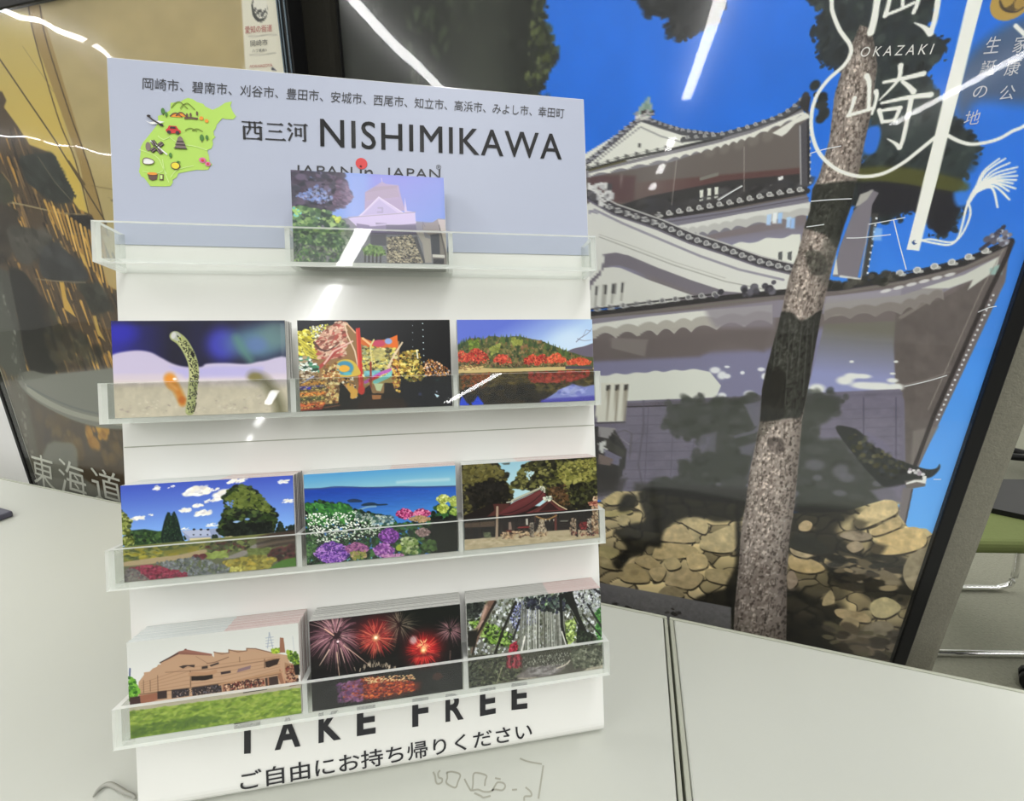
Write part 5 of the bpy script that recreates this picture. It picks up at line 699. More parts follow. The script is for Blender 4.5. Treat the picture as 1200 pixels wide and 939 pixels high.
# ------------------------------------------------------------------ where the lettering sits on its sheets (millimetres, TL TR BR BL)
T = {'cities': [(19.1, 453.0), (284.7, 455.7), (284.0, 448.6), (18.7, 445.7)], 'sanzi': [(73.0, 431.3), (112.6, 432.3), (112.2, 420.4), (72.9, 419.0)], 'title': [(120.0, 435.9), (281.8, 437.2), (281.2, 418.9), (119.6, 417.7)], 'japanA': [(103.5, 404.9), (138.7, 405.7), (138.4, 397.4), (103.2, 396.6)], 'in': [(143.3, 407.1), (151.7, 407.3), (151.4, 397.7), (143.0, 397.4)], 'japanB': [(159.8, 406.5), (195.6, 407.3), (195.3, 398.9), (159.5, 397.9)], 'reg': [(192.9, 410.3), (196.3, 410.3), (196.2, 407.0), (192.8, 407.0)], 'please': [(57.0, 20.5), (245.5, 21.6), (245.8, 9.7), (57.0, 8.3)], 'free0T': [(55.0, 51.9), (70.2, 50.7), (69.5, 30.8), (54.2, 32.1)], 'free1A': [(78.5, 50.6), (94.0, 50.4), (93.3, 30.7), (77.8, 30.7)], 'free2K': [(104.9, 50.3), (118.8, 50.5), (118.1, 31.0), (104.2, 30.7)], 'free3E': [(128.7, 50.6), (140.6, 50.6), (139.9, 31.2), (128.0, 31.2)], 'free4F': [(164.3, 50.4), (175.0, 50.3), (174.4, 31.2), (163.7, 31.3)], 'free5R': [(186.4, 50.1), (198.9, 50.0), (198.2, 31.1), (185.8, 31.1)], 'free6E': [(210.0, 50.0), (221.1, 50.2), (220.4, 31.5), (209.4, 31.2)], 'free7E': [(232.2, 50.7), (243.6, 50.1), (242.9, 31.4), (231.6, 32.0)], 'okazaki': [(-79.7, 494.0), (-33.4, 491.5), (-33.6, 484.9), (-79.9, 487.6)], 'v生': [(-1.9, 492.3), (6.5, 492.3), (6.3, 482.0), (-2.1, 482.0)], 'v誕': [(-1.1, 477.7), (7.3, 477.8), (7.1, 468.3), (-1.4, 468.2)], 'vの': [(-1.6, 461.8), (6.5, 462.0), (6.3, 454.4), (-1.8, 454.2)], 'v地': [(-2.5, 446.2), (6.7, 446.5), (6.5, 437.1), (-2.7, 436.6)], 'h家': [(14.6, 491.1), (22.7, 491.1), (22.7, 481.0), (14.5, 480.9)], 'h康': [(13.7, 477.4), (22.0, 477.5), (21.9, 467.1), (13.6, 466.9)], 'h公': [(14.6, 460.7), (23.4, 460.9), (23.4, 451.8), (14.5, 451.5)], 's愛知の街道': [(486.5, 552.6), (518.6, 550.8), (517.8, 545.2), (485.9, 546.8)], 's岡崎市': [(490.8, 540.7), (511.5, 539.7), (510.8, 534.7), (490.4, 535.7)], 's八丁蔵通り': [(491.7, 533.4), (509.0, 532.3), (508.9, 529.8), (491.6, 530.6)], 'sAICHI-NAGOYA': [(486.0, 520.6), (513.6, 519.4), (513.4, 516.8), (485.9, 518.4)], 't東': [(-59.8, 31.8), (-8.0, 28.1), (-26.2, -34.8), (-77.7, -26.9)], 't海': [(3.9, 32.7), (61.1, 24.2), (49.2, -38.2), (-13.6, -34.4)], 't道': [(75.8, 27.8), (138.0, 20.7), (130.1, -41.3), (63.2, -37.4)]}
LAND = [(33.6, 438.8), (39.0, 439.9), (41.5, 441.8), (43.3, 442.6), (45.7, 442.2), (48.1, 440.6), (51.7, 439.7), (52.8, 438.1), (56.8, 436.4), (60.3, 438.3), (64.1, 441.4), (68.0, 442.5), (67.0, 439.6), (68.1, 436.6), (70.0, 433.3), (68.4, 431.4), (64.3, 431.2), (62.2, 431.6), (60.6, 429.6), (58.9, 427.4), (58.0, 424.6), (56.9, 423.2), (57.0, 420.5), (57.9, 419.8), (56.1, 417.7), (56.3, 415.1), (55.3, 412.3), (53.2, 411.3), (53.1, 409.4), (53.6, 408.1), (54.0, 404.1), (55.5, 402.2), (54.3, 401.4), (53.0, 399.0), (49.6, 398.6), (46.6, 398.6), (41.1, 397.2), (36.2, 395.8), (35.4, 393.6), (33.0, 391.6), (33.1, 390.2), (31.7, 387.8), (28.1, 387.4), (20.7, 387.2), (19.1, 389.8), (17.4, 392.3), (16.0, 392.9), (14.9, 395.8), (15.7, 399.2), (15.6, 403.1), (16.4, 408.4), (16.3, 410.4), (17.9, 413.8), (21.0, 418.0), (24.4, 422.9), (26.3, 425.6), (26.4, 430.3), (29.1, 431.3), (33.1, 434.1)]
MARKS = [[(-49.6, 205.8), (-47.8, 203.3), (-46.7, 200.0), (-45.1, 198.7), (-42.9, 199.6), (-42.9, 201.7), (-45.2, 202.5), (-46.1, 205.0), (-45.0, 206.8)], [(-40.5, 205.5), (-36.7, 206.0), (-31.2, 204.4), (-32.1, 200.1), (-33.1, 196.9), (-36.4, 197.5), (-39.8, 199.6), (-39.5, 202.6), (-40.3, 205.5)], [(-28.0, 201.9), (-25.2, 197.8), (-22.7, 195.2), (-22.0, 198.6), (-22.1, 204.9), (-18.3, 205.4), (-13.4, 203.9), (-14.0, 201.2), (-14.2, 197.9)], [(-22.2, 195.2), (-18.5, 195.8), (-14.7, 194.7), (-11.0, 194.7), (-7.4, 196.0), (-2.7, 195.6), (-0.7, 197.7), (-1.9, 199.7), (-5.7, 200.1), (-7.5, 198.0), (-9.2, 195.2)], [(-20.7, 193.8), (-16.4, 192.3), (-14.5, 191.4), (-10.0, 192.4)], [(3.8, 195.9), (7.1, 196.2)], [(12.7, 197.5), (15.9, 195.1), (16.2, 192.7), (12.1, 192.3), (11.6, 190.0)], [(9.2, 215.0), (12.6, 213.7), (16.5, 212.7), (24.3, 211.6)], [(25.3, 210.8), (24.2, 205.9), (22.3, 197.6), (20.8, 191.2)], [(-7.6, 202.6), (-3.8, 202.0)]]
ARC = [(-262.1, 188.0), (-262.6, 190.6), (-262.0, 193.1), (-259.9, 194.6), (-256.2, 194.5), (-250.3, 192.6), (-243.3, 190.3), (-237.9, 188.9), (-235.0, 187.4)]
GLINTS = [[(-102.7, 421.9), (-92.8, 424.5), (-81.3, 426.3)], [(-95.4, 386.0), (-80.1, 386.9), (-66.2, 387.2)], [(-94.8, 366.1), (-88.0, 367.0), (-82.0, 367.9)], [(-50.1, 367.5), (-37.6, 369.9), (-26.0, 372.3)], [(-63.7, 357.1), (-52.8, 357.3), (-33.0, 359.5)], [(-33.8, 371.1), (-25.5, 352.3), (-16.2, 332.4)], [(5.0, 234.6), (19.8, 240.4), (32.7, 246.7)], [(40.1, 299.8), (45.8, 303.4), (50.9, 304.9)], [(46.3, 150.9), (48.8, 151.2), (51.8, 151.7)], [(-166.6, 388.6), (-157.9, 394.4), (-149.3, 399.5)]]
# ------------------------------------------------------------------ helpers
def lin(c):
    c = np.asarray(c, float)/255.0
    return tuple(np.where(c <= .04045, c/12.92, ((c+.055)/1.055)**2.4))
def mat(name, rgb, rough=.5, metal=0.0, spec=.5, coat=0.0, k=1.22, noise=None, bump=None):
    """principled material; rgb is the colour it shows under the room's white light"""
    m = bpy.data.materials.new(name); m.use_nodes = True; nt = m.node_tree; b = nt.nodes['Principled BSDF']
    c = tuple(min(.92, v*k) for v in lin(rgb))
    b.inputs['Base Color'].default_value = (*c, 1); b.inputs['Roughness'].default_value = rough; b.inputs['Metallic'].default_value = metal
    b.inputs['Specular IOR Level'].default_value = spec; b.inputs['Coat Weight'].default_value = coat; b.inputs['Coat Roughness'].default_value = .04
    if noise or bump:
        tc = nt.nodes.new('ShaderNodeTexCoord')
    if noise:
        sc, amt = noise
        n = nt.nodes.new('ShaderNodeTexNoise'); n.inputs['Scale'].default_value = sc; n.inputs['Detail'].default_value = 5
        nt.links.new(tc.outputs['Object'], n.inputs['Vector'])
        r = nt.nodes.new('ShaderNodeMapRange'); r.inputs['To Min'].default_value = 1-amt; r.inputs['To Max'].default_value = 1+amt
        nt.links.new(n.outputs['Fac'], r.inputs['Value'])
        x = nt.nodes.new('ShaderNodeVectorMath'); x.operation = 'SCALE'; x.inputs[0].default_value = c
        nt.links.new(r.outputs['Result'], x.inputs['Scale']); nt.links.new(x.outputs['Vector'], b.inputs['Base Color'])
    if bump:
        sc, dist = bump
        n = nt.nodes.new('ShaderNodeTexNoise'); n.inputs['Scale'].default_value = sc; n.inputs['Detail'].default_value = 2
        nt.links.new(tc.outputs['Object'], n.inputs['Vector'])
        bp = nt.nodes.new('ShaderNodeBump'); bp.inputs['Distance'].default_value = dist; nt.links.new(n.outputs['Fac'], bp.inputs['Height']); nt.links.new(bp.outputs['Normal'], b.inputs['Normal'])
    return m
def clear(name, tint=(.96, .98, .97), gloss=1.0, haze=0.0, hcol=(.9, .9, .9), ripple=None, rough2=None):
    """clear plastic: sees through, mirrors by angle, may carry a little milky haze"""
    m = bpy.data.materials.new(name); m.use_nodes = True; nt = m.node_tree; nt.nodes.clear(); N = nt.nodes.new; Lk = nt.links.new
    out = N('ShaderNodeOutputMaterial'); t = N('ShaderNodeBsdfTransparent'); t.inputs[0].default_value = (*tint, 1)
    g = N('ShaderNodeBsdfGlossy'); g.inputs['Roughness'].default_value = .02; fr = N('ShaderNodeFresnel'); fr.inputs['IOR'].default_value = 1.46
    base = t.outputs[0]
    if haze:
        d = N('ShaderNodeBsdfDiffuse'); d.inputs[0].default_value = (*hcol, 1); tr = N('ShaderNodeBsdfTranslucent'); tr.inputs[0].default_value = (*hcol, 1); a = N('ShaderNodeMixShader'); a.inputs[0].default_value = .4; Lk(d.outputs[0], a.inputs[1]); Lk(tr.outputs[0], a.inputs[2])
        h = N('ShaderNodeMixShader'); h.inputs[0].default_value = haze; Lk(base, h.inputs[1]); Lk(a.outputs[0], h.inputs[2]); base = h.outputs[0]
    gl = g.outputs[0]
    if rough2:
        g2 = N('ShaderNodeBsdfGlossy'); g2.inputs['Roughness'].default_value = rough2[0]; mm = N('ShaderNodeMixShader'); mm.inputs[0].default_value = rough2[1]; Lk(gl, mm.inputs[1]); Lk(g2.outputs[0], mm.inputs[2]); gl = mm.outputs[0]
    f = N('ShaderNodeMath'); f.operation = 'MULTIPLY'; f.inputs[1].default_value = gloss; Lk(fr.outputs[0], f.inputs[0])
    gm = N('ShaderNodeNewGeometry'); iv = N('ShaderNodeMath'); iv.operation = 'SUBTRACT'; iv.inputs[0].default_value = 1; Lk(gm.outputs['Backfacing'], iv.inputs[1]); f2 = N('ShaderNodeMath'); f2.operation = 'MULTIPLY'; Lk(f.outputs[0], f2.inputs[0]); Lk(iv.outputs[0], f2.inputs[1]); f = f2   # one mirror image per sheet, from its outer face
    mx = N('ShaderNodeMixShader'); Lk(f.outputs[0], mx.inputs[0]); Lk(base, mx.inputs[1]); Lk(gl, mx.inputs[2]); Lk(mx.outputs[0], out.inputs[0])
    if ripple:
        sx, sz, dist, det = ripple
        tc = N('ShaderNodeTexCoord'); mp = N('ShaderNodeMapping'); mp.inputs['Scale'].default_value = (sx, sx, sz); n = N('ShaderNodeTexNoise'); n.inputs['Scale'].default_value = 1; n.inputs['Detail'].default_value = det; n.inputs['Roughness'].default_value = .35
        bp = N('ShaderNodeBump'); bp.inputs['Distance'].default_value = dist
        Lk(tc.outputs['Object'], mp.inputs[0]); Lk(mp.outputs[0], n.inputs['Vector']); Lk(n.outputs['Fac'], bp.inputs['Height'])
        for q in (g, fr)+((g2,) if rough2 else ()): Lk(bp.outputs['Normal'], q.inputs['Normal'])
    return m
def ink(name, rough=.45, k=1.15, spec=.3, coat=0.0):
    """a printed sheet: the ink colours travel with the sheet"""
    m = bpy.data.materials.new(name); m.use_nodes = True; nt = m.node_tree; b = nt.nodes['Principled BSDF']
    a = nt.nodes.new('ShaderNodeVertexColor'); a.layer_name = 'ink'
    x = nt.nodes.new('ShaderNodeVectorMath'); x.operation = 'SCALE'; x.inputs['Scale'].default_value = k
    nt.links.new(a.outputs['Color'], x.inputs[0]); nt.links.new(x.outputs['Vector'], b.inputs['Base Color'])
    b.inputs['Roughness'].default_value = rough; b.inputs['Specular IOR Level'].default_value = spec; b.inputs['Coat Weight'].default_value = coat; b.inputs['Coat Roughness'].default_value = .05
    return m
def tag(o, label=None, cat=None, group=None, kind=None):
    for k, v in (('label', label), ('category', cat), ('group', group), ('kind', kind)):
        if v: o[k] = v
    return o
def empty(name, M, label, cat, group=None):
    o = bpy.data.objects.new(name, None); o.empty_display_size = .05; COL.objects.link(o)
    o.matrix_world = M; return tag(o, label, cat, group)
def link(name, me, mats, parent=None, M=None):
    o = bpy.data.objects.new(name, me); COL.objects.link(o)
    for m in (mats if isinstance(mats, (list, tuple)) else [mats]): me.materials.append(m)
    if parent: o.parent = parent
    if M is not None: o.matrix_world = M
    return o
class MB:
    """collects boxes, tubes and outlines into one mesh"""
    def __init__(s): s.bm = bmesh.new()
    def box(s, x0, x1, y0, y1, z0, z1, bev=0.0, mi=0, seg=2, edge=None):
        r = bmesh.ops.create_cube(s.bm, size=1.0); vs = r['verts']
        for v in vs: v.co = Vector(((x0+x1)/2+v.co.x*(x1-x0), (y0+y1)/2+v.co.y*(y1-y0), (z0+z1)/2+v.co.z*(z1-z0)))
        fs = {f for v in vs for f in v.link_faces}
        for f in fs: f.material_index = mi
        if edge is not None:      # the narrow faces of a sheet take another material
            a = sorted((x1-x0, y1-y0, z1-z0))[0]; ax = [x1-x0, y1-y0, z1-z0].index(a)
            for f in fs:
                f.normal_update()
                if abs(f.normal[ax]) < .5: f.material_index = edge
        if bev:
            es = {e for v in vs for e in v.link_edges}
            bmesh.ops.bevel(s.bm, geom=list(es), offset=bev, segments=seg, profile=.5, affect='EDGES')
        return s
    def tube(s, pts, r, n=10, mi=0):
        P = [Vector(p) for p in pts]; rings = []; up = Vector((0, 0, 1))
        for i, p in enumerate(P):
            t = (P[min(i+1, len(P)-1)]-P[max(i-1, 0)]).normalized()
            a = t.cross(up); a = a if a.length > .01 else t.cross(Vector((1, 0, 0))); a.normalize(); b = t.cross(a)
            rr = r[i] if isinstance(r, (list, tuple)) else r
            rings.append([s.bm.verts.new(p+a*math.cos(6.28318*k/n)*rr+b*math.sin(6.28318*k/n)*rr) for k in range(n)])
        for i in range(len(P)-1):
            for k in range(n):
                f = s.bm.faces.new((rings[i][k], rings[i][(k+1) % n], rings[i+1][(k+1) % n], rings[i+1][k])); f.smooth = True; f.material_index = mi
        for q in (rings[0][::-1], rings[-1]): s.bm.faces.new(q).material_index = mi
        return s
    def prism(s, pts, d0, d1, axis='y', mi=0):
        """outline (a, b) pushed from d0 to d1 along an axis"""
        def at(a, b, d): return (a, d, b) if axis == 'y' else ((d, a, b) if axis == 'x' else (a, b, d))
        A = [s.bm.verts.new(at(*p, d0)) for p in pts]; B = [s.bm.verts.new(at(*p, d1)) for p in pts]; n = len(pts)
        for q in (A, B[::-1]): s.bm.faces.new(q).material_index = mi
        for i in range(n): s.bm.faces.new((A[i], B[i], B[(i+1) % n], A[(i+1) % n])).material_index = mi
        return s
    def flat(s, pts, y, mi=0):
        if len(pts) > 2: s.bm.faces.new([s.bm.verts.new((a, y, b)) for a, b in pts]).material_index = mi
        return s
    def ribbon(s, pts, w, y, mi=0):
        P = np.array(pts, float); t = np.gradient(P, axis=0); t /= np.linalg.norm(t, axis=1)[:, None]+1e-9; nrm = np.stack([-t[:, 1], t[:, 0]], 1)*w/2
        A = [s.bm.verts.new((p[0], y, p[1])) for p in P+nrm]; B = [s.bm.verts.new((p[0], y, p[1])) for p in P-nrm]
        for i in range(len(P)-1): s.bm.faces.new((A[i], A[i+1], B[i+1], B[i])).material_index = mi
        return s
    def disc(s, x, z, rx, rz, y, n=20, mi=0, rot=0.0):
        c, d = math.cos(rot), math.sin(rot)
        return s.flat([(x+rx*math.cos(k*6.28318/n)*c-rz*math.sin(k*6.28318/n)*d, z+rx*math.cos(k*6.28318/n)*d+rz*math.sin(k*6.28318/n)*c) for k in range(n)], y, mi)
    def build(s, name, mats, parent=None, M=None):
        bmesh.ops.recalc_face_normals(s.bm, faces=s.bm.faces[:]); me = bpy.data.meshes.new(name); s.bm.to_mesh(me); s.bm.free()
        return link(name, me, mats, parent, M)
def rotz(deg, loc): return Matrix.Translation(loc) @ Matrix.Rotation(math.radians(deg), 4, 'Z')
_font = bpy.data.curves.new('lettering_source', 'FONT'); _fo = bpy.data.objects.new('lettering_source', _font); COL.objects.link(_fo)
def glyphs(text, bold=0.0, shear=0.0, space=1.0):
    _font.body = text; _font.offset = bold; _font.shear = shear; _font.space_character = space; _font.resolution_u = 4
    bpy.context.view_layer.update(); dg = bpy.context.evaluated_depsgraph_get()
    me = bpy.data.meshes.new_from_object(_fo.evaluated_get(dg))
    n = len(me.vertices); c = np.empty(n*3); me.vertices.foreach_get('co', c); c = c.reshape(-1, 3)
    f = [tuple(p.vertices) for p in me.polygons]; bpy.data.meshes.remove(me)
    return c[:, :2], f
def lettering(name, runs, y, m, parent):
    """runs: (text, quad TL TR BR BL in mm, options); the glyphs are laid flat on the sheet inside their quad"""
    V = []; F = []
    for text, q, kw in runs:
        c, f = glyphs(text, **kw); lo = c.min(0); hi = c.max(0); H = homog([(lo[0], hi[1]), (hi[0], hi[1]), (hi[0], lo[1]), (lo[0], lo[1])], [(a/1000, b/1000) for a, b in q])
        p = H @ np.stack([c[:, 0], c[:, 1], np.ones(len(c))]); b = len(V)
        V += [(u, y, v) for u, v in zip(p[0]/p[2], p[1]/p[2])]; F += [tuple(b+i for i in t) for t in f]
    me = bpy.data.meshes.new(name); me.from_pydata(V, [], F); me.update()
    if me.polygons and me.polygons[0].normal.y > 0: me.flip_normals()
    return link(name, me, m, parent)
INK_GAMMA = 1.16                                          # press contrast of all the prints
def sheet(name, A, place, m, parent=None, cols=None, rows=None, M=None):
    """a printed sheet whose vertices carry the drawn ink; place(s, t) -> local point, s,t in 0..1"""
    cols = np.arange(A.w) if cols is None else cols; rows = np.arange(A.h) if rows is None else rows
    w, h = len(cols), len(rows); S, T = np.meshgrid(cols/(A.w-1), rows/(A.h-1))
    P = np.stack(place(S.ravel(), T.ravel()), 1)
    i = np.arange((h-1)*(w-1)); r = i//(w-1); c = i % (w-1); a = r*w+c
    Q = np.stack([a, a+w, a+w+1, a+1], 1).astype(np.int32)
    me = bpy.data.meshes.new(name); me.vertices.add(w*h); me.vertices.foreach_set('co', P.ravel().astype(np.float32))
    me.loops.add(len(Q)*4); me.loops.foreach_set('vertex_index', Q.ravel()); me.polygons.add(len(Q)); me.polygons.foreach_set('loop_start', np.arange(0, len(Q)*4, 4, dtype=np.int32))
    me.update(calc_edges=True); me.validate()
    at = me.color_attributes.new('ink', 'BYTE_COLOR', 'POINT')
    C = np.ones((w*h, 4), np.float32); C[:, :3] = np.clip(A.a[rows][:, cols].reshape(-1, 3)/255, 0, 1)**INK_GAMMA; at.data.foreach_set('color_srgb', C.ravel())
    return link(name, me, m, parent, M)

# ------------------------------------------------------------------ materials
M_desk = mat('desk_laminate', (178, 180, 172), .42, spec=.35, noise=(9, .02)); M_trim = mat('desk_edge_trim', (158, 160, 146), .5); M_gap = mat('dark_joint', (60, 56, 50), .8)
M_white = mat('white_paint', (222, 222, 214), .7); M_floor = mat('grey_carpet', (124, 124, 111), .95, spec=.1, noise=(120, .18), bump=(160, .004)); M_ceil = mat('ceiling_white', (232, 232, 226), .8); M_dado = mat('pale_wall', (226, 227, 222), .7)
M_fabric = mat('grey_partition_cloth', (116, 114, 103), .95, spec=.1, noise=(420, .22), bump=(600, .0008)); M_shaded_cloth = mat('shaded_partition_cloth', (36, 35, 31), .95, spec=.1, noise=(300, .15)); M_alu = mat('pale_aluminium', (206, 200, 180), .35, .3)  # left partition's cloth is grey with shade put into its colour
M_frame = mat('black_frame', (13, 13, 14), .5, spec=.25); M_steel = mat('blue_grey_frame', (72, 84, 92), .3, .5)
M_board = mat('white_acrylic', (229, 230, 222), .14, spec=.5, coat=.5); M_card_white = mat('card_back', (216, 216, 212), .5)
M_sheet = mat('header_paper', (172, 178, 197), .4, spec=.3)
M_ink = mat('black_ink', (34, 34, 40), .5, k=1); M_ink2 = mat('charcoal_ink', (50, 50, 54), .5, k=1); M_red = mat('red_ink', (206, 60, 62), .5)
M_clear = clear('clear_acrylic', (.97, .98, .97), .8, .015); M_edge = clear('bright_acrylic_edge', (.95, .97, .95), .6, .86, (.97, .98, .96)); M_side = clear('milky_acrylic_side', (.96, .98, .96), .9, .22, (.95, .96, .95))  # edge whiteness stands in for light caught by polished acrylic edges
M_film_r = clear('poster_cover_film', (.99, .99, .99), 1.0, .005, ripple=(5, 2.0, .0022, 1.5), rough2=(.13, .38)); M_film_l = clear('wavy_cover_film', (.99, .99, .99), 1.0, .005, ripple=(7, 4, .0062, 1), rough2=(.13, .38))
M_print = ink('poster_ink', .5, 1.52); M_card = ink('card_ink', .35, 1.22, .4)
M_chrome = mat('chrome', (225, 225, 225), .12, 1.0); M_black = mat('black_plastic', (10, 10, 11), .5, spec=.3); M_olive = mat('olive_seat_cloth', (92, 100, 62), .9, spec=.1, noise=(200, .1))

# ------------------------------------------------------------------ the room
def struct(o): o['kind'] = 'structure'; return o
X0, X1, Y0, Y1 = -11.0, 6.2, -9.0, 3.9
struct(MB().box(X0, X1, Y0, Y1, -.1, 0).build('floor', M_floor)); struct(MB().box(X0, X1, Y0, Y1, CEIL+.02, CEIL+.12).build('ceiling', M_ceil))
for n, b in (('wall_back', (X0, X1, Y1, Y1+.1)), ('wall_front', (X0, X1, Y0-.1, Y0)), ('wall_left', (X0-.1, X0, Y0-.1, Y1+.1)), ('wall_right', (X1, X1+.1, Y0-.1, Y1+.1))):
    struct(MB().box(*b, 0, CEIL+.12).build(n, M_dado))
k = 0
for xi, runs in LINES:  # lines read from reflections and added brightening runs share one fitting
    for ya, yb in runs:
        L = abs(yb-ya)/abs(LDIR.y); ym = (ya+yb)/2; xm = xi+(ym+1.6)*LDIR.x/LDIR.y
        ang = math.degrees(math.atan2(LDIR.y, LDIR.x))-90
        f = empty('ceiling_light', rotz(ang, (xm, ym, CEIL)), 'long white linear lamp fitting on the ceiling', 'ceiling light', 'linear ceiling lights')
        MB().box(-LIGHT_W/2-.012, LIGHT_W/2+.012, -L/2-.01, L/2+.01, -.004, .018, .003).build('housing', M_white, f)
        ld = bpy.data.lights.new('lamp', 'AREA'); ld.shape = 'RECTANGLE'; ld.size = LIGHT_W; ld.size_y = L; ld.color = LIGHT_COL; ld.energy = math.pi*LIGHT_L*LIGHT_W*L
        lo = bpy.data.objects.new('lamp', ld); COL.objects.link(lo); lo.parent = f; lo.location = (0, 0, -.006); k += 1

# ------------------------------------------------------------------ the two desks
DA = -15.5                                                # the desks' long edge runs along this heading
def desk(s0, s1, label, trim_left, trim_right):
    M = rotz(DA, (0, 0, 0)); d = empty('desk', M @ Matrix.Translation(((s0+s1)/2, .03, 0)), label, 'desk', 'white desks side by side'); cx = (s0+s1)/2
    a, b = s0-cx, s1-cx
    MB().box(a+.004*trim_left, b-.004*trim_right, -.35, .344, TABLE-.028, TABLE, .0015).build('desktop', M_desk, d)
    MB().box(a, b, .3445, .348, TABLE-.029, TABLE-.0004, .0012).build('edge_band', M_trim, d)
    if trim_left: MB().box(a, a+.0036, -.35, .344, TABLE-.029, TABLE-.0006, .0008).build('edge_band', M_trim, d)
    if trim_right: MB().box(b-.0030, b, -.35, .344, TABLE-.029, TABLE-.0006, .0008).build('edge_band', M_trim, d)
    for x in (a+.06, b-.06):
        for y in (-.3, .29): MB().box(x-.02, x+.02, y-.02, y+.02, 0, TABLE-.028, .003).build('leg', M_alu, d)
    MB().box(a+.08, b-.08, .285, .297, .35, TABLE-.029).build('modesty_panel', M_white, d)
    return d
desk(-1.75, .0590, 'white laminate desk under the card stand, left of the joint', 0, 1)
desk(.0610, 1.86, 'white laminate desk right of the joint, below the castle poster', 1, 0)

# ------------------------------------------------------------------ partitions and posters
def poster_frame(root, w0, w1, z0, z1, depth, lip, m_in, m_rim):
    """four mitred-looking bars round the sheet"""
    b = MB()
    for x0, x1, a, c in ((w0-lip, w0, z0-lip, z1+lip), (w1, w1+lip, z0-lip, z1+lip)): b.box(x0, x1, -.004, depth, a, c, .001)
    for a, c in ((z0-lip, z0), (z1, z1+lip)): b.box(w0, w1, -.004, depth, a, c, .001)
    return b.build('frame', m_in, root)
# right: grey partition with the castle poster
RP = rotz(-15, (.34, .369, TABLE))                        # local x along the sheet, z up from the desk top, y away from us
pr = empty('partition', RP @ Matrix.Translation((-.2, .034, -TABLE)), 'grey cloth office partition carrying the castle poster', 'partition')
o = Vector((.2, -.034, TABLE))
def local(b, off): bmesh.ops.translate(b.bm, verts=b.bm.verts[:], vec=off); return b
local(MB().box(-.5550, .113, .016, .050, -TABLE+.06, .98, .006), o).build('cloth_panel', M_fabric, pr)
local(MB().box(-.5655, -.5555, .012, .052, -TABLE+.02, .985, .002), o).build('end_post', M_alu, pr)
for x in (-.45, .05): local(MB().box(x-.03, x+.03, -.0, .1, -TABLE, -TABLE+.06, .004), o).build('foot', M_steel, pr)
cpz = empty('framed_poster', RP, 'framed poster of a white castle with tiled roofs, pine trunk and blue sky', 'poster')
ccols = np.unique(np.concatenate([np.arange(0, 430, 3), np.arange(430, 800)])); crow = np.unique(np.concatenate([np.arange(0, 120, 4), np.arange(120, 985), np.arange(985, 1132, 4)])); crow = np.append(crow, 1131)
cw0, cw1, cz0, cz1 = -.5345, .0645, -.19, .651
castle = castle_art(800, 1132, [(385.16, -113.72), (1431.38, -360.39), (1010.58, 882.89), (456.31, 744.08)])
sheet('castle_print', castle, lambda s, t: (cw0+(cw1-cw0)*s, 0*s, cz1+(cz0-cz1)*t), M_print, cpz, np.unique(np.append(ccols, 799)), np.unique(crow))
b = MB()
for x0, x1, a, c in ((-.5445, -.5325, cz0-.012, cz1+.012), (.0612, .0725, cz0-.012, cz1+.012)): b.box(x0, x1, -.005, .0155, a, c, .001)
for a, c in ((cz0-.012, cz0), (cz1, cz1+.012)): b.box(-.5325, .0612, -.005, .0155, a, c, .001)
b.build('frame', M_frame, cpz); MB().box(-.540, .069, .002, .0155, cz0-.008, cz1+.008).build('backing_board', M_frame, cpz)
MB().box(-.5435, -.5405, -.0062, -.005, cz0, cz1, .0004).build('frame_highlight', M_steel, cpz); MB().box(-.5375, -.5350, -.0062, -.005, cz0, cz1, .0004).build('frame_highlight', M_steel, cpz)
MB().box(-.5328, .0615, -.0038, -.0032, cz0, cz1).build('cover_film', M_film_r, cpz)
M_wl = mat('white_poster_lettering', (226, 227, 222), .5); M_wl2 = mat('pale_poster_lettering', (198, 203, 212), .5)
M_glint = mat('crease_glint', (214, 218, 222), .4)  # pale ribbons paint reflections along creases in the film
for l in GLINTS: MB().ribbon(smooth([(x/1000, z/1000) for x, z in l], 5), .0007, -.0042).build('crease_glint', M_glint, cpz)
lettering('lettering', [('OKAZAKI', T['okazaki'], dict(shear=.12, space=1.45))], -.0006, M_wl, cpz)
for c in ('v生', 'v誕', 'vの', 'v地', 'h家', 'h康', 'h公'): lettering('lettering', [(c[1:], T[c], {})], -.0006, M_wl2, cpz)
# left: partition cloth darkened for shade, with the old-street poster
LP = rotz(-15.5, (-.735, .632, TABLE))
pl = empty('partition', LP @ Matrix.Translation((.2, .034, -TABLE)), 'grey cloth office partition, darkened for shade, carrying the old street poster', 'partition'); o = Vector((-.2, -.034, TABLE))
local(MB().box(-.085, .5735, .016, .050, -TABLE+.06, .98, .006), o).build('cloth_panel', M_shaded_cloth, pl)
for x in (0, .48): local(MB().box(x-.03, x+.03, 0, .1, -TABLE, -TABLE+.06, .004), o).build('foot', M_steel, pl)
lpz = empty('framed_poster', LP, 'framed sepia poster of an old street of tiled houses', 'poster')
lw0, lw1, lz0, lz1 = -.072, .522, -.237, .604
street = street_art(500, 708, [(-130.77, 43.57), (312.91, -53.61), (411.34, 782.93), (82.9, 687.92)])
lcol = np.unique(np.concatenate([np.arange(0, 260), np.arange(260, 460, 4), np.arange(460, 500)])); lrow = np.unique(np.append(np.arange(0, 600), np.arange(600, 708, 4)))
sheet('street_print', street, lambda s, t: (lw0+(lw1-lw0)*s+.004, 0*s, lz1+(lz0-lz1)*t), M_print, lpz, lcol, np.unique(np.append(lrow, 707)))
b = MB()
for x0, x1 in ((-.0805, -.0735), (.5300, .5420)): b.box(x0, x1, -.005, .0155, lz0-.012, lz1+.012, .001)
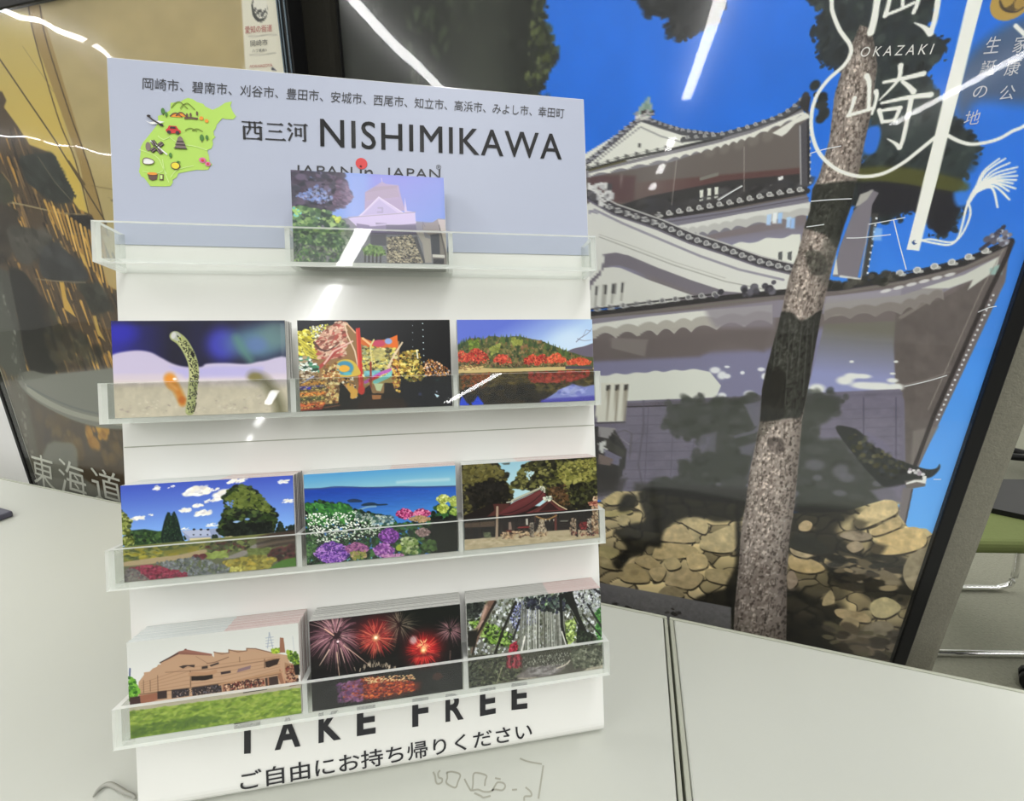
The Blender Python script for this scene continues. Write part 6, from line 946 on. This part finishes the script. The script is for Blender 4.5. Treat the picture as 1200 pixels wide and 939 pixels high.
for a, c in ((lz0-.012, lz0), (lz1, lz1+.012)): b.box(-.0735, .5300, -.005, .0155, a, c, .001)
b.build('frame', M_frame, lpz); MB().box(-.076, .535, .002, .0155, lz0-.008, lz1+.008).build('backing_board', M_white, lpz)
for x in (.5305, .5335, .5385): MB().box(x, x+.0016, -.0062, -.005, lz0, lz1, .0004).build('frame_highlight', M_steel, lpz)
MB().box(-.0733, .5298, -.0038, -.0032, lz0, lz1).build('cover_film', M_film_l, lpz)
M_grey_l = mat('grey_poster_lettering', (84, 82, 80), .5); M_red_l = mat('dull_red_poster_lettering', (166, 74, 72), .5); M_pale_l = mat('pale_poster_title', (196, 198, 186), .5)
for c, m in (('愛知の街道', M_red_l), ('AICHI-NAGOYA', M_red_l), ('岡崎市', M_grey_l), ('八丁蔵通り', M_grey_l)): lettering('lettering', [(c, T['s'+c], {})], -.0006, m, lpz)
for c in '東海道': lettering('lettering', [(c, T['t'+c], {})], -.0006, M_pale_l, lpz)

# ------------------------------------------------------------------ the card stand
YAW, LEAN = .1784, .2818
ex = Vector((math.cos(YAW), math.sin(YAW), 0)); nh = Vector((math.sin(YAW), -math.cos(YAW), 0)); ez = Vector((0, 0, 1))
eu = ez*math.cos(LEAN)-nh*math.sin(LEAN); en = nh*math.cos(LEAN)+ez*math.sin(LEAN)
SB = Vector((-.2235, .1761, TABLE))
SM = Matrix(((ex.x, -en.x, eu.x, SB.x), (ex.y, -en.y, eu.y, SB.y), (ex.z, -en.z, eu.z, SB.z), (0, 0, 0, 1)))   # local x across, y into the board, z up its face
st = empty('card_stand', SM, 'white tilted tabletop stand with four clear racks of small picture cards', 'display stand')
BW, BH, TH = .2995, .4638, .003
# back board: flat face, soft bend at the foot, then the base running back on the desk
prof = [(0, BH), (0, .012)]
gdir = Vector((0, math.cos(LEAN), -math.sin(LEAN)))       # level, away from us, in stand coordinates
R_ = .010
for k in range(1, 9):
    a = (math.pi/2+LEAN)*k/8*0.98; prof.append((R_*(1-math.cos(a)), .012-R_*math.sin(a)))
lx, lz = prof[-1]
prof.append((lx+.15*math.cos(LEAN), lz-.15*math.sin(LEAN)*1.0))
# keep the whole base a hair above the desk
def zof(y, z): return SB.z+(-en.z)*y+eu.z*z
low = min(zof(y, z) for y, z in prof); P = np.array(prof)
off = TABLE+.0006+.0-low
P2 = P.copy(); tn = np.gradient(P, axis=0); tn /= np.linalg.norm(tn, axis=1)[:, None]; inn = np.stack([-tn[:, 1], tn[:, 0]], 1)*TH
side = P+inn if (P+inn)[0][0] > 0 else P-inn
b = MB(); outl = [tuple(p) for p in P]+[tuple(p) for p in side[::-1]]
def ground(y, z):                                          # lift anything that would dip below the desk top
    d = TABLE+.0005-zof(y, z); return (y, z+d/eu.z) if d > 0 else (y, z)
b.prism([ground(*p) for p in outl], 0, BW, 'x')
b.build('back_board', M_board, st)
MB().box(.0006, BW-.0006, -.0002, .0, .2286, .2292).build('seam', M_trim, st)
hp = MB().box(.0004, BW-.0004, -.0005, -.0001, .3515, BH-.0006).build('header_sheet', M_sheet, st)
lettering('lettering', [('岡崎市、碧南市、刈谷市、豊田市、安城市、西尾市、知立市、高浜市、みよし市、幸田町', T['cities'], {})], -.0008, M_ink2, hp)
# the three region characters, drawn with thick uprights and thin serifed bars
KJ = [[(.02, .94, .98, .94, .06), (.12, .68, .12, .0, .12), (.10, .68, .90, .68, .06), (.88, .70, .88, .0, .12), (.12, .07, .88, .07, .06), (.38, .94, .38, .55, .10), (.38, .56, .24, .28, .07), (.62, .94, .62, .38, .10), (.60, .37, .86, .37, .07)],
      [(.12, .88, .88, .88, .07), (.18, .50, .82, .50, .07), (.02, .06, .98, .06, .07)],
      [(.06, .96, .22, .80, .12), (.01, .68, .17, .54, .12), (.05, .0, .24, .46, .09), (.30, .90, .98, .90, .06), (.83, .90, .83, .03, .12), (.85, .03, .70, .07, .07), (.40, .70, .40, .26, .11), (.40, .67, .66, .67, .06), (.64, .70, .64, .26, .10), (.40, .34, .64, .34, .06)]]
b = MB()
for i, ss in enumerate(KJ):
    x0, zb_, w_, h_ = .0729+i*.01345, .4192+i*.00045, .0126, .0118
    P_ = lambda a, c: (x0+a*w_, zb_+c*h_)
    for a0, c0, a1, c1, t in ss:
        b.ribbon([P_(a0, c0), P_(a1, c1)], t*w_, -.0008)
        if c0 == c1 and a1-a0 > .5: b.flat([P_(a1, c1-.03), P_(a1-.09, c1+.10), P_(a1-.20, c1+.02)], -.0008)
        if a0 == a1: b.flat([P_(a0-t*.5, c0), P_(a0+t*.5+.05, c0-.02), P_(a0-.02, c0+.07)], -.0008)
b.build('lettering', M_ink, hp)
sh = lambda q, d: [(x+d, z) for x, z in q]
lettering('lettering', [('NISHIMIKAWA', sh(T['title'], d), dict(space=1.12)) for d in (-.22, 0, .22)], -.0008, M_ink2, hp)
lettering('lettering', [('JAPAN', T['japanA'], dict(space=1.1)), ('in', T['in'], {}), ('JAPAN', T['japanB'], dict(space=1.1)), ('®', T['reg'], {})], -.0008, M_ink2, hp)
MB().disc(.1445, .4082, .0037, .0037, -.0008, 28).build('red_dot', M_red, hp)
lettering('lettering', [(n[5:], T[n], dict(bold=.03)) for n in T if n.startswith('free')]+[('ご自由にお持ち帰りください', T['please'], dict(bold=.008))], -.0004, M_ink, st)
# printed map with its little pictures
G = {n: mat('map_'+n, c, .5) for n, c in (('green', (170, 206, 92)), ('pale', (196, 222, 140)), ('olive', (112, 132, 48)), ('brown', (96, 70, 62)), ('orange', (226, 142, 50)), ('red', (196, 50, 52)), ('dark', (52, 44, 46)), ('white', (236, 236, 232)), ('yellow', (240, 206, 60)), ('pink', (206, 110, 150)), ('leaf', (70, 120, 50)), ('grey', (124, 108, 108)))}
GN = list(G)
def gi(n): return GN.index(n)
b = MB(); mm = lambda l: [(x/1000, z/1000) for x, z in l]
b.flat(mm(LAND), -.0007, gi('green'))
y1, y2, y3 = -.0009, -.0011, -.0013
for l in ([(26, 418), (29, 416), (33, 418)], [(15.6, 409), (22, 407), (26, 404), (28, 399), (30, 395)], [(32, 418), (38, 414), (46, 413), (53, 411)], [(17, 396), (24, 395), (28, 397)], [(28, 404), (29, 396), (31, 390)], [(45, 401), (36, 398), (32, 393)]): b.ribbon(smooth(mm(l), 5), .0005, y1, gi('pale'))
def hump(x, z, w, h, c, base='pale'): q = smooth([(x-w, z), (x-w*.55, z+h*.7), (x, z+h), (x+w*.5, z+h*.6), (x+w, z)], 5)/1000; b.flat([tuple(p) for p in q], y1, gi(base)) if base != 'pale' else None; b.ribbon(q, .0006, y2, gi(c))
hump(38.6, 435.6, 4.5, 4, 'olive'); hump(43, 435.4, 4, 3.6, 'olive'); hump(36.5, 430.2, 3.4, 2.4, 'brown', 'orange'); hump(39.4, 430.8, 3, 2.4, 'brown', 'orange'); hump(44.5, 422, 3.4, 1.8, 'olive'); hump(48, 422.2, 3, 1.5, 'olive')
b.ribbon(np.array(mm([(41, 429.6), (44, 430.2), (48.6, 430)])), .0012, y2, gi('brown'))
for x, z in ((42.6, 431.6), (44.6, 432), (48.2, 433.2)): b.disc(x/1000, z/1000, .0006, .0014, y2, 10, gi('brown'))
for x, z, r in ((50.5, 430.4, 1.2), (53.4, 429, 1.1)): b.disc(x/1000, z/1000, r/1000, r/1000, y2, 12, gi('orange'))
for x, z, s in ((29.4, 433.2, 1), (31.2, 431.4, .7), (50.3, 418.4, 1.1), (53.2, 418.8, .8), (32.6, 406.6, .8)): b.disc(x/1000, z/1000, s*.0011, s*.0019, y2, 12, gi('leaf')); b.ribbon(np.array(mm([(x, z-2.6*s), (x, z)])), .0005, y1, gi('brown'))
q = [(31, 420.6), (30.4, 421.8), (31.6, 423), (32.4, 424.6), (36.4, 424.6), (37.4, 422.8), (38.8, 421.8), (38.6, 420.4), (35, 420), (33, 420)]; b.flat(mm(q), y2, gi('red')); b.flat(mm([(32.8, 422.8), (33.4, 424), (35.8, 424), (36.4, 422.8)]), y3, gi('dark')); [b.disc(x/1000, .4205, .0011, .0011, y3, 12, gi('dark')) for x in (32.4, 37)]
b.flat(mm([(19.6, 426.8), (22, 425.8), (27, 427.2), (30, 426.6), (27, 425.2), (23, 424.6)]), y2, gi('white')); b.ribbon(np.array(mm([(21.6, 429.4), (23.6, 427.4), (28.6, 424.4)])), .0009, y3, gi('dark')); b.disc(.0217, .4295, .0011, .0008, y3, 10, gi('dark')); b.disc(.0284, .4245, .0012, .0008, y3, 10, gi('dark'))
for dx, dz in ((-2.0, 3.0), (2.6, 2.2), (-2.6, -2.2), (2.0, -3.0)): b.ribbon(np.array(mm([(25.4+dx*.35, 411+dz*.35), (25.4+dx*1.25, 411+dz*1.25)])), .0026, y2, gi('dark')); b.ribbon(np.array(mm([(25.4+dx*.42, 411+dz*.42), (25.4+dx*1.18, 411+dz*1.18)])), .0019, y3, gi('grey')); b.ribbon(np.array(mm([(25.4, 411), (25.4+dx*1.3, 411+dz*1.3)])), .0005, y3-.0001, gi('dark'))
b.ribbon(np.array(mm([(22, 414.6), (31, 406.6)])), .0008, y3, gi('white')); b.disc(.0206, .411, .0014, .0028, y2, 12, gi('grey'))
for k, (w, z) in enumerate(((3.6, 411), (2.8, 413.2), (1.9, 415.2))): b.flat(mm([(38.3-w, z), (38.3-w*.8, z+1.2), (38.3-w*.7, z+2.2), (38.3+w*.7, z+2.2), (38.3+w*.8, z+1.2), (38.3+w, z)]), y2-.0001*k, gi('grey')); b.ribbon(np.array(mm([(38.3-w, z), (38.3+w, z)])), .0005, y3-.0001, gi('dark'))
b.flat(mm([(38.3-1.4, 417.2), (38.3, 418.6), (38.3+1.4, 417.2)]), y3, gi('grey'))
q = smooth([(17.6, 401), (18, 403.4), (20, 404), (22.8, 403), (23.6, 401.6), (22, 400.4), (19, 400.2)], 4, True)/1000; b.flat([tuple(p) for p in q], y2, gi('white')); b.ribbon(np.vstack([q, q[:1]]), .0004, y3, gi('brown'))
b.disc(.0351, .4002, .0027, .0024, y2, 20, gi('brown')); b.disc(.0351, .4002, .0022, .0019, y3, 20, gi('yellow')); b.flat(mm([(35.4, 402.2), (36.6, 403.2), (38.4, 402.6), (36.8, 402)]), y3, gi('leaf'))
b.flat(mm([(19.6, 394.6), (25.2, 394.8), (24.6, 391.4), (22.4, 390.6), (20.4, 391.2)]), y2, gi('brown')); b.disc(.0224, .3946, .0028, .0008, y3, 16, gi('orange')); b.flat(mm([(26, 391), (26.2, 394.6), (28.4, 394.6), (28.2, 391)]), y2, gi('brown')); b.flat(mm([(26.5, 391.6), (26.6, 394), (27.9, 394), (27.8, 391.6)]), y3, gi('pale'))
b.disc(.0502, .4046, .002, .0017, y2, 14, gi('pink')); b.disc(.0531, .4024, .0017, .0014, y2, 14, gi('pink')); b.disc(.0503, .4044, .0008, .0008, y3, 10, gi('red')); b.disc(.0532, .4024, .0006, .0006, y3, 10, gi('red'))
b.build('printed_map', [G[n] for n in GN], hp)
# clear racks
VT = [.3572, .2668, .1735, .0842]; DEP, HF, AT, OV = .0222, .0229, .0028, -.0030
DIV = (.1030, .2000)
for i, vt in enumerate(VT):
    z0, z1 = vt-HF, vt
    fp = MB().box(-OV, BW+OV, -DEP, -DEP+AT, z0, z1, mi=0, edge=1).build('rack', [M_clear, M_edge], st)
    MB().box(-OV+AT, BW+OV-AT, -DEP+AT, -.0003, z0, z0+AT, mi=0, edge=1).build('rack_floor', [M_clear, M_edge], fp)
    for x in (-OV, BW+OV-AT): MB().box(x, x+AT, -DEP+AT, -.0003, z0, z1, mi=0, edge=1).build('end_wall', [M_side, M_edge], fp)
    for x in DIV: MB().box(x-AT/2, x+AT/2, -DEP+AT, -.0003, z0+AT, z1, mi=0, edge=1).build('divider', [M_side, M_edge], fp)

# ------------------------------------------------------------------ the cards
CW, CH, CT = .0910, .0550, .00045
PITCHC = .00066
M_pe = mat('pale_card_edge', (178, 184, 184), .6); M_pk = mat('pinkish_card_edge', (180, 152, 150), .6); M_ge = mat('grey_card_edge', (140, 140, 137), .6); M_dk = mat('dark_card_edge', (74, 62, 66), .6)
def card_body(name, split, ml, mr, mside):
    """thin card; its top edge shows two tints left and right of split"""
    bm = bmesh.new(); xs = [0, CW*split, CW]
    v = {}
    for i, x in enumerate(xs):
        for j, y in enumerate((0, CT)):
            for k, z in enumerate((0, CH)): v[i, j, k] = bm.verts.new((x, y, z))
    for i in (0, 1):
        bm.faces.new((v[i, 0, 0], v[i+1, 0, 0], v[i+1, 0, 1], v[i, 0, 1])).material_index = 0; bm.faces.new((v[i, 1, 0], v[i, 1, 1], v[i+1, 1, 1], v[i+1, 1, 0])).material_index = 0
        bm.faces.new((v[i, 0, 1], v[i+1, 0, 1], v[i+1, 1, 1], v[i, 1, 1])).material_index = 1+i; bm.faces.new((v[i, 0, 0], v[i, 1, 0], v[i+1, 1, 0], v[i+1, 0, 0])).material_index = 1+i
    bm.faces.new((v[0, 0, 0], v[0, 0, 1], v[0, 1, 1], v[0, 1, 0])).material_index = 3; bm.faces.new((v[2, 0, 0], v[2, 1, 0], v[2, 1, 1], v[2, 0, 1])).material_index = 3
    bmesh.ops.recalc_face_normals(bm, faces=bm.faces[:]); me = bpy.data.meshes.new(name); bm.to_mesh(me); bm.free()
    for m in (M_card_white, ml, mr, mside): me.materials.append(m)
    return me
crng = np.random.default_rng(5)
CARDS = [  # row, left u, picture, n behind, split, tints, front label, word
    (0, .1062, castle_card, 25, .5, M_ge, M_ge, M_ge, 'small card picturing a pale castle keep over a stone wall, alone in the top rack', 'castle'),
    (1, .0086, eel_card, 11, .5, M_ge, M_dk, M_dk, 'small card picturing a spotted garden eel rising from white sand', 'garden eel'),
    (1, .1066, float_card, 11, .5, M_ge, M_dk, M_dk, 'small card picturing a bright lit festival float against a black night', 'festival float'),
    (1, .2022, maple_card, 11, .5, M_ge, M_ge, M_ge, 'small card picturing red maples on a hill mirrored in a lake', 'maple lake'),
    (2, .0098, garden_card, 26, .55, M_pe, M_pk, M_dk, 'small card picturing a flower garden with a big round tree under blue sky', 'flower garden'),
    (2, .1069, sea_card, 26, .55, M_pe, M_pk, M_pk, 'small card picturing purple hydrangeas above a blue sea', 'hydrangea'),
    (2, .2020, shrine_card, 26, .4, M_pe, M_pk, M_dk, 'small card picturing a shrine with a dark red roof among trees', 'shrine'),
    (3, .0096, museum_card, 26, .55, M_pe, M_pk, M_pk, 'small card picturing a brown stepped building behind a green lawn', 'brown building'),
    (3, .1068, fireworks_card, 26, .5, M_ge, M_ge, M_dk, 'small card picturing red and white fireworks in a black sky', 'fireworks'),
    (3, .2018, forest_card, 26, .6, M_ge, M_pk, M_dk, 'small card picturing a bamboo forest path with a red figure', 'bamboo forest')]
for row, u0, art, n, split, ml, mr, ms, label, word in CARDS:
    zb = VT[row]-HF+AT+.0003
    me = card_body('card', split, ml, mr, ms)
    yf = -DEP+AT+.0006
    base = SM @ Matrix.Translation((u0, yf, zb))
    front = bpy.data.objects.new('picture_card', me); COL.objects.link(front); front.matrix_world = base
    tag(front, label, 'card', 'picture cards in the racks')
    A = art(300, 182)
    sheet('printed_picture', A, lambda s, t: (CW*s, 0*s-.00005, CH*(1-t)), M_card, front)
    for i in range(n):
        c = front.copy(); c.name = 'picture_card'; COL.objects.link(c)
        dx = (crng.random()-.5)*.0006+(.0013*min(1, i/8.0) if art is eel_card else 0)
        c.matrix_world = SM @ Matrix.Translation((u0+dx, yf+PITCHC*(i+1), zb+(crng.random()-.5)*.0002))
        tag(c, 'card stacked behind the %s card, only its edge showing' % word, 'card', 'cards stacked behind the %s card' % word)

# ------------------------------------------------------------------ small things on the desk
dk = [o for o in COL.objects if o.name == 'desk'][0]
DI = dk.matrix_world.inverted()
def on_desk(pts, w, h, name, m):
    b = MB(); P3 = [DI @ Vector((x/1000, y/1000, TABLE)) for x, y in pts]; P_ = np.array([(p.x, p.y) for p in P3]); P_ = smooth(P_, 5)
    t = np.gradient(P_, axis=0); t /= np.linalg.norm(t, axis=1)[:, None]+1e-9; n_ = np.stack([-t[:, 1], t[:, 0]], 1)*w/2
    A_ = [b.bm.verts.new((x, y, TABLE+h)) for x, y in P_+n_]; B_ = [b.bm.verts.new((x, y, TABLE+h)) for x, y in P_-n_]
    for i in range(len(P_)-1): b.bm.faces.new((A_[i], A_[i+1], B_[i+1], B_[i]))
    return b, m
M_mark = mat('line_mark', (150, 150, 138), .7)  # thin grey lines on the desk top
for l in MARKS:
    b, m = on_desk(l, .0011, .00025, 'line_mark', M_mark); b.build('line_mark', M_mark, dk)
a_ = [tuple(p) for p in smooth([(x/1000, y/1000) for x, y in ARC], 6)]
cl = MB(); cl.tube([(x-a_[0][0], y-a_[0][1], .0016) for x, y in a_], [.0006+.0009*math.sin(math.pi*i/(len(a_)-1)) for i in range(len(a_))], 8)
tag(cl.build('plastic_strip', mat('grey_plastic', (150, 150, 142), .5), None, Matrix.Translation((a_[0][0], a_[0][1], TABLE))), 'thin curved grey strip on the desk by the stand\'s lower left corner', 'strip')
wal = empty('dark_case', rotz(-18, (-.672, .508, TABLE)), 'flat dark navy case at the left edge of the desk', 'case')
MB().box(-.10, 0, -.10, 0, .0005, .0085, .002).build('shell', mat('navy_plastic', (70, 70, 84), .45), wal)

# ------------------------------------------------------------------ white cabinet added for a bright pale area beyond the left partition
cb = empty('added_cabinet', rotz(-15.5, (-1.62, 1.02, 0)), 'added white cabinet in place of a pale wall, left of the street poster', 'cabinet')
M_cab = mat('white_cabinet', (236, 237, 232), .5)
MB().box(-.80, .80, .02, .42, .04, 1.12, .003).build('body', M_cab, cb); MB().box(-.78, .78, .05, .40, 0, .04).build('plinth', M_trim, cb)
for k in range(2):
    dr = MB().box(-.798+.80*k, -.002+.80*k, 0, .0195, .05, 1.11, .002).build('door', M_cab, cb)
    MB().box(-.06+.10*k, -.04+.10*k, -.018, 0, .55, .67, .003).build('handle', M_alu, dr)

# ------------------------------------------------------------------ chairs beyond the partition
c = empty('bench', Matrix.Translation((1.38, 1.13, 0)), 'low olive bench on chrome sled rails behind the partition', 'bench'); L = Vector((-1.38, -1.13, 0))
local(MB().box(1.00, 1.74, .955, 1.30, .362, .402, .016, seg=3), L).build('seat', M_olive, c)
local(MB().prism([(1.10, 1.29), (1.72, 1.29), (1.72, 1.06), (1.45, 1.06)], .4025, .418, 'z'), L).build('seat_wedge', M_black, c)  # flat black wedge on the seat
for y in (.985, 1.262):
    pts = smooth([(1.70, y, .362), (1.72, y, .25), (1.76, y, .06), (1.73, y, .016), (1.62, y, .012), (1.12, y, .012), (1.02, y, .016), (.995, y, .06), (1.01, y, .25), (1.02, y, .362)], 6)
    local(MB().tube([tuple(p) for p in pts], .009), L).build('sled_leg', M_chrome, c)
def swivel(x, y, rz, label):
    c = empty('office_chair', rotz(rz, (x, y, 0)), label, 'chair', 'black swivel chairs behind the partition')
    MB().box(-.24, .24, -.23, .23, .44, .50, .02, seg=3).build('seat', M_black, c); b = MB().box(-.22, .22, .22, .265, .55, 1.0, .02, seg=3); b.build('backrest', M_black, c)
    MB().tube([(0, 0, .09), (0, 0, .44)], .022).build('gas_column', M_black, c); MB().tube([(0, .1, .46), (0, .29, .47), (0, .285, .7)], .016).build('back_arm', M_black, c)
    for k in range(5):
        a = k*2*math.pi/5; dx, dy = math.cos(a), math.sin(a)
        MB().tube([(dx*.03, dy*.03, .10), (dx*.17, dy*.17, .085), (dx*.37, dy*.37, .07)], [.022, .018, .014]).build('base_leg', M_black, c)
        w = MB()
        for s in (-1, 1):
            q = Vector((dx*.37-dy*.014*s, dy*.37+dx*.014*s, .028)); w.tube([q-Vector((-dy, dx, 0))*.009, q+Vector((-dy, dx, 0))*.009], .028, 14)
        w.build('caster', M_black, c)
    return c
swivel(1.66, .62, -82, 'black swivel chair nearest the desk, its caster just past the partition')
swivel(2.96, 2.20, 8, 'black swivel chair farther back across the carpet')

bpy.data.objects.remove(_fo); bpy.data.curves.remove(_font)
